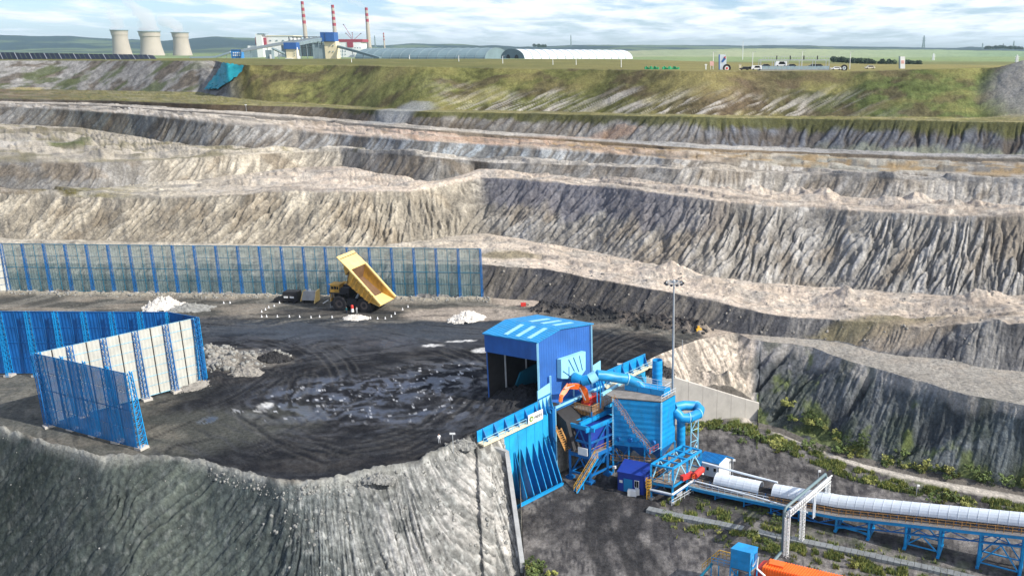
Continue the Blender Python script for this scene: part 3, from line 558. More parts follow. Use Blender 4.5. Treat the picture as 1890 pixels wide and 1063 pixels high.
# ================================================================= OBJECT HELPERS
class MB:
    def __init__(s): s.v = []; s.f = []
    def add(s, vs, fs):
        o = len(s.v); s.v += [Vector(p) for p in vs]; s.f += [tuple(i+o for i in f) for f in fs]; return s
    def hexa(s, b, t):       # bottom 4, top 4 corners, same winding
        return s.add(list(b)+list(t), [(3, 2, 1, 0), (4, 5, 6, 7), (0, 1, 5, 4), (1, 2, 6, 5), (2, 3, 7, 6), (3, 0, 4, 7)])
    def box(s, c, sz, rz=0):
        c = Vector(c); hx, hy, hz = sz[0]/2, sz[1]/2, sz[2]/2; ca, sa = math.cos(rz), math.sin(rz)
        P = lambda x, y, z: c+Vector((x*ca-y*sa, x*sa+y*ca, z))
        return s.hexa([P(-hx, -hy, -hz), P(hx, -hy, -hz), P(hx, hy, -hz), P(-hx, hy, -hz)], [P(-hx, -hy, hz), P(hx, -hy, hz), P(hx, hy, hz), P(-hx, hy, hz)])
    def beam(s, p, q, w=.2, h=None):
        p = Vector(p); q = Vector(q); h = h or w; d = (q-p)
        if d.length < 1e-6: return s
        d.normalize(); up = Vector((0, 0, 1)) if abs(d.z) < .95 else Vector((1, 0, 0))
        a = d.cross(up).normalized()*w/2; b = d.cross(a).normalized()*h/2
        return s.hexa([p-a-b, p+a-b, p+a+b, p-a+b], [q-a-b, q+a-b, q+a+b, q-a+b])
    def tube(s, pts, r, n=12, caps=True):
        pts = [Vector(p) for p in pts]; rs = r if isinstance(r, (list, tuple)) else [r]*len(pts); o = len(s.v); a = None
        for i, p in enumerate(pts):
            d = (pts[min(i+1, len(pts)-1)]-pts[max(i-1, 0)]).normalized()
            if a is None: a = d.cross(Vector((0, 0, 1)) if abs(d.z) < .9 else Vector((1, 0, 0))).normalized()
            a = (a-d*a.dot(d)).normalized(); b = d.cross(a)
            for k in range(n): t = 2*math.pi*k/n; s.v.append(p+(a*math.cos(t)+b*math.sin(t))*rs[i])
        for i in range(len(pts)-1):
            for k in range(n): k2 = (k+1) % n; s.f.append((o+i*n+k, o+i*n+k2, o+(i+1)*n+k2, o+(i+1)*n+k))
        if caps: s.f.append(tuple(o+k for k in range(n))[::-1]); s.f.append(tuple(o+(len(pts)-1)*n+k for k in range(n)))
        return s
    def lathe(s, prof, n=32, c=(0, 0, 0)):
        o = len(s.v); c = Vector(c)
        for (r, z) in prof:
            for k in range(n): t = 2*math.pi*k/n; s.v.append(c+Vector((r*math.cos(t), r*math.sin(t), z)))
        for i in range(len(prof)-1):
            for k in range(n): k2 = (k+1) % n; s.f.append((o+i*n+k, o+i*n+k2, o+(i+1)*n+k2, o+(i+1)*n+k))
        return s
    def slab(s, poly, off):   # polygon (3d points) thickened by the vector off
        poly = [Vector(p) for p in poly]; off = Vector(off); n = len(poly); o = len(s.v); s.v += poly+[p+off for p in poly]
        s.f.append(tuple(o+i for i in range(n))[::-1]); s.f.append(tuple(o+n+i for i in range(n)))
        for i in range(n): j = (i+1) % n; s.f.append((o+i, o+j, o+n+j, o+n+i))
        return s
    def rail(s, pts, h=1.1, step=1.5, w=.06):
        pts = [Vector(p) for p in pts]; Z1 = Vector((0, 0, h)); Z2 = Vector((0, 0, h*.5))
        for p, q in zip(pts, pts[1:]):
            n = max(1, int((q-p).length/step))
            for i in range(n+1): t = p.lerp(q, i/n); s.beam(t, t+Z1, w)
            s.beam(p+Z1, q+Z1, w); s.beam(p+Z2, q+Z2, w*.8)
        return s
    def build(s, name, m, parent=None, smooth=False, label=None):
        root = parent
        while root is not None and root.parent is not None: root = root.parent
        off = root.location if root is not None else Vector((0, 0, 0))
        me = bpy.data.meshes.new(name); me.from_pydata([tuple(p-off) for p in s.v], [], s.f); me.update()
        if smooth:
            me.polygons.foreach_set('use_smooth', [True]*len(me.polygons)); me.set_sharp_from_angle(angle=math.radians(40))
        me.materials.append(MATS[m]); o = bpy.data.objects.new(name, me); COL.objects.link(o)
        if parent is not None: o.parent = parent
        if label: o['label'] = label
        return o
def thing(name, label, cat, loc=(0, 0, 0), group=None):
    o = bpy.data.objects.new(name, None); COL.objects.link(o); o.location = loc; o.empty_display_size = .5
    o['label'] = label; o['category'] = cat
    if group: o['group'] = group
    return o
def tag(o, label, cat, group=None):
    o['label'] = label; o['category'] = cat
    if group: o['group'] = group
    return o
def solo(name, mb, m, label, cat, loc, group=None, smooth=False):     # a thing that is one mesh, its origin at its base
    me = bpy.data.meshes.new(name); L_ = Vector(loc); me.from_pydata([tuple(p-L_) for p in mb.v], [], mb.f); me.update()
    if smooth: me.polygons.foreach_set('use_smooth', [True]*len(me.polygons)); me.set_sharp_from_angle(angle=math.radians(40))
    me.materials.append(MATS[m]); o = bpy.data.objects.new(name, me); COL.objects.link(o); o.location = L_
    return tag(o, label, cat, group)
def copy_tree(o, parent=None):
    c = o.copy(); COL.objects.link(c); c.parent = parent
    for ch in [x for x in KIDS.get(o.name, [])]: KIDS.setdefault(c.name, []).append(copy_tree(ch, c))
    return c
KIDS = {}
def scan():
    KIDS.clear()
    for o in bpy.data.objects:
        if o.parent: KIDS.setdefault(o.parent.name, []).append(o)
def dup(o, loc, label, rz=None, scale=None, group=None):
    c = copy_tree(o); c.location = loc; c['label'] = label
    if rz is not None: c.rotation_euler = (0, 0, rz)
    if scale: c.scale = (scale,)*3 if not isinstance(scale, tuple) else scale
    if group: c['group'] = group
    return c
def inst(name, me, parent, loc, rz=0):      # an alike piece sharing mesh data
    o = bpy.data.objects.new(name, me); COL.objects.link(o); o.parent = parent; o.location = loc; o.rotation_euler = (0, 0, rz); return o
V3 = Vector; UP = Vector((0, 0, 1))
WD3 = Vector((WD.x, WD.y, 0)); WN3 = Vector((WN.x, WN.y, 0)); WA3 = Vector((WA.x, WA.y, 0))
def wl(s, n=0.0, z=0.0): return WA3+WD3*s+WN3*n+UP*z      # a point of the hopper wall frame
def s_of(u, v, z): p = at(u, v, z); return (p.x-WA.x)*WD.x+(p.y-WA.y)*WD.y

# ---- materials
BLUE = (.008, .16, .58); CYAN = (.01, .36, .74)
paint('steel_blue', (.004, .135, .40), .5, var=.22, scale=.5, dirt=.6, dirtcol=(.045, .055, .065))
paint('bright_blue', (.006, .27, .60), .45, var=.2, scale=.4, dirt=.4, dirtcol=(.05, .10, .13))
paint('wall_blue', (.02, .36, .66), .45, var=.22, scale=.22, dirt=.5, dirtcol=(.03, .13, .25), bump=.1)
paint('pale_blue', (.28, .62, .80), .5, var=.1, scale=.5, dirt=.2, dirtcol=(.1, .2, .3))
paint('shed_blue', (.028, .125, .42), .5, var=.14, scale=.3, dirt=.35, dirtcol=(.03, .065, .15))
paint('roof_blue', (.015, .26, .58), .5, var=.16, scale=.35, dirt=.45, dirtcol=(.05, .13, .22))
paint('skylight_blue', (.30, .60, .80), .35, var=.08)
paint('teal', (.01, .16, .26), .5, var=.2, scale=.8)
paint('hut_blue', (.014, .045, .30), .5, var=.12, dirt=.15)
paint('door_teal', (.01, .22, .48), .5, var=.1)
paint('white_paint', (.78, .79, .78), .5, var=.06, dirt=.15, dirtcol=(.4, .38, .34))
paint('cover_white', (.66, .72, .77), .42, var=.08, scale=.4, dirt=.3, dirtcol=(.42, .45, .47))
paint('cream', (.74, .66, .45), .6, var=.08)
paint('orange', (.95, .17, .02), .45, var=.15, dirt=.2, dirtcol=(.35, .08, .03))
paint('red_paint', (.62, .04, .03), .5, var=.15, dirt=.2)
paint('safety_yellow', (.75, .42, .04), .5, var=.25, scale=1, dirt=.3, dirtcol=(.25, .16, .06))
paint('rust_rail', (.42, .22, .07), .6, var=.4, scale=1.5)
paint('truck_yellow', (.52, .30, .05), .6, var=.25, scale=.6, dirt=.75, dirtcol=(.10, .07, .035))  # dark tone is dirt plus painted shade of the bed's outer side
paint('bed_yellow', (.80, .58, .22), .6, var=.15, scale=.4, dirt=.55, dirtcol=(.55, .33, .12))
paint('truck_dark', (.022, .022, .024), .7, var=.3, scale=1)
paint('tyre', (.02, .02, .022), .85, var=.3, scale=1.2, dirt=.3, dirtcol=(.09, .08, .07))
paint('rim', (.12, .10, .09), .6, var=.3)
paint('bed_worn', (.15, .085, .045), .6, var=.3, scale=.7, dirt=.6, dirtcol=(.12, .09, .06))
paint('glass_dark', (.01, .012, .016), .12, var=.0)
paint('concrete', (.52, .49, .44), .85, var=.12, scale=.35, dirt=.35, dirtcol=(.27, .25, .23), bump=.25)
paint('slab_grey', (.20, .215, .22), .9, var=.22, scale=.6, dirt=.5, dirtcol=(.09, .09, .085), bump=.3)
paint('concrete_grey', (.34, .35, .35), .85, var=.18, scale=.5, dirt=.4, dirtcol=(.16, .16, .15), bump=.3)
paint('mesh_line', (.008, .10, .26), .5)
paint('deck_grey', (.24, .22, .20), .8, var=.25, scale=.8, dirt=.6, dirtcol=(.10, .09, .08), bump=.3)
paint('galv', (.45, .48, .50), .45, .4, var=.12)
paint('lime_rubble', (.62, .59, .54), .9, var=.2, scale=.9, dirt=.3, dirtcol=(.38, .35, .31), bump=.7, bscale=2.5)
paint('rock', (.24, .24, .225), .9, var=.45, scale=1.1, bump=.6, bscale=4)
paint('rock_pale', (.25, .235, .21), .9, var=.4, scale=.8, dirt=.5, dirtcol=(.14, .13, .11), bump=.6, bscale=3)
paint('black_rock', (.02, .02, .022), .8, var=.5, scale=1.0, bump=.6, bscale=3)
paint('tarp_teal', (.01, .27, .32), .6, var=.22, scale=.12, bump=.6, bscale=.4)
paint('net_green', (.02, .30, .13), .7, var=.3, scale=.3)
paint('panel_navy', (.008, .011, .020), .35, var=.3, scale=.1)
paint('tower_concrete', (.40, .36, .30), .85, var=.10, scale=.02, dirt=.25, dirtcol=(.30, .28, .25))
paint('band_red', (.30, .025, .05), .6, var=.1)
paint('plant_blue', (.02, .10, .33), .5, var=.15, scale=.1)
paint('plant_skyblue', (.03, .22, .55), .5, var=.15, scale=.1)
paint('plant_grey', (.20, .27, .30), .6, var=.2, scale=.08)
paint('vault_grey', (.15, .22, .24), .5, var=.2, scale=.03)
paint('skin', (.45, .27, .18), .6); paint('cloth_teal', (.01, .18, .20), .8); paint('cloth_grey', (.40, .42, .44), .8); paint('cloth_red', (.7, .04, .02), .8); paint('cloth_navy', (.02, .03, .07), .8); paint('hair', (.02, .015, .012), .8)
paint('car_white', (.80, .81, .82), .3, var=.03); paint('car_black', (.02, .02, .025), .25); paint('car_beige', (.62, .58, .48), .35)
paint('sign_pale', (.62, .68, .72), .5); paint('sign_pink', (.72, .42, .38), .6); paint('logo_green', (.20, .32, .03), .5); paint('ink_grey', (.16, .17, .18), .6); paint('ink_blue', (.03, .12, .35), .6)
paint('coal', (.02, .021, .024), .85, var=.5, scale=2, bump=.8, bscale=5)
paint('leaf', (.11, .155, .04), .75, var=.3, scale=.35); paint('leaf_dry', (.26, .27, .07), .8, var=.4, scale=.35); paint('pine_dark', (.02, .045, .02), .8, var=.4, scale=.2)
def sheet(name, col, alpha, scale=1.0, rough=.55, var=.12):     # perforated windbreak sheet: part of the light goes through the holes
    m = paint(name, col, rough, var=var, scale=scale); t = m.node_tree; b = t.nodes['Principled BSDF']; b.inputs['Alpha'].default_value = alpha; return m
sheet('screen_blue', (.003, .11, .36), .93, .3, var=.25); sheet('screen_blue_thin', (.006, .19, .48), .62, .4, var=.3)
sheet('screen_white', (.50, .50, .45), 1.0, .5); sheet('screen_grey', (.22, .33, .33), .42, .5)
# ribbed cladding relief
def ribbed(name, axis_dir, pitch, strength=.5):
    m = MATS[name]; t = m.node_tree; b = t.nodes['Principled BSDF']; geo = t.nodes.new('ShaderNodeNewGeometry')
    dt = t.nodes.new('ShaderNodeVectorMath'); dt.operation = 'DOT_PRODUCT'; dt.inputs[1].default_value = axis_dir; t.links.new(geo.outputs['Position'], dt.inputs[0])
    sn = t.nodes.new('ShaderNodeMath'); sn.operation = 'SINE'; mu = t.nodes.new('ShaderNodeMath'); mu.operation = 'MULTIPLY'; mu.inputs[1].default_value = 2*math.pi/pitch
    t.links.new(dt.outputs['Value'], mu.inputs[0]); t.links.new(mu.outputs[0], sn.inputs[0])
    bp = t.nodes.new('ShaderNodeBump'); bp.inputs['Strength'].default_value = strength; bp.inputs['Distance'].default_value = .08
    t.links.new(sn.outputs[0], bp.inputs['Height']); t.links.new(bp.outputs[0], b.inputs['Normal'])
ribbed('shed_blue', (.7, .7, 0), .6, .35); ribbed('roof_blue', (.66, .75, 0), .6, .5); ribbed('bright_blue', (0, 0, 1), 1.1, .25)

# ================================================================= LARGE STRUCTURES ON THE PIT EDGE
# ---- unloading shed over the hopper (surveyed corners)
sN, sF, sL, sB = V3((-18.3, 147.3, 0)), V3((-9.3, 157.8, 0)), V3((-28.5, 152.2, 0)), V3((-20.1, 163.1, 0))
eH, rH = 13.0, 14.1
sh = thing('unloading_shed', 'deep blue gabled shed with skylights and an open truck bay over the hopper', 'shed', sN)
rN = sN.lerp(sF, .4); rL = sL.lerp(sB, .4); zz = lambda p, z: V3((p.x, p.y, z)); outN = (sN-sL).normalized(); outF = (sF-sN).normalized()
w = MB(); w.slab([zz(sN, -.3), zz(sF, -.3), zz(sF, eH), zz(rN, rH), zz(sN, eH)], -outN*.25); w.build('side_wall', 'shed_blue', sh)
w = MB(); w.slab([zz(sL, 0), zz(sB, 0), zz(sB, eH), zz(rL, rH), zz(sL, eH)], outN*.25); w.build('side_wall', 'shed_blue', sh)
w = MB(); w.slab([zz(sF, 0), zz(sB, 0), zz(sB, eH), zz(sF, eH)], -outF*.25); w.build('rear_wall', 'shed_blue', sh)
w = MB(); w.slab([zz(sN, 9.6), zz(sL, 9.6), zz(sL, eH), zz(sN, eH)], -outF*.25); w.build('fascia', 'shed_blue', sh)
def roofpt(t, k, dz=0): # t along eave direction (front->back 0..1), k from gable N to L side
    a = sN.lerp(sF, t); b = sL.lerp(sB, t); p = a.lerp(b, k); z = eH+(rH-eH)*(t/.4 if t < .4 else (1-t)/.6)+dz; return zz(p, z)
for t0, t1 in ((-.03, .4), (.4, 1.03)):
    w = MB(); w.hexa([roofpt(t0, -.03, .05), roofpt(t1, -.03, .05), roofpt(t1, 1.03, .05), roofpt(t0, 1.03, .05)], [roofpt(t0, -.03, .25), roofpt(t1, -.03, .25), roofpt(t1, 1.03, .25), roofpt(t0, 1.03, .25)])
    rf = w.build('roof_slope', 'roof_blue', sh)
    for k in ((.16, .38, .60) if t0 < 0 else (.18, .40, .62)):
        a0, a1 = (.03, .34) if t0 < 0 else (.50, .86)
        q = MB(); q.hexa([roofpt(a0, k, .26), roofpt(a1, k, .26), roofpt(a1, k+.07, .26), roofpt(a0, k+.07, .26)], [roofpt(a0, k, .33), roofpt(a1, k, .33), roofpt(a1, k+.07, .33), roofpt(a0, k+.07, .33)])
        q.build('skylight', 'skylight_blue', rf)
w = MB(); w.beam(zz(sN, 0)+outN*.1-outF*.1, zz(sN, eH-.1)+outN*.1-outF*.1, .35); w.build('corner_trim', 'pale_blue', sh)
w = MB(); w.beam(zz(sF, 0)+outN*.1+outF*.1, zz(sF, eH-.1)+outN*.1+outF*.1, .25); w.build('corner_trim', 'pale_blue', sh)
for k in (.35, .62):
    w = MB(); p = sF.lerp(sB, k)-outF*.9; w.beam(zz(p, 0), zz(p, 11.5), .35); w.build('column', 'white_paint', sh)
for k in (.3, .7):
    w = MB(); p = sL.lerp(sB, k)+outN*.5; w.beam(zz(p, 0), zz(p, 11.5), .3); w.build('column', 'galv', sh)
w = MB(); w.slab([zz(sL, 0)+outN*.3, zz(sB, 0)+outN*.3, zz(sB, eH-.3)+outN*.3, zz(sL, eH-.3)+outN*.3], outN*.1); w.build('shade_lining', 'truck_dark', sh)  # dark sheets stand in for the deep shade inside the bay
w = MB(); w.slab([zz(sF, 0)-outF*.3, zz(sB, 0)-outF*.3, zz(sB, eH-.3)-outF*.3, zz(sF, eH-.3)-outF*.3], -outF*.1); w.build('shade_lining', 'truck_dark', sh)
# receiving bin inside the shed
pc = (sN+sF+sL+sB)/4
w = MB(); a, b, c, d = [p.lerp(pc, .22) for p in (sN, sF, sB, sL)]
w.slab([zz(b, .1), zz(c, .1), zz(c, 4.2), zz(b, 4.2)], -outF*.4); w.slab([zz(b, .1), zz(b, 4.2), zz(a.lerp(b, .5), 4.0), zz(a, .1)], -outN*.3)
w.slab([zz(c, .1), zz(c, 4.2), zz(d.lerp(c, .5), 3.6), zz(d.lerp(c, .3), .1)], outN*.3)
w.build('receiving_bin', 'teal', sh)
# dust hood on the side wall
def sw(t, z, o=0): return zz(sN.lerp(sF, t), z)+outN*o
sd_ = outN
def swpix(u, v):       # point of the side wall plane seen at a pixel
    best = None
    for t in np.linspace(0, 1, 201):
        p = sN.lerp(sF, t); q = at(u, v, Y=p.y); e = abs(q.x-p.x)
        if best is None or e < best[0]: best = (e, t, q.z)
    return best[1], best[2]
hp = [swpix(*p) for p in ((1027, 662), (1072, 647), (1072, 681), (1060, 697), (1027, 697))]
w = MB(); w.slab([sw(t, z, .15) for t, z in hp], outN*.9); hood = w.build('dust_hood', 'pale_blue', sh)
for (u0, v0, u1, v1) in ((1040, 662, 1051, 683), (1049, 658, 1059, 684), (1060, 655, 1066, 681), (1030, 683, 1050, 697), (1041, 675, 1041, 697)):
    a_, b_ = swpix(u0, v0), swpix(u1, v1); w = MB(); w.beam(sw(*a_, 1.08), sw(*b_, 1.08), .14, .12); w.build('stiffener', 'mesh_line', hood)
for k in (.17, .6): w = MB(); w.beam(sw(k, 0, .5), sw(k, 6.0, .5), .3); w.build('hood_post', 'pale_blue', sh)
# ---- retaining wall of the hopper: panels, parapets, shields, walkway, buttress fins
rw = thing('retaining_wall', 'tall light blue steel retaining wall with parapet, walkway and buttress fins beside the shed', 'wall', wl(0, 0, -14))
sx = [0, 2.1, 4.2, 6.3, 8.4, 10.5, 12.6, 14.7, 16.2]
for a, b in zip(sx, sx[1:]):
    w = MB(); w.hexa([wl(a+.03, 0, -14.2), wl(b-.03, 0, -14.2), wl(b-.03, .45, -14.2), wl(a+.03, .45, -14.2)], [wl(a+.03, 0, -.3), wl(b-.03, 0, -.3), wl(b-.03, .45, -.3), wl(a+.03, .45, -.3)]); w.build('wall_panel', 'wall_blue', rw)
w = MB(); w.slab([wl(-.6, .1, -.2), wl(14.0, .1, -.2), wl(14.0, .1, 2.3), wl(-.6, .1, 1.8)], WN3*-.15); w.build('parapet', 'bright_blue', rw)
for k in range(6):
    s_ = .6+k*2.5; w = MB(); w.slab([wl(s_, .1, 2.0), wl(s_, .1, -.2), wl(s_, 1.3, -.2)], WD3*.12); w.build('gusset', 'steel_blue', rw)
w = MB(); w.hexa([wl(-.6, .1, -.55), wl(13.6, .1, -.55), wl(13.6, 1.6, -.55), wl(-.6, 1.6, -.55)], [wl(-.6, .1, -.25), wl(13.6, .1, -.25), wl(13.6, 1.6, -.25), wl(-.6, 1.6, -.25)]); w.build('walkway', 'cream', rw)
w = MB(); w.rail([wl(-.5, 1.5, -.25), wl(9.6, 1.5, -.25)], 1.1, 1.6, .07); w.build('railing', 'pale_blue', rw)
s0 = s_of(948, 790, -.3); s1 = s_of(974, 779, -.3); s0, s1 = 9.9, 13.6
w = MB(); w.slab([wl(s0, 1.62, -.3), wl(s1, 1.62, -.3), wl(s1, 1.62, 1.45), wl(s0, 1.62, 1.45)], WN3*.08); sg = w.build('sign_board', 'white_paint', rw)
# emblem: ring with a leaf-shaped notch, and lettering strokes
def ring(mb, c, r0, r1, e1, e2, off, n=20, a0=0, a1=2*math.pi):
    for i in range(n):
        t0 = a0+(a1-a0)*i/n; t1 = a0+(a1-a0)*(i+1)/n
        P = lambda r, t: c+e1*r*math.cos(t)+e2*r*math.sin(t)
        mb.slab([P(r0, t0), P(r1, t0), P(r1, t1), P(r0, t1)], off)
w = MB(); cc_ = wl(s0+.75, 1.71, .55); ring(w, cc_, .30, .52, WD3, UP, WN3*.03); w.build('emblem', 'logo_green', sg)
w = MB(); ring(w, cc_, .16, .27, WD3, UP, WN3*.03, a0=.6, a1=4.6); w.build('emblem', 'ink_grey', sg)
tcu = bpy.data.curves.new('sign_lettering', 'FONT'); tcu.body = '\u4f0a\u654f\u7164\u7535'; tcu.size = .62; tcu.extrude = .015
to = bpy.data.objects.new('tmp', tcu); COL.objects.link(to); bpy.context.view_layer.update()
tm = bpy.data.meshes.new_from_object(to.evaluated_get(bpy.context.evaluated_depsgraph_get())); bpy.data.objects.remove(to)
tm.materials.append(MATS['ink_grey']); lt = bpy.data.objects.new('lettering', tm); COL.objects.link(lt); lt.parent = sg
xs_ = [v.co.x for v in tm.vertices] or [0, 1]; k_ = 2.1/max(.1, max(xs_)-min(xs_))
M = Matrix((( WD3.x, 0, WN3.x, 0), (WD3.y, 0, WN3.y, 0), (0, 1, 0, 0), (0, 0, 0, 1))) @ Matrix.Diagonal((k_, 1.15, 1, 1)); lt.matrix_local = Matrix.Translation(wl(s0+1.42, 1.73, .28)-rw.location) @ M
# shields at the two ends of the bay
for (sa, sb, z0, z1, z2) in ((14.0, 17.2, -.4, 4.3, 4.9), (29.3, 31.6, -.2, 4.6, 5.0)):
    w = MB(); w.slab([wl(sa, .2, z0), wl(sb, .2, z0), wl(sb, .2, z2), wl(sa, .2, z1)], WN3*-.2); w.build('shield', 'pale_blue', rw)
    for k in range(4):
        s_ = sa+.1+(sb-sa-.3)*k/3; w = MB(); w.slab([wl(s_, .2, 2.6), wl(s_, .2, z0), wl(s_, 1.3, z0)], WD3*.12); w.build('gusset', 'bright_blue', rw)
w = MB(); w.beam(wl(14.0, .3, 2.7), wl(17.2, .3, 2.9), .2); w.build('stiffener', 'steel_blue', rw)
# portal frame either side of the bay
for s_ in (16.5, 30.6):
    w = MB(); w.hexa([wl(s_, -.2, -14), wl(s_+.7, -.2, -14), wl(s_+.7, 1.3, -14), wl(s_, 1.3, -14)], [wl(s_, -.2, .2), wl(s_+.7, -.2, .2), wl(s_+.7, 1.3, .2), wl(s_, 1.3, .2)]); w.build('portal_column', 'steel_blue', rw)
w = MB(); w.beam(wl(17.3, 1.35, -14), wl(17.3, 1.35, .3), .18); w.beam(wl(17.3, 1.35, .3), wl(30.4, 1.35, .3), .35); w.build('edge_beam', 'pale_blue', rw)
w = MB(); w.hexa([wl(17, -1.5, -.5), wl(30.5, -1.5, -.5), wl(30.5, 1.2, -.5), wl(17, 1.2, -.5)], [wl(17, -1.5, .1), wl(30.5, -1.5, .1), wl(30.5, 1.2, .1), wl(17, 1.2, .1)]); w.build('sill', 'steel_blue', rw)
w = MB(); w.hexa([wl(17.2, -1.2, -14.2), wl(30.6, -1.2, -14.2), wl(30.6, -.8, -14.2), wl(17.2, -.8, -14.2)], [wl(17.2, -1.2, -.5), wl(30.6, -1.2, -.5), wl(30.6, -.8, -.5), wl(17.2, -.8, -.5)]); w.build('backing_wall', 'shed_blue', rw)
for a, b in zip((31.4, 34.5, 37.6, 40.7, 43.4), (34.5, 37.6, 40.7, 43.4, 46.2)):
    w = MB(); w.hexa([wl(a+.03, 0, -14.2), wl(b-.03, 0, -14.2), wl(b-.03, .45, -14.2), wl(a+.03, .45, -14.2)], [wl(a+.03, 0, -.3), wl(b-.03, 0, -.3), wl(b-.03, .45, -.3), wl(a+.03, .45, -.3)]); w.build('wall_panel', 'wall_blue', rw)
w = MB(); w.slab([wl(31.6, .1, -.2), wl(46.2, .1, -.2), wl(46.2, .1, 2.3), wl(31.6, .1, 2.3)], WN3*-.15); w.build('parapet', 'bright_blue', rw)
for k in range(6):
    s_ = 33.2+k*2.5; w = MB(); w.slab([wl(s_, .1, 2.1), wl(s_, .1, -.2), wl(s_, 1.3, -.2)], WD3*.12); w.build('gusset', 'steel_blue', rw)
w = MB(); w.hexa([wl(31.6, .1, -.55), wl(46.6, .1, -.55), wl(46.6, 1.6, -.55), wl(31.6, 1.6, -.55)], [wl(31.6, .1, -.25), wl(46.6, .1, -.25), wl(46.6, 1.6, -.25), wl(31.6, 1.6, -.25)]); w.build('walkway', 'cream', rw)
w = MB(); w.rail([wl(31.8, 1.5, -.25), wl(46.5, 1.5, -.25)], 1.1, 1.6, .07); w.build('railing', 'pale_blue', rw)
# buttress fins with a ground beam
fins = [(960, 919), (972, 922), (985, 917), (997, 912), (1008, 905), (1018, 899), (1028, 895), (1036, 891)]
for i, (u, v) in enumerate(fins):
    O = at(u, v, -13.6); s_ = (O.x-WA.x)*WD.x+(O.y-WA.y)*WD.y; n_ = (O.x-WA.x)*WN.x+(O.y-WA.y)*WN.y
    w = MB(); w.slab([wl(s_, .5, -5.2), wl(s_, .5, -13.9), wl(s_, n_, -13.9), wl(s_, n_, -13.3)], WD3*.09); w.build('buttress_fin', 'steel_blue', rw)
    w = MB(); w.beam(wl(s_+.04, .55, -5.0), wl(s_+.04, n_+.1, -13.2), .16, .12); w.build('fin_flange', 'bright_blue', rw)
w = MB(); w.beam(at(953, 936, -13.7), at(1039, 892, -13.7), .45, .5); w.build('ground_beam', 'bright_blue', rw)
# ---- concrete walls
cw = thing('concrete_wall', 'pale concrete wing wall holding back the eroded spur right of the dust collector', 'wall', (1.2, 171.2, -14))
for i in range(8):
    x0 = 1.2+i*24.8/8; x1 = 1.2+(i+1)*24.8/8-.04; y = lambda x: 171.15+(x-1.2)*3.4/24.6
    top = lambda x: float(cwz(x))+.55
    w = MB(); w.hexa([(x0, y(x0)-.5, -14.3), (x1, y(x1)-.5, -14.3), (x1, y(x1)+.35, -14.3), (x0, y(x0)+.35, -14.3)], [(x0, y(x0)-.3, top(x0)), (x1, y(x1)-.3, top(x1)), (x1, y(x1)+.35, top(x1)), (x0, y(x0)+.35, top(x0))]); w.build('concrete_panel', 'concrete', cw)
for i in range(3):
    x0 = -4.6+i*1.9; w = MB(); w.box((x0+.9, 170.7, -7.0), (1.86, .7, 14.4)); w.build('concrete_panel', 'concrete', cw)
ck = thing('cheek_wall', 'grey stepped concrete cheek wall between the tipped rock slope and the blue buttresses', 'wall', (CB.x, CB.y, -14))
A0 = at(907, 822, -1.6); pts = [V3((A0.x, A0.y, -1.6)), V3((CB.x, CB.y, -2.2))]
for i in range(10):
    t0 = i/9; p = CB.lerp(CC, t0); pts.append(V3((p.x, p.y, -2.2+(-13.2+2.2)*t0)))
for i, (p, q) in enumerate(zip(pts, pts[1:])):
    if (q-p).length < .1: continue
    d = (q-p); d.z = 0; d.normalize(); nrm = V3((d.y, -d.x, 0))*.35; dd_ = d*.02
    w = MB(); w.hexa([zz(p-nrm, -15)+dd_, zz(q-nrm, -15)-dd_, zz(q+nrm, -15)-dd_, zz(p+nrm, -15)+dd_], [p-nrm+dd_, q-nrm-dd_, q+nrm-dd_, p+nrm+dd_]); w.build('concrete_block', 'concrete_grey', ck)

# ---- crusher support structure in front of the bay
b1 = at(1053, 881, -14); b2 = at(1090, 891, -14)
cz = at(1053, 783, Y=b1.y).z; cr_ = thing('crusher_tower', 'blue steel crusher frame with stairs, platforms and crossed braces under the shed', 'crusher', b1)
u1 = (b2-b1); back = at(1112, 852, -14)-b1; back = V3((6.2, 6.6, 0))
P4 = [b1, b2, b2+back, b1+back]
for p in P4 + [b1+back*.5, b2+back*.5]:
    w = MB(); w.beam(p+UP*.2, zz(p, cz), .45); w.build('post', 'steel_blue', cr_)
    w = MB(); w.box(p+UP*.25, (1.3, 1.3, .5), .9); w.build('footing', 'steel_blue', cr_)
zd = at(1053, 835, Y=b1.y).z; zt = cz
for z, m, wd_ in ((zt, 'bright_blue', .8), (zd, 'steel_blue', .7), ((zt+zd)/2, 'steel_blue', .3), (-12.6, 'steel_blue', .3)):
    for i in range(4):
        p, q = P4[i], P4[(i+1) % 4]; e = (q-p).normalized()*(1.0 if z == zt else .2)
        w = MB(); w.beam(zz(p-e, z), zz(q+e, z), .35, wd_); w.build('girder', m, cr_)
for i in range(4):
    p, q = P4[i], P4[(i+1) % 4]
    for (z0, z1) in ((zd, zt), (-13.5, zd)):
        mid = (p+q)/2
        w = MB(); w.beam(zz(p, z0+.4), zz(mid, z1-.4), .2); w.beam(zz(mid, z1-.4), zz(q, z0+.4), .2); w.build('brace', 'steel_blue', cr_)
w = MB(); w.hexa([zz(p, zd+.35) for p in P4], [zz(p, zd+.5) for p in P4]); w.build('platform', 'deck_grey', cr_)
w = MB(); w.rail([zz(p, zd+.5) for p in (P4[0], P4[1], P4[2])], 1.1, 1.2, .07); w.build('railing', 'rust_rail', cr_)
w = MB(); c = (b1+b2+P4[2]+P4[3])/4; w.hexa([zz(p.lerp(c, .25), zd+.6) for p in P4], [zz(p.lerp(c, .12), zt-.5) for p in P4]); w.build('crusher_body', 'hut_blue', cr_)
w = MB(); w.hexa([zz(p.lerp(c, .6), -12) for p in P4], [zz(p.lerp(c, .25), zd) for p in P4]); w.build('chute', 'steel_blue', cr_)
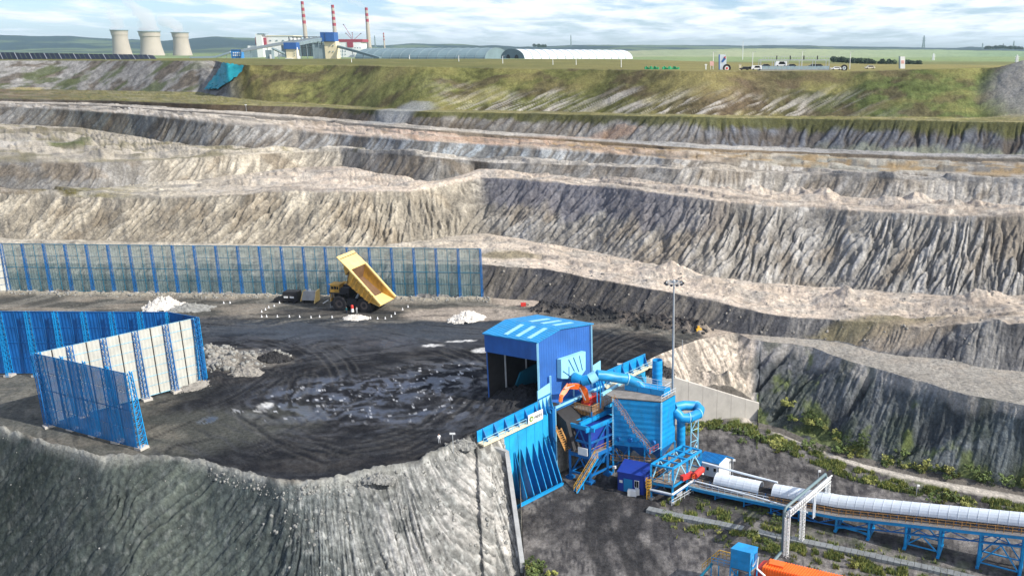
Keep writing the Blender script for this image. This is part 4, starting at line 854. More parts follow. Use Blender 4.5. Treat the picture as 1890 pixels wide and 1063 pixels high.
pn_ = at(1075, 838, zd+1.2); w = MB(); w.box(b2.lerp(b1, .35)+UP*(zd+14+1.15)+V3((0, -.5, 0)), (2.0, .15, 1.5), math.atan2(u1.y, u1.x)); w.build('mesh_guard', 'white_paint', cr_)
# stair down from the platform
st0 = zz(b2, zd+.4)+V3((1.2, -.8, 0)); st1 = at(1062, 908, -14)
w = MB()
side = (st1-st0); side.z = 0; side = V3((-side.y, side.x, 0)).normalized()*.5
w.beam(st0+side, st1+side, .12, .3); w.beam(st0-side, st1-side, .12, .3)
for i in range(16): p = st0.lerp(st1, (i+.5)/16); w.beam(p+side, p-side, .28, .05)
stx = w.build('stair', 'bright_blue', cr_)
w = MB()
for sgn_ in (1, -1): w.rail([st0+side*sgn_, st0.lerp(st1, .55)+side*sgn_, st1+side*sgn_], 1.1, .8, .08)
w.build('stair_railing', 'safety_yellow', stx)
mid_ = st0.lerp(st1, .62); w = MB(); w.beam(mid_-UP*.2, zz(mid_, -14), .2); w.beam(mid_+V3((-1.2, .3, -.4)), zz(mid_, -14), .12); w.build('stair_post', 'bright_blue', stx)
st2 = at(1031, 792, -3.0); st3 = at(1048, 830, -8.0); w = MB(); side = V3((.4, .4, 0)); w.beam(st2+side, st3+side, .1, .3); w.beam(st2-side, st3-side, .1, .3)
for i in range(10): p = st2.lerp(st3, (i+.5)/10); w.beam(p+side, p-side, .25, .05)
s2_ = w.build('stair', 'rust_rail', cr_); w = MB(); w.rail([st2-side, st3-side], 1.0, .9, .07); w.build('stair_railing', 'rust_rail', s2_)
# hoppers / screens between the sill and the tower
w = MB(); w.hexa([wl(18, .4, -6), wl(29, .4, -6), wl(29, 5.0, -7.5), wl(18, 5.0, -7.5)], [wl(18, .4, -.6), wl(29, .4, -.6), wl(29, 3.2, -2.2), wl(18, 3.2, -2.2)]); w.build('feed_hopper', 'truck_dark', cr_)  # dark material paints in the shade of the interior
# upper walkway in front of the bay where the rock breaker stands
g0 = at(1098, 752, cz+.2); w = MB()
wk = [at(1036, 773, cz+.8), at(1071, 783, cz+.8), at(1134, 755, cz+.8), at(1098, 748, cz+.8)]
w.beam(at(1034, 773, cz+.4), at(1104, 742, cz+.4), .5, .9); w.build('crane_rail', 'bright_blue', cr_)
w = MB(); w.beam(at(1070, 784, cz+.4), at(1134, 753, cz+.4), .5, .9); w.build('crane_rail', 'bright_blue', cr_)
w = MB(); w.rail([at(1036, 771, cz+.9), at(1100, 743, cz+.9)], 1.0, 1.3, .06); w.build('railing', 'pale_blue', cr_)
pl = [at(1060, 752, -1.2), at(1092, 760, -1.2), at(1142, 735, -1.2), at(1108, 727, -1.2)]
w = MB(); w.hexa([p-UP*.25 for p in pl], pl); w.build('platform', 'deck_grey', cr_)
w = MB(); w.rail([pl[0], pl[1], pl[2]], 1.1, 1.1, .07); w.build('railing', 'rust_rail', cr_)
w = MB()
for i in range(13): p = pl[0].lerp(pl[1], i/12); w.beam(p-UP*1.0, p+UP*1.0, .12)
for i in range(10): p = pl[1].lerp(pl[2], i/22); w.beam(p-UP*1.0, p+UP*1.0, .12)
w.build('slatted_guard', 'rust_rail', cr_)
for p in (pl[1], pl[2]): w = MB(); w.beam(p, zz(p, cz), .3); w.build('post', 'steel_blue', cr_)

# ---- rock breaker
RB = at(1084, 744, -1.2); YB = RB.y
rb = thing('rock_breaker', 'orange hydraulic rock breaker boom folded over the hopper mouth', 'rock breaker', RB)
def bp_(u, v, dy=0): return at(u, v, Y=YB-.8+(u-1084)*.125+dy)
w = MB(); w.lathe([(0, 0), (1.2, 0), (1.2, .5), (.8, .8), (.8, 1.3), (0, 1.3)], 14, RB); w.build('turntable', 'red_paint', rb)
def arm(pts, ws):
    m = MB()
    for i in range(len(pts)-1):
        m2 = [];
        p, q = V3(pts[i]), V3(pts[i+1]); d = (q-p).normalized(); a = V3((0, 1, 0)); b = d.cross(a).normalized()
        def rg(c, w_): return [c-a*.28-b*w_, c+a*.28-b*w_, c+a*.28+b*w_, c-a*.28+b*w_]
        m.hexa(rg(p-d*.1, ws[i]), rg(q+d*.1, ws[i+1]))
    return m
arm([bp_(1083, 741), bp_(1079, 722), bp_(1072, 713.5)], [.5, .62, .58]).build('boom', 'orange', rb)
arm([bp_(1072.5, 713.5), bp_(1060, 712.5), bp_(1048, 712.5)], [.58, .55, .45]).build('boom', 'orange', rb)
arm([bp_(1049, 711), bp_(1043, 720), bp_(1036, 730)], [.4, .5, .36]).build('stick', 'orange', rb)
w = MB(); w.tube([bp_(1036.5, 728), bp_(1034, 741)], .38, 10); w.build('hammer', 'orange', rb); w = MB(); w.tube([bp_(1034, 741), bp_(1033, 746)], .12, 8); w.build('chisel', 'galv', rb)
w = MB(); w.tube([bp_(1080.5, 738, -.5), bp_(1070, 716, -.5)], .12, 8); w.build('ram', 'galv', rb); w = MB(); w.tube([bp_(1060, 711, -.4), bp_(1042, 717, -.4)], .11, 8); w.build('ram', 'galv', rb)
w = MB(); w.box(at(1095, 736, Y=YB+1)+UP*.2, (2.2, 1.6, 1.5), .4); hb = w.build('power_pack', 'red_paint', rb); w = MB(); w.box(at(1087, 733, Y=YB+.2)+UP*.2, (.8, .8, 1.0), .4); w.build('valve_block', 'galv', hb)

# ---- dust collector (baghouse)
fl, fr_, br_ = at(1131, 735, 1.2), at(1221, 743, 1.2), at(1244, 730, 1.2)
dv = br_-fr_; dv.z = 0; dv = dv.normalized()*4.6; bl_ = fl+dv; br_ = fr_+dv; BP = [fl, fr_, br_, bl_]
bh = thing('dust_collector', 'large bright blue dust collector box with stair, plenum and stack beside the conveyor', 'dust collector', zz(fl, -14))
zb = -8.2; n_ = 10
for i in range(n_):
    z0 = zb+(1.2-zb)*i/n_; z1 = zb+(1.2-zb)*(i+1)/n_-.05; c = (fl+br_)/2
    w = MB(); w.hexa([zz(p, z0) for p in BP], [zz(p, z1) for p in BP]); w.build('casing_panel', 'bright_blue', bh)
c = (fl+fr_+br_+bl_)/4
w = MB(); w.hexa([zz(p.lerp(c, .012), zb) for p in BP], [zz(p.lerp(c, .012), 1.15) for p in BP]); w.build('casing_core', 'steel_blue', bh)
for k in range(3):
    q = [fl.lerp(fr_, k/3+.01), fl.lerp(fr_, (k+1)/3-.01), bl_.lerp(br_, (k+1)/3-.01), bl_.lerp(br_, k/3+.01)]; cq = (q[0]+q[1]+q[2]+q[3])/4
    w = MB(); w.hexa([zz(p.lerp(cq, .8), zb-2.6) for p in q], [zz(p, zb-.02) for p in q]); w.build('dust_hopper', 'steel_blue', bh)
for t in (0, .33, .66, 1):
    for e in (fl.lerp(fr_, t), bl_.lerp(br_, t)):
        w = MB(); w.beam(zz(e, -14), zz(e, zb), .32); w.build('post', 'bright_blue', bh)
for (a, b) in ((0, .33), (.66, 1)):
    w = MB(); w.beam(zz(fl.lerp(fr_, a), -13.5), zz(fl.lerp(fr_, b), zb-.3), .16); w.beam(zz(fl.lerp(fr_, b), -13.5), zz(fl.lerp(fr_, a), zb-.3), .16); w.build('brace', 'steel_blue', bh)
for p in (fl, fr_): w = MB(); w.beam(zz(p, zb), zz(p, 1.2), .3); w.build('corner_trim', 'pale_blue', bh)
lp = [zz(p.lerp(c, -.08), -11.2) for p in BP]
w = MB(); w.hexa([p-UP*.2 for p in lp], lp); w.build('platform', 'deck_grey', bh); w = MB(); w.rail([lp[0], lp[1], lp[2]], 1.1, 1.1, .07); w.build('railing', 'rust_rail', bh)
for i in range(4):
    p = fl.lerp(fr_, .15+.24*i)-dv.normalized()*.25; w = MB(); w.tube([zz(p, -6.7), zz(p, -6.7)-dv.normalized()*.5], .45, 12); w.build('pulse_valve', 'steel_blue', bh)
# roof deck reaching left over the walkway
tp_ = [at(1113, 727, 1.3), at(1131, 734.5, 1.3), fr_+UP*.1, br_+UP*.1, at(1152, 706, 1.3)]
w = MB(); w.slab([p for p in tp_], UP*.18); w.build('roof_deck', 'deck_grey', bh)
w = MB(); w.rail([tp_[2]+UP*.18, tp_[3]+UP*.18], 1.1, 1.0, .06); w.build('railing', 'cover_white', bh)
w = MB(); w.beam(at(1111, 728, 1.6), at(1152, 704, 1.6), .5, .5); w.build('edge_beam', 'pale_blue', bh)
pq = [at(1153, 719, 1.5), at(1226, 732, 1.5)]; pd = dv.normalized()*2.2
for i in range(3):
    a, b = pq[0].lerp(pq[1], i/3), pq[0].lerp(pq[1], (i+1)/3-.01)
    w = MB(); w.hexa([a, b, b+pd, a+pd], [p+UP*1.15 for p in (a, b, b+pd, a+pd)]); w.build('plenum_box', 'bright_blue', bh)
w = MB(); w.rail([pq[0]+UP*1.15, pq[1]+UP*1.15, pq[1]+pd+UP*1.15], 1.0, 1.2, .06); w.build('railing', 'cover_white', bh)
w = MB(); w.rail([pq[0]+pd+UP*1.15, pq[1]+pd+UP*1.15], 1.0, 1.2, .06); w.build('railing', 'cover_white', bh)
# stair zigzag on the front face
fn = -dv.normalized()
def fp(u, v, o=.7):
    best = min((abs(at(u, v, Y=fl.lerp(fr_, t).y).x-fl.lerp(fr_, t).x), t) for t in np.linspace(-.1, 1.1, 121)); t = best[1]; p = fl.lerp(fr_, t); return zz(p, at(u, v, Y=p.y).z)+fn*o
for (A_, B_) in (((1136, 738), (1153, 762)), ((1155, 763), (1174, 793)), ((1176, 796), (1207, 832))):
    a, b = fp(*A_), fp(*B_); w = MB(); w.beam(a+fn*.4, b+fn*.4, .1, .28); w.beam(a-fn*.4, b-fn*.4, .1, .28)
    n_ = max(6, int((b-a).length/.35))
    for i in range(n_): p = a.lerp(b, (i+.5)/n_); w.beam(p+fn*.4, p-fn*.4, .25, .05)
    s_ = w.build('stair', 'bright_blue', bh); w = MB(); w.rail([a+fn*.45, b+fn*.45], 1.1, .9, .07); w.rail([a-fn*.3, b-fn*.3], 1.1, .9, .05); w.build('stair_railing', 'rust_rail', s_)
a, b = fp(1207, 833), fp(1222, 824); w = MB(); w.hexa([a-fn*.5, b-fn*.5, b+fn*.6, a+fn*.6], [p+UP*.12 for p in (a-fn*.5, b-fn*.5, b+fn*.6, a+fn*.6)]); w.build('landing', 'pale_blue', bh)
w = MB(); w.rail([a+fn*.6, b+fn*.6], 1.1, .7, .08); w.build('railing', 'orange', bh)
# stack
k_ = at(1213, 712, Y=156.5); kt = at(1213, 664, Y=156.5)
stk = solo('exhaust_stack', MB().lathe([(.98, -2.5), (.98, (kt-k_).z*.5), (1.02, (kt-k_).z*.5), (1.02, (kt-k_).z*.5+.12), (.98, (kt-k_).z*.5+.12), (.98, (kt-k_).z), (.86, (kt-k_).z), (.86, 1)], 28, k_), 'bright_blue', 'short sky blue exhaust stack standing behind the dust collector roof', 'stack', zz(k_, k_.z-2.5), smooth=True)
# ducts
dk = thing('intake_duct', 'pale blue pipe bending from the shed hood across to the dust collector', 'duct', at(1062, 697, Y=151))
t_, z_ = swpix(1052, 690); p0 = sw(t_, z_, 1.0)
dp = [p0, at(1062, 698, Y=151.5), at(1075, 703, Y=150.8), at(1088, 700, Y=150.6), at(1101, 692, Y=151), at(1128, 695, Y=152), at(1157, 699.5, Y=153.2)]
MB().tube(dp[:3], [.55, 1.0, 1.0], 18).build('elbow', 'bright_blue', dk, True); MB().tube([dp[2], dp[3]], 1.0, 18).build('duct_ring', 'bright_blue', dk, True)
MB().tube([dp[3], dp[4]], 1.02, 18).build('elbow', 'pale_blue', dk, True); MB().tube(dp[4:], 1.0, 18).build('straight_run', 'bright_blue', dk, True)
MB().tube([dp[-1]+(dp[-2]-dp[-1]).normalized()*.1, dp[-1]+(dp[-1]-dp[-2]).normalized()*.15], 1.15, 18).build('flange', 'pale_blue', dk, True)
MB().tube([dp[-1]+V3((.1, 0, 0)), at(1180, 709, Y=152.6), at(1192, 717, Y=152.5)], [1.0, .8, .5], 18).build('reducer', 'bright_blue', dk, True)
for u in (1102, 1108): w = MB(); p = at(u, 706, Y=150.8); w.beam(p, zz(p, -1.2), .22); w.build('prop', 'bright_blue', dk)
do = thing('outlet_duct', 'thick bright blue pipe looping out from the right side of the dust collector', 'duct', at(1256, 828, Y=152.5))
lo = [at(1244, 752, Y=154.5), at(1262, 748, Y=156), at(1285, 749, Y=156.5), at(1292, 756, Y=155), at(1290, 763, Y=153.5), at(1272, 771, Y=151.8), at(1258, 771, Y=151.4), at(1245, 757, Y=151.8)]
for a, b, nm in ((0, 2, 'straight_run'), (2, 5, 'elbow'), (5, 7, 'elbow')): MB().tube(lo[a:b+1], .95, 18).build(nm, 'bright_blue', do, True)
for i in (2, 4, 5): MB().tube([lo[i]-(lo[i+1]-lo[i]).normalized()*.08, lo[i]+(lo[i+1]-lo[i]).normalized()*.08], 1.03, 18).build('flange', 'pale_blue', do, True)
MB().tube([at(1257, 772, Y=153), at(1257, 838, Y=153)], .82, 18).build('downpipe', 'bright_blue', do, True)
zt_ = at(1280, 772, Y=153.6).z; q0 = at(1275, 830, -12.9, Y=None); q0 = at(1275, 829, Y=153); q1 = at(1288, 826, Y=154.4)
for p in (q0, q1): w = MB(); w.beam(zz(p, -14), zz(p, zt_), .2); w.build('prop', 'pale_blue', do)
w = MB(); h_ = (zt_+14)
for i in range(4): za = -14+h_*i/4; zb_ = -14+h_*(i+1)/4; w.beam(zz(q0 if i % 2 else q1, za), zz(q1 if i % 2 else q0, zb_), .1); w.beam(zz(q0, zb_), zz(q1, zb_), .1)
w.build('lacing', 'pale_blue', do)
# ---- floodlight mast
mb_ = at(1242, 705, Y=161); mt_ = at(1244, 522, Y=161)
ms = thing('floodlight_mast', 'tall thin grey floodlight mast with a ring of lamps behind the dust collector', 'light mast', zz(mb_, -2))
MB().tube([zz(mb_, -2), zz(mb_, mt_.z*.5), zz(mb_, mt_.z)], [.26, .21, .15], 12).build('pole', 'galv', ms, True)
hc = zz(mb_, mt_.z); w = MB(); w.lathe([(1.5, -.08), (1.6, -.08), (1.6, .08), (1.5, .08), (1.5, -.08)], 24, hc)
for k in range(8): t = math.pi*k/4; w.beam(hc, hc+V3((math.cos(t), math.sin(t), 0))*1.6, .08)
w.build('ring', 'galv', ms)
for k in range(10):
    t = 2*math.pi*k/10; p = hc+V3((math.cos(t), math.sin(t), 0))*1.75
    lm = MB().box(p-UP*.05, (.45, .4, .28), t).build('lamp', 'truck_dark', ms); MB().box(p-UP*.24, (.46, .42, .04), t).build('lens', 'cover_white', lm)
MB().lathe([(0, .7), (.3, .4), (.3, 0), (0, 0)], 10, hc).build('cap', 'galv', ms)

# ================================================================= HUT, SUBSTATION, TRANSFER FRAME, CONVEYOR
def quadhouse(name, label, corners, z0, h, wallmat, roofmat, over=.25, gable=None, thick=.2):
    t = thing(name, label, 'building', corners[0])
    return t
hA = at(1140, 904, -14); hB = at(1189, 914, -14); hd = V3((1.3, 4.4, 0))
hut = thing('electrical_hut', 'small deep blue hut with teal door and white window beside the dust collector', 'hut', hA)
H4 = [hA, hB, hB+hd, hA+hd]; hh = 3.6
for i in range(4):
    p, q = H4[i], H4[(i+1) % 4]; c = sum(H4, V3())/4; inn = (c-(p+q)/2); inn.z = 0; inn.normalize()
    w = MB(); w.slab([p, q, q+UP*hh, p+UP*hh], inn*.15); w.build('wall', 'hut_blue', hut)
c = sum(H4, V3())/4; w = MB(); w.hexa([p+(p-c)*.04+UP*hh for p in H4], [p+(p-c)*.04+UP*(hh+.22+(.25 if i > 1 else 0)) for i, p in enumerate(H4)]); w.build('roof', 'hut_blue', hut)
ex = (hB-hA).normalized(); ey = V3((ex.y, -ex.x, 0))
def facebox(p, w_, h_, z, m, name, par, o=.03, t=.08):
    a = p+ey*o+UP*z; b = a+ex*w_; return MB().slab([a, b, b+UP*h_, a+UP*h_], ey*t).build(name, m, par)
facebox(hA+ex*1.25, 1.7, 2.5, .15, 'door_teal', 'door', hut)
wf = facebox(hA+ex*3.35, .9, 1.4, 1.3, 'white_paint', 'window', hut); facebox(hA+ex*3.45, .3, 1.2, 1.4, 'glass_dark', 'pane', wf, .12); facebox(hA+ex*3.85, .3, 1.2, 1.4, 'glass_dark', 'pane', wf, .12)
facebox(hA+ex*.4, .6, .5, 1.7, 'white_paint', 'notice', hut)
ca_ = at(1167, 914, -14); skp = solo('air_conditioner', MB().box(ca_+UP*.55, (1.6, .8, 1.1), -.2).box(ca_+V3((.9, .3, .65)), (.5, .9, 1.2), .4), 'white_paint', 'boxy white outdoor unit on the ground before the blue hut', 'air conditioner', ca_)
lbx = at(1134, 878, -14); lb = thing('site_lamp', 'small white floodlight on a short post left of the blue hut', 'lamp', lbx); MB().tube([lbx, lbx+UP*1.6], .06, 8).build('post', 'galv', lb); MB().box(lbx+UP*1.8, (.7, .3, .5), .3).build('lamp_head', 'white_paint', lb)
# white substation
wA, wB, wC = at(1290, 876, -14), at(1326, 884, -14), at(1346, 877, -14); wC = wB+(wC-wB)*1.15; wD_ = wA+(wC-wB)
sub = thing('substation_cabin', 'white cabin with ribbed blue gabled roof behind the transfer frame', 'cabin', wA); S4 = [wA, wB, wC, wD_]; eh = 3.3
m1 = (wB+wC)/2; m0 = (wA+wD_)/2; cS = sum(S4, V3())/4
MB().slab([wB, wC, wC+UP*eh, m1+UP*(eh+.9), wB+UP*eh], (wA-wB).normalized()*.15).build('end_wall', 'white_paint', sub)
MB().slab([wA, wD_, wD_+UP*eh, m0+UP*(eh+.9), wA+UP*eh], (wB-wA).normalized()*.15).build('end_wall', 'white_paint', sub)
MB().slab([wA, wB, wB+UP*eh, wA+UP*eh], (wD_-wA).normalized()*.15).build('long_wall', 'cover_white', sub); MB().slab([wD_, wC, wC+UP*eh, wD_+UP*eh], (wA-wD_).normalized()*.15).build('long_wall', 'cover_white', sub)
ox = (wB-wA).normalized()*.3; oy = (wB-wC).normalized()*.4
for (p, q, off) in ((wA, wB, oy), (wD_, wC, -oy)):
    a, b = p+UP*(eh-.1)+off-ox, q+UP*(eh-.1)+off+ox; cc1, dd1 = m1+UP*(eh+1)+ox, m0+UP*(eh+1)-ox
    rs = MB().slab([a, b, cc1, dd1], UP*.1).build('roof_slope', 'roof_blue', sub)
    w = MB()
    for i in range(16): t = (i+.5)/16; w.beam(a.lerp(b, t)+UP*.14, dd1.lerp(cc1, t)+UP*.14, .1, .1)
    w.build('roof_rib', 'steel_blue', rs)['kind'] = 'stuff'
for t in (.35, .72):
    a = wA.lerp(wB, t)+UP*1.4; b = a+ex*.7; wn_ = MB().slab([a-UP*.1, b-UP*.1, b+UP*.8, a+UP*.8], ey*.08).build('window', 'white_paint', sub); MB().slab([a+ex*.1+ey*.09, b-ex*.1+ey*.09, b-ex*.1+ey*.09+UP*.7, a+ex*.1+ey*.09+UP*.7], ey*.03).build('pane', 'glass_dark', wn_)
def lamp_post(u, v, h, label, z=-14, lean=0):
    p = at(u, v, z); t = thing('lamp_post', label, 'lamp post', p, 'short lamp posts in the lower yard')
    MB().tube([p-UP*.3, p+UP*h], .07, 8).build('pole', 'galv', t); MB().box(p+UP*h+V3((.2, 0, -.15)), (.5, .3, .3)).build('lamp_head', 'white_paint', t); return t
lamp_post(1352, 878, 3.4, 'short white lamp post right of the white cabin'); lamp_post(1509, 897, 3.2, 'short white lamp post behind the pipe gantry'); lamp_post(1691, 915, 2.2, 'short white lamp post standing behind the long conveyor cover')
lamp_post(1284, 848, 3.0, 'short lamp post in the dirt behind the cabin roof', -14)

# ---- transfer frame at the conveyor tail
fA = at(1204, 927, -14); fB = at(1243, 929, -14); zT = at(1243, 865, Y=fB.y).z
fC3 = at(1294, 831.6, zT); fD3 = at(1259.5, 822, zT); fA3 = at(1202, 857, zT); fB3 = at(1242, 864.5, zT)
TF = [fA3, fB3, fC3, fD3]
tf = thing('transfer_station', 'open sky blue steel transfer frame with roof grid, ladder and red drive unit', 'steel frame', zz(fA3, -14))
for p in TF+[fA3.lerp(fD3, .5), fB3.lerp(fC3, .5)]:
    MB().beam(zz(p, -14), zz(p, zT), .38).build('post', 'bright_blue', tf); MB().box(zz(p, -13.8), (.9, .9, .5), .8).build('footing', 'concrete_grey', tf)
for k in range(3): MB().beam(TF[0].lerp(TF[1], k/2), TF[3].lerp(TF[2], k/2), .3, .35).build('roof_beam', 'bright_blue', tf)
for k in range(5): MB().beam(TF[0].lerp(TF[3], k/4), TF[1].lerp(TF[2], k/4), .28, .3).build('roof_beam', 'bright_blue', tf)
for (i, j) in ((1, 2), (0, 3)):
    for k in range(2):
        a = TF[i].lerp(TF[j], k/2); b = TF[i].lerp(TF[j], (k+1)/2); m = (a+b)/2; MB().beam(zz(a, -10.6), m, .18).build('brace', 'pale_blue', tf); MB().beam(m, zz(b, -10.6), .18).build('brace', 'pale_blue', tf)
cT = sum(TF, V3())/4
for z, m_ in ((-10.8, 'bright_blue'), (-12.4, 'steel_blue')):
    for i in range(4): p, q = zz(TF[i], z), zz(TF[(i+1) % 4], z); MB().beam(p, q, .3, .4).build('ring_beam', m_, tf)
MB().hexa([zz(p, -10.75) for p in TF], [zz(p, -10.6) for p in TF]).build('deck', 'deck_grey', tf)
MB().rail([zz(p.lerp(cT, -.06), -10.6) for p in (TF[3], TF[0], TF[1])], 1.1, 1.1, .07).build('railing', 'rust_rail', tf)
MB().tube([zz(TF[0].lerp(cT, -.05), -12.0), zz(TF[1].lerp(cT, -.12), -12.0), zz(TF[2].lerp(cT, -.1), -12.0)], .22, 10).build('pipe', 'cover_white', tf, True)
MB().rail([zz(TF[1].lerp(cT, -.2), -14), zz(TF[1].lerp(TF[2], .6), -14)+V3((.6, -.6, 0))], 1.1, 1.2, .07).build('railing', 'cover_white', tf)
la = zz(TF[0].lerp(cT, -.08), 0)+V3((-.4, 0, 0)); w = MB(); w.beam(zz(la, -14), zz(la, -9.8), .08); w.beam(zz(la, -14)+V3((.55, -.1, 0)), zz(la, -9.8)+V3((.55, -.1, 0)), .08)
for i in range(14): z = -13.8+i*.3; w.beam(zz(la, z), zz(la, z)+V3((.55, -.1, 0)), .06)
ld = w.build('ladder', 'safety_yellow', tf)
w = MB()
for i in range(4): w.lathe([(.5, 0), (.54, 0), (.54, .06), (.5, .06), (.5, 0)], 12, zz(la, -11.4+i*.55)+V3((.3, -.3, 0)))
for k in range(5): t = math.pi*(1+k/4); p = zz(la, -11.4)+V3((.3, -.3, 0))+V3((math.cos(t), math.sin(t), 0))*.52; w.beam(p, p+UP*1.7, .04)
w.build('ladder_cage', 'safety_yellow', ld)
for k in range(2):
    p = TF[0].lerp(TF[1], .3+.35*k).lerp(cT, .3); MB().tube([zz(p, -10.6), zz(p, -9.2), zz(p, -8.9)+V3((.4, .2, 0))], .12, 8).build('hoist_hook', 'pale_blue', tf)
dr = at(1285, 893, -11.0); dr = at(1286, 874, -10.6)
MB().tube([at(1282, 878, -10.0), at(1295, 866, -10.0)], .62, 16).build('drive_drum', 'red_paint', tf, True); MB().box(at(1268, 878, -10.2), (2.6, .9, .8), .7).build('gearbox', 'red_paint', tf)
MB().rail([at(1278, 887, -10.6), at(1300, 872, -10.6)], 1.0, .6, .06).build('railing', 'orange', tf)
MB().box(at(1254, 910, -13.6)+UP*.1, (1.0, .8, .9)).build('control_box', 'white_paint', tf)
MB().box(zz(cT, -12.6), (3.5, 2.5, 1.8), .6).build('tail_chute', 'truck_dark', tf)

# ---- conveyor
def cvz(s): return float(np.interp(s, [0, 10, 24, 60, 80], [-12.4, -12.0, -11.0, -5.4, -2.0]))
c0 = V3((11.5, 143.0, 0)); cd_ = V3((.872, -.489, 0)).normalized(); cl_ = V3((.489, .872, 0)).normalized()
# near edge of the walkway passes the surveyed trestle feet
n0 = at(1542, 980, -14); n1 = at(1803, 1047, -14); cd_ = V3((n1.x-n0.x, n1.y-n0.y, 0)).normalized(); cl_ = V3((-cd_.y, cd_.x, 0))
c0 = V3((n0.x, n0.y, 0))-cd_*24
def cp(s, l=0.0, dz=0.0): return c0+cd_*s+cl_*l+UP*(cvz(s)+dz)
cvr = thing('belt_conveyor', 'long blue belt conveyor with white arched covers and orange railings rising to the right', 'conveyor', zz(cp(0), -14))
for a in range(-6, 66, 6):
    b = a+6
    for l_ in (0, 3.6): MB().beam(cp(a, l_, -.45), cp(b-.03, l_, -.45), .22, .55).build('girder', 'bright_blue' if l_ == 0 else 'steel_blue', cvr)
    MB().beam(cp(a, -.05, -.08), cp(b-.03, -.05, -.08), .25, .14).build('kick_plate', 'pale_blue' if a < 18 else 'concrete', cvr)
    w = MB(); w.hexa([cp(a, 0, -.2), cp(b, 0, -.2), cp(b, 3.7, -.2), cp(a, 3.7, -.2)], [cp(a, 0, -.1), cp(b, 0, -.1), cp(b, 3.7, -.1), cp(a, 3.7, -.1)]); w.build('walkway', 'deck_grey', cvr)
    w = MB(); w.beam(cp(a, 0, -.7), cp(a+3, 0, -1.9), .12); w.beam(cp(a+3, 0, -1.9), cp(b, 0, -.7), .12); w.beam(cp(a, 0, -1.9), cp(b, 0, -1.9), .18)
    if a >= 12: w.build('under_truss', 'steel_blue', cvr)
for a in range(-6, 66, 6):
    for i in range(5):
        s_ = a+i*1.2+.3; MB().beam(cp(s_, .1, -.1), cp(s_, .1, 1.05), .09).build('railing_post', 'rust_rail' if a > 6 else 'cover_white', cvr)
    for h_ in (1.05, .55): MB().beam(cp(a, .1, h_), cp(a+6, .1, h_), .07).build('handrail', 'rust_rail' if a > 6 else 'cover_white', cvr)
# belt, idler frames
w = MB(); n_ = 60
prof = [(-.75, .35), (-.4, 0), (.4, 0), (.75, .35)]
for i in range(n_):
    a, b = i*1.2-6, (i+1)*1.2-6
    for (l0, h0), (l1, h1) in zip(prof, prof[1:]): o = len(w.v); w.add([cp(a, 2.35+l0, .75+h0), cp(b, 2.35+l0, .75+h0), cp(b, 2.35+l1, .75+h1), cp(a, 2.35+l1, .75+h1)], [(0, 1, 2, 3)])
belt = w.build('belt', 'coal', cvr)
for i in range(48):
    s_ = -5.5+i*1.5; w = MB(); w.beam(cp(s_, 1.3, -.1), cp(s_, 1.3, 1.0), .1); w.beam(cp(s_, 3.4, -.1), cp(s_, 3.4, 1.0), .1); w.beam(cp(s_, 1.3, .6), cp(s_, 3.4, .6), .1); w.build('idler_frame', 'steel_blue' if i % 3 else 'rust_rail', cvr)
# arched covers, 1.45 m sheets lapped
def cover(s_, L_=1.42):
    w = MB(); n = 10; r = 1.45
    for j in range(n):
        t0, t1 = math.pi*j/n, math.pi*(j+1)/n
        def pt(t, rr): return 2.35+rr*math.cos(t), .95+rr*1.02*math.sin(t)
        l0, h0 = pt(t0, r); l1, h1 = pt(t1, r); k0, g0 = pt(t0, r-.04); k1, g1 = pt(t1, r-.04)
        w.hexa([cp(s_, k0, g0), cp(s_, k1, g1), cp(s_, l1, h1), cp(s_, l0, h0)], [cp(s_+L_, k0, g0), cp(s_+L_, k1, g1), cp(s_+L_, l1, h1), cp(s_+L_, l0, h0)])
    for j in range(n):
        t0, t1 = math.pi*j/n, math.pi*(j+1)/n; rr = r+.03
        w.hexa([cp(s_, 2.35+(r)*math.cos(t0), .95+r*1.02*math.sin(t0)), cp(s_, 2.35+(r)*math.cos(t1), .95+r*1.02*math.sin(t1)), cp(s_, 2.35+rr*math.cos(t1), .95+rr*1.02*math.sin(t1)), cp(s_, 2.35+rr*math.cos(t0), .95+rr*1.02*math.sin(t0))],
               [cp(s_+.12, 2.35+(r)*math.cos(t0), .95+r*1.02*math.sin(t0)), cp(s_+.12, 2.35+(r)*math.cos(t1), .95+r*1.02*math.sin(t1)), cp(s_+.12, 2.35+rr*math.cos(t1), .95+rr*1.02*math.sin(t1)), cp(s_+.12, 2.35+rr*math.cos(t0), .95+rr*1.02*math.sin(t0))])
    return w.build('cover_sheet', 'cover_white', cvr, True)
s_a = min(np.linspace(-6, 20, 261), key=lambda s: abs((lambda p: CU+FPX*p.x/(p.y*math.cos(PITCH)-(p.z-CAMH)*math.sin(PITCH)))(cp(s, 2.3, 1.5))-1322))
s_b = min(np.linspace(-6, 30, 361), key=lambda s: abs((lambda p: CU+FPX*p.x/(p.y*math.cos(PITCH)-(p.z-CAMH)*math.sin(PITCH)))(cp(s, 2.3, 1.5))-1404))
s_c = min(np.linspace(-6, 30, 361), key=lambda s: abs((lambda p: CU+FPX*p.x/(p.y*math.cos(PITCH)-(p.z-CAMH)*math.sin(PITCH)))(cp(s, 2.3, 1.5))-1428))
n1_ = max(3, round((s_b-s_a)/1.45)); 
for i in range(n1_): cover(s_a+(s_b-s_a)*i/n1_, (s_b-s_a)/n1_)
s_ = s_c
while s_ < 66: cover(s_); s_ += 1.45
MB().tube([cp(s_a-4.5, 4.3, 2.9), cp(s_a+4, 4.2, 2.4), cp(s_c, 4.2, 1.9)], .2, 10).build('pipe', 'cover_white', cvr, True)
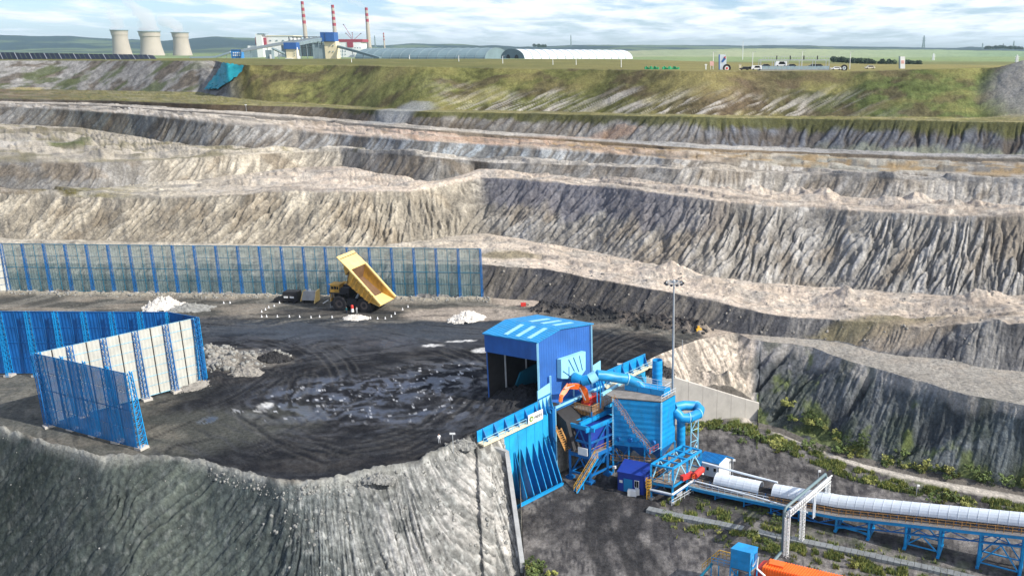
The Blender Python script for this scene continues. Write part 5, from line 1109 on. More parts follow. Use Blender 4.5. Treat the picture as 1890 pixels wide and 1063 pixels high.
MB().tube([cp(s_a-3, -.3, 1.4), cp(s_a+8, -.3, .9), cp(s_c+7, -.3, -.3)], .14, 8).build('pipe', 'cover_white', cvr, True)
for i, s_ in enumerate((2, 7.5, 12.5, 17.5)):
    for l_ in (.3, 3.3): MB().beam(zz(cp(s_, l_), -14), cp(s_, l_, -.6), .22).build('leg', 'bright_blue', cvr)
    MB().beam(zz(cp(s_, .3), -13.7), cp(s_+2.2, .3, -.7), .14).build('brace', 'steel_blue', cvr)
# trestles: four-legged bents with shoes
def su(u): return min(np.linspace(10, 66, 561), key=lambda s: abs((lambda p: CU+FPX*p.x/(p.y*math.cos(PITCH)-(p.z-CAMH)*math.sin(PITCH)))(zz(cp(s, 0), -14))-u))
trest = [((1542, 1602), 'short blue trestle under the conveyor nearest the pipe gantry'), ((1669, 1731), 'middle blue trestle carrying the covered conveyor'), ((1804, 1880), 'tallest blue trestle carrying the conveyor at the right')]
for (ua, ub), lab in trest:
    a, b = su(ua), su(ub); tr = thing('conveyor_trestle', lab, 'trestle', zz(cp(a), -14), 'blue trestles under the conveyor')
    for s_ in (a, b):
        for l_ in (.1, 3.5): MB().beam(zz(cp(s_, l_), -14), cp(s_, l_, -.72), .36).build('leg', 'bright_blue', tr)
        MB().beam(zz(cp(s_, -.4), -13.85), zz(cp(s_, 4.0), -13.85), .5, .3).build('shoe', 'bright_blue', tr)
        for k in range(3): MB().beam(zz(cp(s_, .1), -13.5+(cvz(s_)+12.6)*k/3), zz(cp(s_, 3.5), -13.5+(cvz(s_)+12.6)*(k+1)/3), .14).build('brace', 'steel_blue', tr)
    zm = cvz((a+b)/2)
    for l_ in (.1, 3.5):
        MB().beam(cp(a, l_, -2.0), cp(b, l_, -2.0), .3).build('tie', 'bright_blue', tr)
        MB().beam(zz(cp(a, l_), -13.3), cp((a+b)/2, l_, -2.2), .18).build('brace', 'bright_blue', tr); MB().beam(cp((a+b)/2, l_, -2.2), zz(cp(b, l_), -13.3), .18).build('brace', 'bright_blue', tr)
        MB().beam(zz(cp(a, l_), -13.0), zz(cp(b, l_), -13.0), .18).build('tie', 'bright_blue', tr)
for u, lab in ((1422, 'first low blue bent under the conveyor beyond the transfer frame'),):
    pass
# ---- pipe gantry
gA = at(1450, 1028, -14); gB = at(1490, 986, -14); zg = at(1446, 950, Y=gA.y).z; gC = at(1531, 884, zg); gC = zz(gC, -14)
gn = thing('pipe_gantry', 'white lattice pipe gantry crossing over the conveyor cover', 'pipe gantry', gA)
gd = (gC-gA); gd.z = 0; gl = gd.length; gd.normalize(); gs = V3((gd.y, -gd.x, 0))
def lattice(base, top, wdt, n, name, par, m='white_paint', r=.065):
    w = MB(); base = V3(base); top = V3(top); d = (top-base).normalized(); a = gd if abs(d.z) > .9 else UP; b = gs; cs = [(-1, -1), (1, -1), (1, 1), (-1, 1)]
    C_ = lambda i, t: base.lerp(top, t)+(a*cs[i % 4][0]+b*cs[i % 4][1])*wdt/2
    for i in range(4): w.beam(C_(i, 0), C_(i, 1), r*1.3)
    for k in range(n):
        for i in range(4): w.beam(C_(i, k/n), C_(i+1, (k+1)/n), r*.8); w.beam(C_(i, k/n), C_(i+1, k/n), r*.8)
    return w.build(name, m, par)
for p in (gA, gA+gd*gl*.36, gA+gd*gl*.97): lattice(zz(p, -14), zz(p, zg-.4), .62, 11, 'lattice_column', gn)
lattice(zz(gA, zg-.0), zz(gA+gd*gl, zg), .6, 28, 'lattice_beam', gn)
po = gs*-.62
MB().tube([gA+po*1.0+V3((-1.6, -2.0, .5)), zz(gA+po, -13), zz(gA+po, zg+.4), zz(gA+po, zg+.9)+gd*.4, zz(gA+po, zg+.9)+gd*(gl-.4), zz(gC+po, zg-.3)+gd*.2, zz(gC+po, -12)+gd*.2], .25, 12).build('pipe', 'vault_grey', gn, True)
MB().tube([zz(gA-po*.6, -13), zz(gA-po*.6, zg+.8), zz(gC-po*.6, zg+.8)], .13, 8).build('pipe', 'white_paint', gn, True)
pm = gA+gd*gl*.62
for k in (0, .5): MB().tube([zz(pm, zg+.3)+gd*k, zz(pm, -11.3)+gd*k], .14, 8).build('riser', 'cover_white', gn)
for i in range(7): p = zz(gA-po*.9, zg)+gd*(gl*.36*(i+.5)/7); MB().beam(p, p+UP*1.1, .08).build('handrail_post', 'galv', gn)
# ---- cable trench of cast slabs
tpx = [(1195, 941), (1260, 956), (1320, 967.5), (1372, 978)], [(1399, 984), (1434, 993), (1460, 997), (1514, 1008), (1594, 1025), (1650, 1037), (1700, 1048), (1760, 1061), (1850, 1083)]
for li, lst in enumerate(tpx):
    P_ = [at(u, v, -13.9) for u, v in lst]; tch = thing('cable_trench', ('low grey concrete cable trench left part, before the blue hut yard', 'long low grey concrete cable trench running under the gantry to the right')[li], 'cable trench', P_[0], 'grey concrete cable trenches')
    for p, q in zip(P_, P_[1:]):
        n = max(1, round((q-p).length/.95)); d = (q-p).normalized()
        for i in range(n):
            a, b = p.lerp(q, i/n)+d*.03, p.lerp(q, (i+1)/n)-d*.03; s_ = V3((d.y, -d.x, 0))*(.75+.04*random.random()); hz = .42+.05*random.random()
            MB().hexa([a-s_-UP*.3, b-s_-UP*.3, b+s_-UP*.3, a+s_-UP*.3], [a-s_*.9+UP*hz, b-s_*.9+UP*hz, b+s_*.9+UP*hz, a+s_*.9+UP*hz]).build('slab', 'slab_grey', tch)
# ---- blue box on its frame, orange container
kA = at(1349, 1013, -7.2); kB = at(1385, 1022, -7.2); kD = at(1363, 1001.7, -7.2); kx = (kB-kA); ky = (kD-kA); kC = kB+ky; kh = 3.0
K4 = [kA, kB, kC, kD]; bx = thing('equipment_cabin', 'bright blue box cabin on a braced stand beside the orange container', 'cabin', zz(kA, -14))
MB().hexa([p-UP*kh for p in K4], K4).build('body', 'bright_blue', bx)
ck_ = sum(K4, V3())/4
MB().hexa([p.lerp(ck_, -.03) for p in K4], [p.lerp(ck_, -.03)+UP*.15 for p in K4]).build('lid', 'bright_blue', bx)
MB().slab([kB+ky*.55-UP*2.8+kx*.01, kB+ky*.9-UP*2.8+kx*.01, kB+ky*.9-UP*.6+kx*.01, kB+ky*.55-UP*.6+kx*.01], kx.normalized()*.06).build('door', 'steel_blue', bx)
for i, p in enumerate(K4): MB().beam(zz(p, -14), p-UP*kh, .2).build('leg', 'bright_blue', bx)
bb = [zz(p, kA.z-kh-.1) for p in K4]; ext = -kx.normalized()*3.0
MB().hexa([bb[0]+ext-UP*.15, bb[1]-UP*.15, bb[2]-UP*.15, bb[3]+ext-UP*.15], [bb[0]+ext, bb[1], bb[2], bb[3]+ext]).build('platform', 'deck_grey', bx)
for i in range(4): p, q = bb[i], bb[(i+1) % 4]; MB().beam(p, zz(q, -14), .12).build('brace', 'bright_blue', bx)
for p in (bb[0]+ext, bb[3]+ext): MB().beam(zz(p, -14), p, .16).build('leg', 'bright_blue', bx)
MB().rail([bb[3]-ky*0, bb[3]+ext, bb[3]+ext+V3((-2.6, -.8, -2.0))], 1.1, .55, .08).build('railing', 'safety_yellow', bx)
MB().rail([bb[0], bb[0]+ext], 1.0, .9, .06).build('railing', 'bright_blue', bx)
sa, sb2 = bb[0]+ext*.95, bb[0]+ext+V3((-3.2, -1.2, -3.4)); w = MB()
w.beam(sa, sb2, .12, .3); w.beam(sa+ky.normalized()*.9, sb2+ky.normalized()*.9, .12, .3)
for i in range(10): p = sa.lerp(sb2, (i+.5)/10); w.beam(p, p+ky.normalized()*.9, .25, .05)
w.build('stair', 'teal', bx)
MB().tube([kB-UP*2.0+V3((.4, 0, 0)), kB-UP*.6+V3((1.2, .2, 0)), kB-UP*2.4+V3((1.0, .0, 0)), kB-UP*3.4+V3((2.2, -.4, 0))], .16, 8).build('vent_pipe', 'white_paint', bx, True)
oz = -10.6; oA, oB, oC = at(1406, 1046, oz), at(1421, 1031, oz), at(1545, 1060, oz); ody = oB-oA; odx = (oC-oB).normalized()*13.5
O4 = [oA, oA+odx, oB+odx, oB]; oc = thing('freight_container', 'bright orange ribbed container in the lower right corner', 'container', zz(oA, -14))
MB().hexa([zz(p, -14) for p in O4], O4).build('body', 'orange', oc)
for i in range(34):
    t = (i+.5)/34; w = MB(); a, b = oA+odx*t, oB+odx*t; w.beam(a+UP*.06, b+UP*.06, .18, .12); w.build('roof_rib', 'orange', oc)
    w = MB(); w.beam(a-ody.normalized()*.05, zz(a, -14)-ody.normalized()*.05, .18, .1); w.build('side_rib', 'orange', oc)
ol = odx.normalized(); MB().hexa([oA-ol*1.3-UP*3.0, oA-ol*.02-UP*3.0, oB-ol*.02-UP*3.0, oB-ol*1.3-UP*3.0], [oA-ol*1.0-UP*.5, oA-ol*.02-UP*.2, oB-ol*.02-UP*.2, oB-ol*1.0-UP*.5]).build('end_housing', 'red_paint', oc)
MB().box(oA.lerp(oB, .55)+odx*.12+UP*.25, (2.2, 1.3, .3), math.atan2(odx.y, odx.x)).build('roof_hatch', 'orange', oc)

# ================================================================= WINDBREAK FENCES
def panel_mesh(wd, ht, mat):
    m = MB(); n = 8; pts = []
    for i in range(n+1): pts.append(V3((wd*i/n, -.07 if i % 2 else .0, 0)))
    poly = pts+[p+V3((0, .05, 0)) for p in reversed(pts)]
    o = len(poly); m.v = poly+[p+UP*ht for p in poly]
    for i in range(o): j = (i+1) % o; m.f.append((i, j, o+j, o+i))
    for i in range(n): m.f.append((i, i+1, o-2-i, o-1-i)); m.f.append((o+i+1, o+i, o+o-1-i, o+o-2-i))
    me = bpy.data.meshes.new('panel'); me.from_pydata([tuple(v) for v in m.v], [], m.f); me.materials.append(MATS[mat]); return me
def post_mesh(h, depth, sgn, r=.055, n=12, w=.34, mat='steel_blue'):
    m = MB(); C4 = [V3((-w, sgn*.12, 0)), V3((w, sgn*.12, 0)), V3((w*.6, sgn*depth, 0)), V3((-w*.6, sgn*depth, 0))]
    T4 = [V3((-w, sgn*.12, h)), V3((w, sgn*.12, h)), V3((w*.6, sgn*(.12+(depth-.12)*.55), h)), V3((-w*.6, sgn*(.12+(depth-.12)*.55), h))]
    for a, b in zip(C4, T4): m.beam(a, b, r*1.8)
    for k in range(n):
        for i in range(4):
            j = (i+1) % 4; m.beam(C4[i].lerp(T4[i], k/n), C4[j].lerp(T4[j], (k+1)/n), r); m.beam(C4[i].lerp(T4[i], k/n), C4[j].lerp(T4[j], k/n), r)
    me = bpy.data.meshes.new('post'); me.from_pydata([tuple(v) for v in m.v], [], m.f); me.materials.append(MATS[mat]); return me
def fence(name, label, A, B, nb, rows, H_, pm, post_sgn, depth=1.6, gr='mesh_line', base=.35, line=.07, group=None, postm='steel_blue', thick=.12, cols=2, pw=.34, pr=.055, mull=None, mw=.12, post_first=True, post_last=True, plinth=True):
    A = V3(A); B = V3(B); d = B-A; L_ = d.length; rz = math.atan2(d.y, d.x)
    root = thing(name, label, 'windbreak fence', A, group); root.rotation_euler = (0, 0, rz)
    bw = L_/nb; cwd = bw/cols; rh = (H_-base)/rows; me = panel_mesh(cwd-.10, rh-.08, pm); po_ = post_mesh(H_+.1, depth, post_sgn, r=pr, w=pw, mat=postm)
    for i in range(nb*cols):
        for j in range(rows): inst('panel', me, root, (i*cwd+.05, 0, base+j*rh+.04))
    for j in range(rows+1):
        me2 = bpy.data.meshes.new('girt'); m = MB(); t = thick if j % 2 == 0 else line; m.beam((0, post_sgn*.08, base+j*rh), (L_, post_sgn*.08, base+j*rh), t); me2.from_pydata([tuple(v) for v in m.v], [], m.f); me2.materials.append(MATS[gr]); inst('girt', me2, root, (0, 0, 0))
    me3 = bpy.data.meshes.new('mullion'); m = MB(); m.beam((0, post_sgn*.08, base), (0, post_sgn*.08, H_), mw); me3.from_pydata([tuple(v) for v in m.v], [], m.f); me3.materials.append(MATS[mull or gr])
    for i in range(nb):
        for k in range(1, cols): inst('mullion', me3, root, (i*bw+k*cwd, 0, 0))
    for i in range(nb+1):
        if (i == 0 and not post_first) or (i == nb and not post_last): continue
        inst('post', po_, root, (i*bw, 0, 0))
    if plinth:
        mp_ = bpy.data.meshes.new('plinth'); m = MB(); m.box((0, 0, -.1), (1.6, 1.6, .9)); mp_.from_pydata([tuple(v) for v in m.v], [], m.f); mp_.materials.append(MATS['concrete'])
        for i in range(nb+1): inst('plinth', mp_, root, (i*bw, post_sgn*.7, 0))
    return root
fb0 = at(20, 537.5, 0); fb1 = at(891, 549.5, 0)
fence('windbreak_fence', 'long grey mesh windbreak fence with blue lattice posts along the foot of the pit wall', fb0, fb1, 22, 4, 13.3, 'screen_grey', -1, 1.0, pw=.22, pr=.05, gr='teal', mw=.10, thick=.13)
fence('windbreak_fence', 'white panelled end of the back windbreak fence at the left edge of the view', at(-60, 552, 0), fb0, 2, 7, 13.3, 'screen_white', -1, 1.2, post_last=False)
fC_ = V3((-104.0, 140.4, 0)); fR = V3((-86.5, 160.6, 0)); fE = V3((-82.8, 130.8, 0))
fence('windbreak_fence', 'cream panelled windbreak screen with blue lattice posts facing right', fC_, fR, 5, 7, 13.4, 'screen_white', -1, 1.3, gr='pale_blue', line=.05, thick=.07, pw=.5, pr=.06, mull='truck_dark', mw=.13)
fence('windbreak_fence', 'see-through bright blue mesh windbreak screen nearest the camera', fC_+V3((.1, -.1, 0)), fE, 4, 4, 13.4, 'screen_blue_thin', 1, 1.6, gr='mesh_line', postm='bright_blue', pw=.5, pr=.07)
fence('windbreak_fence', 'deep blue windbreak screen behind the cream one, running out of view on the left', (-150, 165.5, 0), (-93.5, 164.6, 0), 10, 4, 13.4, 'screen_blue', -1, 1.5, gr='steel_blue', postm='bright_blue')
fence('windbreak_fence', 'short deep blue windbreak screen with lattice end post closing the corner by the rubble', (-93.5, 164.6, 0), fR+V3((.6, .5, 0)), 1, 4, 13.4, 'screen_blue', -1, 1.8, gr='steel_blue', postm='bright_blue', post_first=False)

# ================================================================= DUMP TRUCK AND ITS NEIGHBOURS
tb = at(628, 574, 0); TR = math.radians(-14)
tk = thing('dump_truck', 'huge yellow mining dump truck with its bed raised in front of the back fence', 'dump truck', tb)
Rm = Matrix.Rotation(TR, 3, 'Z')
def tq(x, y, z): return tb+Rm@V3((x, y, z))
class TM(MB):
    def tb(s, x0, x1, y0, y1, z0, z1, dx=0): return s.hexa([tq(x0, y0, z0), tq(x1, y0, z0), tq(x1, y1, z0), tq(x0, y1, z0)], [tq(x0+dx, y0, z1), tq(x1, y0, z1), tq(x1, y1, z1), tq(x0+dx, y1, z1)])
for (x, ys) in ((0, ((-.2, .95), (5.4, 6.5))), (6.9, ((-.2, .9), (.95, 2.0), (4.4, 5.4), (5.45, 6.5)))):
    for (y0, y1) in ys:
        w = MB(); n = 28; prof = [(1.05, 0), (1.75, 0), (1.98, .12), (1.98, y1-y0-.12), (1.75, y1-y0), (1.05, y1-y0), (1.05, 0)]
        for (r_, yy) in prof:
            for k in range(n): t = 2*math.pi*k/n; w.v.append(tq(x+r_*math.cos(t), y0+yy, 1.95+r_*math.sin(t)))
        for i in range(len(prof)-1):
            for k in range(n): k2 = (k+1) % n; w.f.append((i*n+k, i*n+k2, (i+1)*n+k2, (i+1)*n+k))
        for k in range(0, n, 2): t = 2*math.pi*k/n; w.beam(tq(x+2.0*math.cos(t), y0+.1, 1.95+2.0*math.sin(t)), tq(x+2.0*math.cos(t+.12), y1-.1, 1.95+2.0*math.sin(t+.12)), .14, .1)
        wh = w.build('wheel', 'tyre', tk, False); yf = y0 if y0 < 3 else y1
        MB().tube([tq(x, y0+.15, 1.95), tq(x, y1-.15, 1.95)], 1.06, 20).build('rim', 'rim', wh); MB().tube([tq(x, y0+.02, 1.95), tq(x, y0+.3, 1.95)], .5, 12).build('hub', 'truck_dark', wh)
w = TM(); w.tb(-1.8, 9.3, 1.6, 2.4, 1.6, 2.8); w.tb(-1.8, 9.3, 4.1, 4.9, 1.6, 2.8); w.tb(-1.9, -1.4, 1.2, 5.2, 1.4, 2.8); w.tb(2.0, 2.6, 1.6, 4.9, 1.8, 3.4); w.build('frame', 'truck_dark', tk)
w = TM(); w.tb(-2.6, -1.9, .1, 6.3, 1.2, 2.2); w.build('bumper', 'truck_dark', tk)
w = TM(); w.tb(-2.4, 1.8, 1.8, 4.7, 2.6, 4.6); w.build('engine_hood', 'truck_dark', tk)
w = TM(); w.tb(-2.7, 2.2, -.1, 6.5, 4.5, 4.75); w.build('upper_deck', 'truck_dark', tk)
w = TM(); w.tb(-2.5, .2, .1, 2.6, 4.75, 6.7, .25); cabt = w.build('cab', 'truck_yellow', tk)
w = TM(); w.tb(-2.55, -2.3, .4, 2.3, 5.6, 6.4, .1); w.build('windscreen', 'glass_dark', cabt)
for (a, b) in ((-2.0, -1.4), (-1.25, -.6), (-.45, 0)): w = TM(); w.tb(a, b, .05, .15, 5.6, 6.3); w.build('side_window', 'glass_dark', cabt)
w = TM(); w.tb(-2.6, .3, .0, 2.7, 6.7, 6.85); w.build('cab_roof', 'truck_yellow', cabt)
w = TM(); w.tb(-2.4, -.2, 3.4, 6.3, 4.75, 6.0); w.build('electrical_cabinet', 'truck_yellow', tk)
w = TM(); w.tb(-2.65, -2.45, .2, 1.5, 2.3, 4.5); w.build('front_panel', 'truck_yellow', tk)
w = TM(); w.tb(-2.65, -2.45, 1.9, 4.6, 2.6, 4.4); w.build('radiator_grille', 'truck_dark', tk)
w = TM(); w.tb(.3, 3.0, .0, 1.5, 4.75, 6.1, .4); w.tb(.4, 2.6, 1.7, 5.8, 4.75, 6.4); w.build('exhaust_boxes', 'truck_dark', tk)
w = TM(); w.tb(2.2, 4.9, -.05, 1.4, 1.5, 3.4); w.build('fuel_tank', 'truck_dark', tk)
w = MB(); w.rail([tq(-2.65, 0, 4.75), tq(-2.65, 6.4, 4.75)], 1.0, 1.1, .07); w.rail([tq(.3, 0, 4.75), tq(2.2, 0, 4.75)], 1.0, 1.0, .07); w.build('railing', 'truck_dark', tk)
w = MB(); w.beam(tq(-2.9, .3, .6), tq(-2.2, .3, 4.6), .1); w.beam(tq(-2.9, 1.1, .6), tq(-2.2, 1.1, 4.6), .1)
for i in range(9): t = i/9; w.beam(tq(-2.9+.7*t, .3, .6+4*t), tq(-2.9+.7*t, 1.1, .6+4*t), .1)
w.build('access_ladder', 'galv', tk)
for y in (.5, 6.0): w = TM(); w.tb(-2.75, -2.6, y-.25, y+.25, 2.6, 3.0); w.build('headlight', 'white_paint', tk)
BA = math.radians(39); bxp, bzp = 9.0, 2.7
def tbed(x, y, z): # bed coords: x rearwards from the pivot (negative forward), z up
    return tq(bxp+x*math.cos(BA)+z*math.sin(BA), y, bzp-x*math.sin(BA)+z*math.cos(BA))
bed = MB()
floor_o = [(1.6, .55), (-1.0, -.35), (-7.6, -.1), (-8.6, 3.3)]
y0, y1 = -.5, 6.9
def wallpoly(pts, ya, yb, nm, m, par=tk): w = MB(); w.slab([tbed(x, ya, z) for x, z in pts], tbed(0, yb, 0)-tbed(0, ya, 0)); return w.build(nm, m, par)
def plate(p, q, ya, yb, th, nm, m, par): # plate between two profile points spanning ya..yb
    w = MB(); w.hexa([tbed(p[0], ya, p[1]-th), tbed(q[0], ya, q[1]-th), tbed(q[0], yb, q[1]-th), tbed(p[0], yb, p[1]-th)], [tbed(p[0], ya, p[1]), tbed(q[0], ya, q[1]), tbed(q[0], yb, q[1]), tbed(p[0], yb, p[1])]); return w.build(nm, m, par)
fl_ = plate((2.2, 1.15), (-1.2, .1), y0+.1, y1-.1, .22, 'bed_floor', 'bed_yellow', tk); plate((-1.2, .1), (-7.8, .1), y0+.1, y1-.1, .22, 'bed_floor', 'bed_worn', tk)
wf_ = MB(); wf_.hexa([tbed(-7.8, y0, -.1), tbed(-7.6, y0, .1), tbed(-7.6, y1, .1), tbed(-7.8, y1, -.1)], [tbed(-9.3, y0, 3.3), tbed(-9.05, y0, 3.3), tbed(-9.05, y1, 3.3), tbed(-9.3, y1, 3.3)]); wf_.build('bed_front', 'bed_worn', tk)
for ya, yb in ((y0-.0, y0+.22), (y1-.22, y1)):
    wallpoly([(2.3, 1.2), (2.0, 1.75), (-3.0, 2.55), (-9.25, 3.3), (-7.75, -.12), (-1.2, -.12)], ya, yb, 'bed_side', 'truck_yellow')
    w = MB(); w.beam(tbed(2.2, (ya+yb)/2, 1.75), tbed(-9.2, (ya+yb)/2, 3.35), .6, .35); w.build('bed_rail', 'bed_yellow', tk)
for i in range(6): w = MB(); x = -7.2+i*1.35; w.beam(tbed(x, y0-.1, -.1), tbed(x-.15, y0-.1, 2.3+(-x)*.12), .22, .3); w.build('side_rib', 'truck_yellow', tk)
plate((-9.0, 3.45), (-13.6, 3.8), y0-.1, y1+.1, .22, 'canopy', 'bed_yellow', tk)
w = MB(); w.slab([tbed(-9.0, y0, 3.4), tbed(-13.6, y0+1.4, 3.4), tbed(-13.6, y0+1.4, 3.7), tbed(-9.0, y0, 3.6)], V3((0, 0, -.3))); 
w = MB(); w.hexa([tbed(-9.3, y0, 1.5), tbed(-9.1, y0, 1.5), tbed(-9.1, y0+3, 1.0), tbed(-9.3, y0+3, 1.0)], [tbed(-11.2, y0, 3.3), tbed(-9.1, y0, 3.3), tbed(-9.1, y0+3, 3.3), tbed(-11.2, y0+3, 3.3)]); w.build('canopy_bracket', 'truck_yellow', tk)
w = MB(); w.beam(tbed(-12.6, y0+.2, 3.9), tbed(-12.6, y1-.3, 3.9), .12); w.build('canopy_rib', 'truck_dark', tk)
for y in (1.2, 5.2): w = MB(); w.tube([tq(3.6, y, 2.4), tq(5.2, y, 5.0)], .28, 10); w.tube([tq(5.2, y, 5.0), tbed(-4.9, y, -.1)], .18, 10); w.build('hoist_cylinder', 'galv', tk)
w = TM(); w.tb(6.1, 7.7, 2.0, 4.4, 1.3, 2.6); w.build('rear_axle', 'truck_dark', tk)
# water tank skid left of the truck, and the black generator behind it
sk = at(583, 559, 0); tsk = thing('tank_skid', 'grey horizontal tank skid with pale end plates between generator and truck', 'tank', sk)
a, b = at(558, 559, 0), at(583, 560, 0); dx_ = (b-a).normalized(); dy_ = V3((-dx_.y, dx_.x, 0))
w = MB(); o = []
w.hexa([a-dy_*.2+UP*.8, b-dy_*.2+UP*.8, b+dy_*2.4+UP*.8, a+dy_*2.4+UP*.8], [a+dy_*.3+UP*3.0+dx_*.3, b+dy_*.3+UP*3.0, b+dy_*1.8+UP*3.0, a+dy_*1.8+UP*3.0+dx_*.3]); w.build('tank', 'concrete_grey', tsk)
w = MB(); w.slab([a-dx_*.3-dy_*.4+UP*.5, a-dx_*.3+dy_*2.6+UP*.5, a+dx_*.3+dy_*1.9+UP*3.2, a+dx_*.3+dy_*.2+UP*3.2], dx_*.15); w.build('end_plate', 'bed_yellow', tsk)
w = MB(); w.slab([b+dx_*.1-dy_*1.2+UP*.3, b+dx_*.1+dy_*1.8+UP*.5, b+dx_*.4+dy_*1.6+UP*3.6, b+dx_*.4-dy_*.2+UP*3.4], dx_*.2); w.build('end_plate', 'bed_yellow', tsk)
for t in (.15, .85): p = a.lerp(b, t); w = MB(); w.beam(p-dy_*.1, p-dy_*.1+UP*.8, .3); w.build('skid_leg', 'truck_dark', tsk); w = MB(); w.beam(p+dy_*2.2, p+dy_*2.2+UP*.8, .3); w.build('skid_leg', 'truck_dark', tsk)
w = MB(); w.box((a+b)/2+UP*3.25+dy_*1, (.5, .5, .5)); w.build('manhole', 'white_paint', tsk)
w = MB(); w.tube([b+dx_*2.2+UP*.2-dy_*.5, b+dx_*3.4+UP*1.0+dy_*.3], .12, 8); w.build('drawbar', 'white_paint', tsk)
g1, g2 = at(522, 559, 0), at(550, 560, 0); gx = (g2-g1).normalized(); gy = V3((-gx.y, gx.x, 0)); gen = thing('generator_unit', 'low black machine unit standing left of the tank skid', 'generator', g1)
w = MB(); w.hexa([g1+UP*.5, g2+UP*.5, g2+gy*2.4+UP*.5, g1+gy*2.4+UP*.5], [g1+UP*2.9+gx*.2, g2+UP*3.1, g2+gy*2.4+UP*3.1, g1+gy*2.4+UP*2.9+gx*.2]); w.build('housing', 'truck_dark', gen)
for k in (.25, .65): p = g1.lerp(g2, k)-gy*.08+UP*1.6; w = MB(); w.box(p, (1.1, .1, .45), math.atan2(gx.y, gx.x)); w.build('vent_panel', 'white_paint', gen)
w = MB(); w.hexa([g1-gx*2.8+UP*.2, g1+UP*.2, g1+gy*2+UP*.2, g1-gx*2.8+gy*2+UP*.2], [g1-gx*2.3+UP*1.1, g1+UP*1.7, g1+gy*2+UP*1.7, g1-gx*2.3+gy*2+UP*1.1]); w.build('front_hood', 'truck_dark', gen)
for k in (-.3, .3, .75): p = g1.lerp(g2, k); MB().tube([p-gy*.1+UP*.45, p+gy*.4+UP*.45], .45, 14).build('wheel', 'tyre', gen)
# ---- people
def person(p, face, cols, label, pose=0.0, h=1.75):
    k = h/1.75; me = bpy.data.meshes.new('person'); 
    J = [((0, 0, .95), .15), ((0, 0, 1.15), .14), ((0, 0, 1.38), .17), ((0, 0, 1.50), .07), ((0, .02, 1.58), .085), ((0, .02, 1.70), .095),
         ((.10, 0, .90), .10), ((.12, .03+pose, .50), .075), ((.12, -.04-pose*.3, .08), .05), ((.12, .13, .04), .045),
         ((-.10, 0, .90), .10), ((-.12, .03-pose, .50), .075), ((-.12, -.04, .08), .05), ((-.12, .13, .04), .045),
         ((.20, 0, 1.42), .065), ((.27, .0, 1.14), .048), ((.27, .16, .94), .038), ((.26, .22, .88), .035),
         ((-.20, 0, 1.42), .065), ((-.27, .0, 1.14), .048), ((-.27, .12, .90), .038), ((-.26, .17, .84), .035)]
    E = [(0, 1), (1, 2), (2, 3), (3, 4), (4, 5), (0, 6), (6, 7), (7, 8), (8, 9), (0, 10), (10, 11), (11, 12), (12, 13), (2, 14), (14, 15), (15, 16), (16, 17), (2, 18), (18, 19), (19, 20), (20, 21)]
    me.from_pydata([tuple(c*k for c in j[0]) for j in J], E, []); o = bpy.data.objects.new('person', me); COL.objects.link(o)
    md = o.modifiers.new('s', 'SKIN'); 
    for i, j in enumerate(J): me.skin_vertices[0].data[i].radius = (j[1]*k, j[1]*k*.9); me.skin_vertices[0].data[i].use_root = (i == 0)
    o.modifiers.new('u', 'SUBSURF').levels = 1
    bpy.context.view_layer.update(); nm = bpy.data.meshes.new_from_object(o.evaluated_get(bpy.context.evaluated_depsgraph_get())); o.modifiers.clear(); o.data = nm; nm.materials.clear()
    for c_ in cols: nm.materials.append(MATS[c_])          # top, trousers, skin, hat
    for f in nm.polygons:
        z = f.center.z/k; x = abs(f.center.x)/k
        f.material_index = 3 if z > 1.68 else 2 if (z > 1.50 or (x > .2 and z < .93)) else 0 if z > .93 else 1
        f.use_smooth = True
    o.location = p; o.rotation_euler = (0, 0, face); tag(o, label, 'person'); return o
person(at(640, 578.5, 0), 2.6, ['cloth_teal', 'cloth_navy', 'skin', 'car_white'], 'person in teal overalls standing by the front wheel of the truck')
person(at(659, 578.5, 0), 1.0, ['cloth_grey', 'cloth_grey', 'skin', 'red_paint'], 'person in pale grey overalls standing by the rear wheel of the truck')
person(at(811, 818, 0), .4, ['car_white', 'cloth_grey', 'skin', 'car_white'], 'person in white standing alone near the edge of the coal pad', .05)
rp = at(651, 579, 0); bar = thing('warning_marker', 'red and white warning marker standing on the small white rubble heap', 'marker', zz(rp, .5)); MB().lathe([(0, 0), (.38, 0), (.30, .9), (.0, .95)], 12, zz(rp, .5)).build('lower_body', 'car_white', bar); MB().lathe([(.0, .9), (.36, .92), (.34, 1.6), (.25, 1.75), (0, 1.8)], 12, zz(rp, .5)).build('upper_body', 'red_paint', bar)
# ---- cones round the truck
cones = [(483, 585), (492, 584), (512, 584.5), (534, 585), (553, 585.5), (574, 585.5), (590, 586), (613, 587), (684, 588), (697, 588.5), (711, 587.5), (722, 583), (729, 579), (743, 571), (753, 566), (483, 576), (490, 572), (496, 568), (506, 565), (516, 559.5), (413, 560), (424.6, 559)]
wm_ = MB(); wm_.lathe([(.0, .72), (.09, .70), (.17, .2), (.19, .08), (.30, .08), (.30, 0), (0, 0)], 10, (0, 0, 0))
cme = bpy.data.meshes.new('marker_cone'); cme.from_pydata([tuple(v) for v in wm_.v], [], wm_.f); cme.materials.append(MATS['car_white'])
for i, (u, v) in enumerate(cones):
    o = bpy.data.objects.new('marker_cone', cme); COL.objects.link(o); p = at(u, v, 0); o.location = zz(p, gz(p.x, p.y)-.03); o.scale = (.8,)*3; tag(o, 'small white marker cone in the ring of cones around the parked truck' if i < 20 else 'small white marker cone by itself left of the truck ring', 'cone', 'white marker cones around the truck' if i < 20 else 'white marker cones left of the ring')
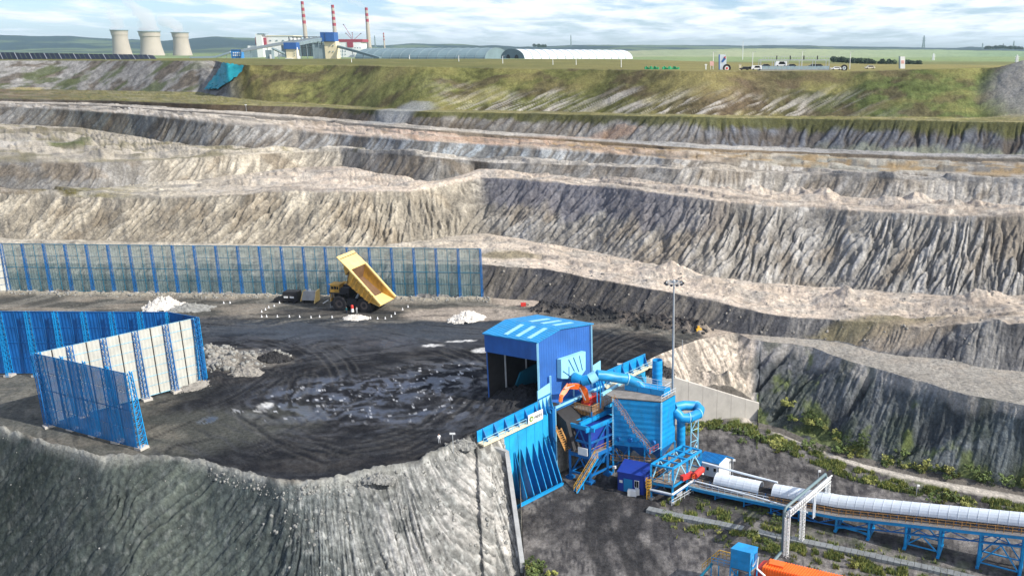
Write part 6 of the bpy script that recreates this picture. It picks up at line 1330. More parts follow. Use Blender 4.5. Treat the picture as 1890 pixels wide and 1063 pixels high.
# ---- rubble heaps
def heap(p, rx, ry, h, mat, label, seed, cat='rubble heap', name='rubble_heap', ang=0, nr=60):
    n = 34; xs = np.linspace(-1, 1, n); X_, Y_ = np.meshgrid(xs, xs); d = np.sqrt(X_**2+Y_**2)*(1+.22*fbm(X_*2, Y_*2, 3, seed)); Zh = h*np.clip(1-d, 0, 1)**.85*(1+.35*fbm(X_*4, Y_*4, 4, seed+1))+.12*h*fbm(X_*11, Y_*11, 2, seed+2)*(d < 1)-.3*(d >= 1)
    ca, sa = math.cos(ang), math.sin(ang); w = MB()
    w.v = [V3((p.x+rx*a*ca-ry*b*sa, p.y+rx*a*sa+ry*b*ca, p.z+z)) for a, b, z in zip(X_.ravel(), Y_.ravel(), Zh.ravel())]
    w.f = [(i*n+j, i*n+j+1, (i+1)*n+j+1, (i+1)*n+j) for i in range(n-1) for j in range(n-1) if max(d[i, j], d[i+1, j+1]) < 1.12]
    rs = random.Random(seed)
    for _ in range(nr):
        t = rs.random()*6.28; r = rs.random()**.6*1.1; i = min(n-1, max(0, int((r*math.sin(t)+1)/2*(n-1)))); j = min(n-1, max(0, int((r*math.cos(t)+1)/2*(n-1)))); c = w.v[i*n+j]; s = .12+.3*rs.random()
        w.hexa([c+V3((rs.uniform(-.6, -.4)*s, -.5*s, -.3*s)), c+V3((.5*s, rs.uniform(-.6, -.3)*s, -.3*s)), c+V3((.55*s, .5*s, -.3*s)), c+V3((-.4*s, .5*s, -.3*s))], [c+V3((-.3*s, -.3*s, rs.uniform(.3, .7)*s)), c+V3((.3*s, -.3*s, .5*s)), c+V3((.2*s, .35*s, rs.uniform(.3, .7)*s)), c+V3((-.3*s, .3*s, .4*s))])
    return solo(name, w, mat, label, cat, p)
heap(at(303, 569, 0), 5.2, 3.4, 3.2, 'lime_rubble', 'big white rubble heap behind the corner of the blue screens', 501, ang=.15)
heap(at(345, 570, 0), 7, 3.5, 1.3, 'rock', 'low grey spoil heap right of the big white rubble heap', 502, 'spoil heap', 'spoil_heap')
heap(at(657, 588, 0), 3.4, 1.7, 1.1, 'lime_rubble', 'small white rubble heap carrying the red warning marker', 503, nr=40)
heap(at(862, 590, 0), 4.8, 3.0, 2.3, 'lime_rubble', 'white rubble heap beyond the unloading shed roof', 504, ang=.3)
heap(at(1035, 575, 0), 3.4, 2.4, 1.6, 'lime_rubble', 'pale rubble heap where the dark berm begins, behind the shed', 505)
heap(at(1218, 688, 0), 3.0, 2.6, 1.6, 'black_rock', 'dark broken rock heap above the right end of the retaining wall', 506, 'rock heap', 'rock_heap')
heap(at(418, 676, 0), 3.0, 2.0, 1.6, 'rock_pale', 'grey boulder heap on the island beside the blue screen, nearest it', 507, 'rock heap', 'rock_heap'); heap(at(455, 690, 0), 3.6, 2.2, 1.6, 'rock_pale', 'grey boulder heap on the right half of the island in the coal pad', 508, 'rock heap', 'rock_heap'); heap(at(372, 712, 0), 5, 1.6, 1.0, 'rock_pale', 'pale rubble bank at the foot of the cream screen', 509, ang=.7)
heap(at(505, 665, 0), 4.0, 2.0, 1.9, 'black_rock', 'dark brown coal heap at the head of the island', 510, 'coal heap', 'coal_heap')
heap(at(965, 735, 0), 7.5, 7, 2.2, 'coal', 'big black coal pile in front of the open truck bay', 511, 'coal pile', 'coal_pile', nr=150)
heap(at(700, 884, 0), 2.6, 1.2, .9, 'rock', 'small rock pile on the crest of the tipped slope, middle', 512, 'rock heap', 'rock_heap'); heap(at(850, 822, 0), 2.6, 1.4, 1.1, 'rock', 'rock pile on the crest of the tipped slope by the retaining wall', 513, 'rock heap', 'rock_heap')
# ---- pit-side bits
yb_ = at(1289, 613, .5); yo = thing('yellow_barrier', 'small yellow barrier at the end of the dark berm above the spur', 'barrier', yb_); MB().box(yb_+UP*.5, (1.3, .8, .9), .4).build('body', 'safety_yellow', yo); MB().box(yb_+UP*1.2, (.5, .4, .6), .2).build('top', 'safety_yellow', yo)
rd = at(966, 564.5, 0); ro = thing('red_pump', 'small red machine on the bench behind the shed', 'pump', rd); MB().box(rd+UP*.4, (1.3, .9, .8), .2).build('body', 'red_paint', ro); MB().tube([rd+V3((.6, 0, .4)), rd+V3((1.4, .1, .3))], .15, 8).build('outlet', 'truck_dark', ro)
def sign_post(u, v, h, label, z=0, plate_=True):
    p = at(u, v, z); t = thing('signal_post', label, 'post', p); MB().tube([p-UP*.3, p+UP*h], .07, 8).build('pole', 'galv', t)
    if plate_: MB().box(p+UP*(h-.1), (.9, .12, .3)).build('crossarm', 'white_paint', t)
    return t
sign_post(837, 833, 3.3, 'thin post with a short crossarm at the pad edge left of the retaining wall'); sign_post(1259, 662, 4.2, 'thin bare post on the pale spur right of the mast', 0, False)
sign_post(240, 211, 3.0, 'small white marker post beside the far haul road, left', 34); sign_post(455, 207, 3.2, 'small white marker post on the bench above the far haul road', 36)
b_ = at(240, 207, 34.5)

# ================================================================= PLATEAU AND POWER STATION
def pix(u, v, Y): return at(u, v, Y=Y)
def hit(u, v):          # first ground point seen along a line of sight
    x = (u-CU)/FPX; y = (CV-v)/FPX; a = x/(math.cos(PITCH)+y*math.sin(PITCH)); j = int(round((a-ACOL[0])/(ACOL[1]-ACOL[0]))); j = min(max(j, 0), NC-1)
    q = (CAMH-Zg[:, j])/Yg[:, j]; qt = float(qv(v)); idx = np.nonzero(q[::-1] <= qt)[0]; i = NR-1-int(idx[0]) if len(idx) else 0
    return V3((a*Yg[i, j], Yg[i, j], Zg[i, j]))
def cool(u, vt, ub0, ub1, Y, label):
    c = pix((ub0+ub1)/2, 106, Y); c.z -= 25; rb = abs(pix(ub1, 106, Y).x-pix(ub0, 106, Y).x)/2; H_ = pix(u, vt, Y).z-c.z
    t = thing('cooling_tower', label, 'cooling tower', c, 'cooling towers of the power station')
    pr = []
    for i in range(15):
        f = i/14; r = rb*(.66+.02*f+.36*max(0, (1-f/.78))**1.7+.10*max(0, (f-.78)/.22)**1.5); pr.append((r, H_*(.06+.94*f)))
    MB().lathe(pr+[(pr[-1][0]-2.0, pr[-1][1])]+[(pr[-1][0]-2.5, pr[-1][1]-20)], 44, c).build('shell', 'tower_concrete', t, True)
    MB().lathe([(pr[-1][0]+.1, H_-2.5), (pr[-1][0]+1.6, H_-2.5), (pr[-1][0]+1.6, H_), (pr[-1][0]+.1, H_)], 44, c).build('rim', 'plant_grey', t, True)
    w = MB()
    for k in range(32): a = math.pi*2*k/32; w.beam(c+V3((math.cos(a)*rb*1.03, math.sin(a)*rb*1.03, 0)), c+V3((math.cos(a+.1)*rb*.99, math.sin(a+.1)*rb*.99, H_*.06)), 1.0)
    w.build('inlet_column', 'concrete', t)['kind'] = 'stuff'
    return c+UP*H_, pr[-1][0]
tops = [cool(221, 55.8, 208, 246, 3700, 'leftmost cooling tower, slimmest at the base in the photo'), cool(275, 58, 258, 306, 3550, 'middle cooling tower, the widest of the three'), cool(333, 60, 319, 357, 3750, 'rightmost cooling tower of the three beside the power plant')]
# steam
sm = bpy.data.materials.new('steam'); sm.use_nodes = True; st_ = sm.node_tree
for n in list(st_.nodes): st_.nodes.remove(n)
so_ = st_.nodes.new('ShaderNodeOutputMaterial'); pv = st_.nodes.new('ShaderNodeVolumePrincipled'); pv.inputs['Color'].default_value = (.97, .98, 1, 1); pv.inputs['Density'].default_value = .018; pv.inputs['Anisotropy'].default_value = .1; pv.inputs['Emission Strength'].default_value = 0
st_.links.new(pv.outputs[0], so_.inputs['Volume']); MATS['steam'] = sm
def plume(p, r0, pts, seed, label):
    w = MB(); n = 20; P_ = [V3(p)]+[V3(p)+V3(q[:3]) for q in pts]; R_ = [r0]+[q[3] for q in pts]; fine = []; fr2 = []
    for i in range(len(P_)-1):
        for k in range(5): fine.append(P_[i].lerp(P_[i+1], k/5)); fr2.append(R_[i]+(R_[i+1]-R_[i])*k/5)
    fine.append(P_[-1]); fr2.append(R_[-1]*.3)
    w.tube(fine, fr2, n); c = np.array([tuple(v) for v in w.v]); d = fbm(c[:, 0]/(r0*1.6)+c[:, 2]/(r0*2), c[:, 2]/(r0*1.6)+c[:, 1]/(r0*2), 3, seed)
    for i, v in enumerate(w.v): k = min(len(fine)-1, i//n); v += (v-fine[k])*float(d[i])*.75
    o = solo('steam_plume', w, 'steam', label, 'steam', P_[0], smooth=True); o['kind'] = 'stuff'; return o
plume(tops[0][0]+UP*2, tops[0][1]*.8, [(-8, 0, 22, 24), (-22, 0, 50, 20), (-20, 0, 80, 12), (-50, 0, 105, 6)], 1, 'thin white steam rising from the leftmost cooling tower')
plume(tops[1][0]+UP*2, tops[1][1]*.8, [(0, 0, 22, 34), (-15, 0, 55, 34), (-45, 0, 85, 20), (-90, 0, 110, 8)], 2, 'wide faint steam above the middle cooling tower')
plume(tops[2][0]+UP*2, tops[2][1]*.8, [(-14, 0, 20, 26), (-45, 0, 42, 22), (-80, 0, 62, 13)], 3, 'steam leaning left from the rightmost cooling tower')
def chimney(ut, vt, ub, Y, label, rt, rb_, bands, smoke=None):
    p = pix(ub, 104, Y); p.z -= 20; H_ = pix(ut, vt, Y).z-p.z; t = thing('chimney', label, 'chimney', p, 'tall banded chimneys of the power station')
    zb0 = H_*(1-bands*.052)
    R = lambda z: rb_+(rt-rb_)*z/H_
    MB().lathe([(R(0), 0), (R(zb0), zb0)], 20, p).build('shaft', 'tower_concrete', t, True)
    for k in range(bands): z0 = H_-(k+1)*(H_-zb0)/bands; z1 = H_-k*(H_-zb0)/bands-.1; MB().lathe([(R(z0)+.05, z0), (R(z1)+.05, z1)]+([(R(z1)-1, z1)] if k == 0 else []), 20, p).build('band', 'band_red' if k % 2 == 0 else 'tower_concrete', t, True)
    if smoke: plume(p+UP*(H_+1), rt*1.0, smoke, int(ut), 'white smoke drifting left from the '+label.split(',')[0])
    return t
chimney(556.5, 3, 567.5, 3000, 'left banded chimney, behind the sloping gallery', 4.6, 8.5, 7, [(-4, 0, 10, 7), (-12, 0, 22, 10)])
chimney(612, 9.5, 622, 3000, 'middle banded chimney, rising behind the blue topped tower', 4.6, 8.5, 7, [(-10, 0, 9, 9), (-26, 0, 20, 12), (-40, 0, 26, 9)])
chimney(675, 14.5, 683, 3000, 'right banded chimney, beside the open sky', 4.6, 8.5, 5, [(-16, 0, 9, 9), (-40, 0, 18, 12), (-62, 0, 26, 9)])
chimney(708, 61, 711, 3200, 'smallest banded chimney, right of the three tall ones', 2.2, 3.2, 6)
def block(parent, nm, m, u0, v0, u1, v1, Y, dep=30, dz=0):
    a = pix(u0, v1, Y); b = pix(u1, v1, Y); z1 = pix(u0, v0, Y).z; z0 = a.z-dz
    w = MB(); w.hexa([V3((a.x, Y, z0)), V3((b.x, Y, z0)), V3((b.x, Y+dep, z0)), V3((a.x, Y+dep, z0))], [V3((a.x, Y, z1)), V3((b.x, Y, z1)), V3((b.x, Y+dep, z1)), V3((a.x, Y+dep, z1))]); return w.build(nm, m, parent)
def bthing(nm, label, cat, u, Y, v=108): p = pix(u, v, Y); return thing(nm, label, cat, p)
def windows(par, u0, u1, v0, v1, nu, nv, Y, m='glass_dark', fr=.5):
    for i in range(nu):
        for j in range(nv):
            du = (u1-u0)/nu; dv_ = (v1-v0)/nv; block(par, 'window', m, u0+du*(i+.5-fr/2), v0+dv_*(j+.5-fr/2), u0+du*(i+.5+fr/2), v0+dv_*(j+.5+fr/2), Y-1.2, 1.0)
b = bthing('boiler_hall', 'long white boiler hall with red stair towers at the left of the power plant', 'power plant', 500, 2900)
wl1 = block(b, 'hall', 'white_paint', 490, 67, 541, 106, 2900, 80, 30); block(b, 'stair_tower', 'white_paint', 476, 63, 487, 106, 2880, 30, 30); block(b, 'stair_tower_roof', 'plant_grey', 475, 62, 488, 64, 2879, 31)
block(b, 'red_strip', 'band_red', 472, 69, 475.8, 84, 2890, 20); block(b, 'red_strip', 'band_red', 487.2, 70, 491, 84, 2890, 8); block(b, 'roof_band', 'cream', 491, 66, 541, 67.2, 2898, 80)
windows(b, 493, 540, 72, 79, 4, 1, 2900, 'plant_grey', .3); block(b, 'annex', 'plant_grey', 445, 92, 476, 106, 2880, 30, 30); block(b, 'annex', 'white_paint', 458, 85, 476, 95, 2890, 30, 10)
b = bthing('boiler_house', 'dark open steel boiler house between the left and middle chimneys', 'power plant', 565, 2850)
block(b, 'frame_floor', 'plant_grey', 535, 80, 600, 106, 2870, 60, 30)
for i in range(9): block(b, 'column', 'truck_dark', 536+i*7.4, 68, 537+i*7.4, 106, 2850, 4, 20)
for v in (68, 74, 80, 88): block(b, 'floor_beam', 'truck_dark', 535, v, 600, v+1, 2850, 10)
b = bthing('turbine_hall', 'white hall with a red roof band right of the blue topped tower', 'power plant', 640, 2800)
block(b, 'hall', 'white_paint', 622, 78, 668, 107, 2800, 60, 30); block(b, 'roof_band', 'band_red', 621, 73, 669, 78.2, 2799, 62); block(b, 'center_panel', 'band_red', 641, 78.4, 652, 88, 2798, 1.5); windows(b, 625, 640, 86, 104, 3, 3, 2800, 'plant_grey', .35); windows(b, 653, 667, 86, 104, 3, 3, 2800, 'plant_grey', .35)
block(b, 'annex', 'white_paint', 655, 90, 676, 107, 2760, 30, 20)
b = bthing('crusher_house', 'tallest blue topped cream tower in the middle of the power plant', 'crusher house', 607, 1500)
block(b, 'tower', 'cream', 601, 77, 622, 109, 1500, 18, 10); block(b, 'head', 'plant_blue', 592, 60, 617.5, 77.4, 1497, 20); block(b, 'head_front', 'plant_blue', 601, 60.5, 617.5, 77, 1496, 1); block(b, 'side_wing', 'plant_grey', 578.5, 83, 600.8, 109, 1502, 14, 10); windows(b, 606, 618, 79, 101, 2, 2, 1500, 'plant_grey', .22)
b = bthing('transfer_tower', 'smaller blue topped cream transfer tower left of the tall one', 'transfer tower', 535, 1300)
block(b, 'tower', 'cream', 529, 91, 547, 107, 1300, 12, 3); block(b, 'head', 'plant_blue', 524, 79, 547, 91.2, 1298, 14); block(b, 'side_wing', 'plant_grey', 521, 84, 528.8, 106, 1301, 10); block(b, 'base', 'white_paint', 527.6, 108, 541, 120, 1297, 8, 4); block(b, 'support', 'white_paint', 549, 88, 551, 118, 1300, 3, 4); block(b, 'support', 'white_paint', 552, 104, 554, 118, 1302, 3, 4); windows(b, 541, 546, 92, 105, 1, 3, 1300, 'plant_grey', .3)
b = bthing('pump_tower', 'narrow grey tower with a bright blue foot below the gallery', 'tower', 496, 1250)
block(b, 'tower', 'plant_grey', 491, 93, 502.5, 112, 1250, 9, 2); block(b, 'foot', 'plant_skyblue', 490, 111, 502.8, 120, 1249, 10, 4); block(b, 'door_panel', 'white_paint', 498.5, 101, 501.5, 111, 1248.5, .6)
b = bthing('drive_house', 'sky blue drive house with white windows at the low end of the gallery', 'drive house', 436, 1700)
block(b, 'house', 'plant_skyblue', 427, 93, 445, 106, 1700, 14, 2); windows(b, 429, 444, 96, 105, 4, 2, 1700, 'white_paint', .5); block(b, 'roof', 'plant_blue', 426.5, 92, 445.5, 93.4, 1699, 16)
for i in range(3): block(b, 'leg', 'white_paint', 430+i*6, 106, 431+i*6, 112, 1700, 2, 3)
def gallery(label, pts, r, mat, legs=5, h=2.4):
    P_ = [pix(*p) for p in pts]; t = thing('conveyor_gallery', label, 'conveyor gallery', P_[0]); w = MB()
    for p, q in zip(P_, P_[1:]): w.beam(p, q, r*2, h*2)
    w.build('gallery', mat, t)
    for k in range(legs):
        f = (k+.5)/legs*(len(P_)-1); i = int(f); p = P_[i].lerp(P_[i+1], f-i); w = MB(); w.beam(p, zz(p, p.z-30) if p.z < 60 else zz(p, 44), .8); w.build('leg', 'plant_grey', t)
    return t
gallery('long white conveyor gallery climbing from the blue drive house to the tall tower', [(447, 94, 1700), (525, 80, 1600), (592, 71, 1510)], 2.4, 'white_paint')
gallery('low pale conveyor gallery running in from the left to the blue drive house', [(352, 107, 1900), (400, 105.5, 1850), (427, 97, 1710)], 2.2, 'cover_white', 3, 1.8)
gallery('dark open gallery between the small and tall blue topped towers', [(547, 82, 1310), (592, 73, 1490)], 2.0, 'plant_grey', 4)
gallery('pale blue sloping gallery descending right from the tall tower', [(622, 86, 1510), (660, 96, 1450), (702, 108, 1400)], 2.0, 'vault_grey', 4, 1.8)
gallery('short grey gallery dropping from the narrow tower to the small blue topped tower', [(503, 90, 1255), (524, 99, 1295)], 1.4, 'plant_grey', 1, 1.2)
for (ub, vb, ut, vt, lab) in ((650, 74, 638.5, 62, 'leftmost crane jib over the red roofed hall'), (651, 74, 650, 61, 'upright crane jib over the red roofed hall'), (652, 75, 666, 62.5, 'crane jib leaning right over the red roofed hall'), (648, 68, 634, 46, 'highest thin crane jib above the power plant')):
    a, b_ = pix(ub, vb, 2850), pix(ut, vt, 2850); t = thing('crane', lab, 'crane', a); MB().beam(a, b_, 1.1).build('jib', 'band_red', t); MB().box(b_, (2.6, 2.6, 2.6)).build('jib_head', 'truck_dark', t); MB().beam(zz(a, a.z-30), a, 1.5).build('mast', 'plant_grey', t)
b = bthing('switchyard', 'grey lattice switchyard frames right of the right chimney', 'switchyard', 700, 2200)
for i in range(9):
    u = 678+i*7; vv = 88+3*((i*7) % 3)
    block(b, 'gantry_post', 'plant_grey', u, vv, u+.9, 108, 2200+i*10, 2); block(b, 'gantry_beam', 'plant_grey', u, vv, u+7, vv+1, 2200+i*10, 2)
# storage vaults
def vault(label, a, b_, rad, hgt, mat, ribs, nb=16, opening=True, ext=None):
    a, b_ = V3(a), V3(b_); d = (b_-a).normalized(); s_ = V3((-d.y, d.x, 0)); t = thing('storage_vault', label, 'storage vault', a)
    A = lambda f, th, k=1.0: a.lerp(b_, f)+s_*(rad-rad*math.cos(th)*k)+UP*(hgt*math.sin(th)*k)
    for i in range(ribs):
        w = MB(); f0, f1 = i/ribs, (i+1)/ribs-.0015
        for j in range(nb): t0, t1 = math.pi*j/nb, math.pi*(j+1)/nb; w.add([A(f0, t0), A(f1, t0), A(f1, t1), A(f0, t1)], [(0, 1, 2, 3)])
        w.build('roof_sheet', mat, t, True)
        w = MB(); 
        for j in range(nb): t0, t1 = math.pi*j/nb, math.pi*(j+1)/nb; w.beam(A(f0, t0, 1.012), A(f0, t1, 1.012), .9, .5)
        w.build('roof_rib', 'plant_grey', t)
    for f, off in ((0, -.2), (1, .2)):
        w = MB(); w.slab([A(f, math.pi*j/nb, .99) for j in range(nb+1)], d*off); w.build('end_wall', 'vault_grey', t)
    if opening:
        for k in (.32, .68):
            c = a+s_*(2*rad*k)-d*.4; w = MB(); w.slab([c+s_*(rad*.17*math.cos(th))+UP*(hgt*.42*abs(math.sin(th)) if 0 < th < math.pi else 0) for th in np.linspace(0, math.pi, 9)], -d*.3); w.build('portal', 'truck_dark', t)
    return t
vault('long white ribbed storage vault left of centre on the horizon', pix(968, 109, 1330), pix(1168, 109, 1480), 30, 14, 'cover_white', 14)
tv = vault('bluish grey storage vault behind the white one, reaching to the power plant', pix(938, 109, 1620), pix(708, 109, 1700), 45, 19, 'vault_grey', 14, opening=False)
block(bthing('hilltop_station', 'small dark station on the ridge above the white vault', 'building', 1000, 5000), 'house', 'pine_dark', 992, 84, 1008, 88, 5000, 20)
# solar tables
sp0 = None
for i in range(13):
    u0, u1 = -48+i*27.2, -48+(i+1)*27.2-.6; Yb = 712; vb = 111.2+.0*i; vt = 96.5+(i/12)*5.2
    a, b_ = pix(u0, vb, Yb), pix(u1, vb, Yb); c, d = pix(u0-7, vt, Yb+9), pix(u1-7, vt, Yb+9)
    t = thing('solar_table', 'dark tilted solar table on the plateau edge, %s' % (['beyond the left edge', 'at the left edge', 'second from left', 'third from left', 'fourth from left', 'fifth from left', 'sixth from left', 'left of the cooling towers', 'below the leftmost tower', 'between two cooling towers', 'below the middle tower', 'right of the middle tower', 'last on the right'][i]), 'solar panel', a, 'solar tables along the plateau edge')
    if i == 12: b_, d = pix(u1-14, vb, Yb), pix(u1-22, vt+1, Yb+9)
    for k in range(3):
        q = [a.lerp(b_, k/3+.01), a.lerp(b_, (k+1)/3-.01), c.lerp(d, (k+1)/3-.01), c.lerp(d, k/3+.01)]; MB().hexa([p-UP*.15 for p in q], q).build('solar_panel', 'panel_navy', t)
    MB().beam(zz(a, a.z-.2)-UP*0, c+UP*.1, .3, .3).build('edge_rail', 'galv', t)
    for p, q in ((a, c), (b_, d)): m_ = p.lerp(q, .6); MB().beam(zz(m_, a.z-2.5), m_, .4).build('leg', 'galv', t)
# teal tarpaulin draped down the slope
w = MB(); nu, nv_ = 14, 26; TL, TR_, BL, BR = (413, 120), (452, 126), (378, 169), (404, 168)
mids = [(409, 143), (447, 140)]
for j in range(nv_+1):
    t = j/nv_
    def qb(a, m, b): return ((1-t)**2*a[0]+2*t*(1-t)*m[0]+t*t*b[0], (1-t)**2*a[1]+2*t*(1-t)*m[1]+t*t*b[1])
    l_, r_ = qb(TL, (402, 142), BL), qb(TR_, (452, 142), BR)
    for i in range(nu+1): s_ = i/nu; p = hit(l_[0]+(r_[0]-l_[0])*s_, l_[1]+(r_[1]-l_[1])*s_); w.v.append(p+V3((0, -1.2, 1.0+.25*math.sin(i*2.1+j))))
w.f = [(j*(nu+1)+i, (j+1)*(nu+1)+i, (j+1)*(nu+1)+i+1, j*(nu+1)+i+1) for j in range(nv_) for i in range(nu)]
tarp = solo('tarpaulin', w, 'tarp_teal', 'teal tarpaulin draped down the earth bank below the plateau', 'tarpaulin', hit(390, 169), smooth=True)
for (u, v, rx, lab) in ((1203, 128.5, 3.2, 'left patch of green netting on the far grass'), (1238, 128.5, 3.8, 'right patch of green netting on the far grass')):
    p = hit(u, v); w = MB(); n = 12
    for i in range(n):
        w.beam(p+V3((-rx+2*rx*i/n, .3*math.sin(i), -.2)), p+V3((-rx+2*rx*(i+1)/n, .3*math.cos(i), -.2)), .6, 2.4+math.sin(i*1.7)*.8)
    solo('netting', w, 'net_green', lab, 'netting', p)
# lamp posts on the plateau
def plamp(u, vt, vb, lab):
    p = hit(u, vb); top = pix(u, vt, p.y).z; t = thing('street_lamp', lab, 'lamp post', p, 'lamp posts along the plateau'); r = max(.16, p.y*.00032)
    MB().tube([p-UP*.5, zz(p, top)], [r*1.2, r*.8], 8).build('pole', 'white_paint', t); MB().beam(zz(p, top), zz(p, top)+V3((1.6, 0, .2)), r*1.6, r).build('lamp_head', 'galv', t); return t
for u, vt, vb, lab in ((847, 103, 115.5, 'white lamp post farthest left of the white vault'), (928, 104, 118, 'white lamp post before the left end of the white vault'), (1020.5, 107, 121, 'white lamp post below the middle of the white vault'), (1063.5, 109, 122, 'second white lamp post below the white vault'), (1146.5, 105, 125, 'tallest white lamp post at the right end of the vault'), (1316, 96, 129, 'lamp post beside the pink sign'), (1370.5, 77, 112, 'tall distant lamp mast behind the car park'), (1388.5, 97, 130, 'lamp post behind the black car'), (1479.5, 95, 128, 'lamp post inside the viewing platform'), (1568, 96, 130, 'lamp post right of the right tyre monument'), (649, 108, 116, 'small lamp post before the red roofed hall'), (756, 102, 110, 'small lamp post before the grey vault')): plamp(u, vt, vb, lab)
def pylon(u, vt, vb, Y, wpx, label, m='plant_grey'):
    a = pix(u, vb, Y); h = pix(u, vt, Y).z-a.z; wd_ = wpx*Y/FPX/2; t = thing('lattice_mast', label, 'mast', a); w = MB(); C_ = [V3((sx*wd_, sy*wd_, 0)) for sx, sy in ((-1, -1), (1, -1), (1, 1), (-1, 1))]; th = Y*.00025
    for c in C_: w.beam(a+c, a+c*.12+UP*h, th*2)
    for k in range(6):
        for i in range(4): w.beam(a+C_[i]*(1-.88*k/6)+UP*h*k/6, a+C_[(i+1) % 4]*(1-.88*(k+1)/6)+UP*h*(k+1)/6, th*1.4)
    w.build('lattice', m, t)
    for k in (.62, .8): MB().beam(a+UP*h*k-V3((wd_*1.6, 0, 0)), a+UP*h*k+V3((wd_*1.6, 0, 0)), th*2).build('crossarm', m, t)
    return t
pylon(1704, 66, 90, 3900, 4, 'tall lattice mast on the right horizon'); pylon(1054, 65, 86, 4600, 1.6, 'thin mast standing behind the white vault'); pylon(1722, 99, 116, 1900, 4, 'pale pylon in the fields left of the spoil mound', 'white_paint'); pylon(1876, 102, 119, 1700, 5, 'pale pylon behind the spoil mound at the right edge', 'white_paint'); pylon(1813, 80, 90, 4200, 1.4, 'thin mast at the left of the right horizon wood'); pylon(1870, 76, 92, 4300, 1.8, 'thin mast over the right horizon wood'); pylon(693, 66, 88, 2600, 1.6, 'thin mast between the right and the small chimney'); pylon(1851, 81, 91, 4200, 1.2, 'shortest thin mast on the right horizon')
# ---- visitor area
VY = 430
vp = hit(1466, 131); vf = thing('viewing_platform', 'long viewing platform with glass screens and a light canopy frame on the plateau', 'viewing platform', vp)
Yv = vp.y
def vpt(u, v, dy=0): return pix(u, v, Yv+dy)
zf = vpt(1466, 131).z
def vx(u): return vpt(u, 128).x
MB().hexa([V3((vx(1403), Yv, zf-1.5)), V3((vx(1532), Yv, zf-1.5)), V3((vx(1532), Yv+9, zf-1.5)), V3((vx(1403), Yv+9, zf-1.5))], [V3((vx(1403), Yv, zf+.6)), V3((vx(1532), Yv, zf+.6)), V3((vx(1532), Yv+9, zf+.6)), V3((vx(1403), Yv+9, zf+.6))]).build('floor_slab', 'concrete_grey', vf)
paint('screen_glass', (.35, .48, .58), .2, var=.1); MATS['screen_glass'].node_tree.nodes['Principled BSDF'].inputs['Alpha'].default_value = .55
for i in range(16):
    a, b_ = vx(1403+i*8), vx(1403+i*8+7.6); MB().hexa([V3((a, Yv-.1, zf+.65)), V3((b_, Yv-.1, zf+.65)), V3((b_, Yv, zf+.65)), V3((a, Yv, zf+.65))], [V3((a, Yv-.1, zf+2.1)), V3((b_, Yv-.1, zf+2.1)), V3((b_, Yv, zf+2.1)), V3((a, Yv, zf+2.1))]).build('glass_panel', 'screen_glass', vf)
ztp = vpt(1466, 111.5).z
for i in range(6):
    for dy in (.4, 7): p = V3((vx(1404+i*25.2), Yv+dy, zf)); MB().beam(p, zz(p, ztp), .22).build('post', 'galv', vf)
for dy in (.4, 7): MB().beam(V3((vx(1403), Yv+dy, ztp)), V3((vx(1531), Yv+dy, ztp)), .25, .35).build('beam', 'galv', vf)
for i in range(26): x = vx(1408+i*4.9); MB().beam(V3((x, Yv+.4, ztp)), V3((x, Yv+.4, ztp+1.6)), .10).build('screen_bar', 'galv', vf)
MB().beam(V3((vx(1408), Yv+.4, ztp+1.6)), V3((vx(1531), Yv+.4, ztp+1.6)), .12).build('top_rail', 'galv', vf)
for u in (1433, 1458, 1483, 1508): MB().box(V3((vx(u), Yv+.3, ztp+1.1)), (.45, .3, 1.7)).build('loudspeaker', 'truck_dark', vf)
def tyre(u, v, rp, label, mc):
    Y_ = Yv-2; c = pix(u, v, Y_); r = rp*Y_/FPX; t = thing('tyre_monument', label, 'tyre monument', zz(c, c.z-r)); w = MB(); n = 28
    prof = [(r*.55, -.5), (r*.95, -.6), (r, -.45), (r, .45), (r*.95, .6), (r*.55, .5), (r*.55, -.5)]
    for (q, yy) in prof:
        for k in range(n): a = 2*math.pi*k/n; w.v.append(c+V3((q*math.cos(a), yy, q*math.sin(a))))
    for i in range(len(prof)-1):
        for k in range(n): k2 = (k+1) % n; w.f.append((i*n+k, i*n+k2, (i+1)*n+k2, (i+1)*n+k))
    w.build('tyre', 'tyre', t); MB().tube([c-V3((0, .45, 0)), c+V3((0, .3, 0))], r*.54, 24).build('disc', mc, t); MB().tube([c-V3((0, .52, 0)), c-V3((0, .4, 0))], r*.28, 16).build('hub', 'red_paint' if mc == 'white_paint' else 'plant_grey', t)
tyre(1341.5, 126.5, 7.2, 'left tyre monument with a red and white centre by the tall sign', 'white_paint'); tyre(1558, 126, 5.8, 'right tyre monument with a grey centre at the end of the platform', 'sign_pale')
p = vpt(1333, 130, -1); ts = thing('wing_sign', 'tall pale blue wing shaped sign behind the left tyre monument', 'sign', p)
MB().slab([vpt(1328, 131), vpt(1340, 131), vpt(1341, 108), vpt(1339, 101), vpt(1328, 101.5)], V3((0, .8, 0))).build('panel', 'sign_pale', ts); MB().slab([vpt(1326.8, 131, -.2), vpt(1328.6, 131, -.2), vpt(1328.6, 101, -.2), vpt(1326.8, 101.5, -.2)], V3((0, 1.2, 0))).build('edge_fin', 'ink_blue', ts)
MB().slab([vpt(1331, 114, -.15), vpt(1338.5, 104, -.15), vpt(1339.5, 110, -.15), vpt(1334, 116, -.15)], V3((0, .1, 0))).build('stripe', 'ink_blue', ts); MB().slab([vpt(1336, 106, -.25), vpt(1339.5, 104.5, -.25), vpt(1339.5, 109, -.25)], V3((0, .1, 0))).build('stripe', 'red_paint', ts)
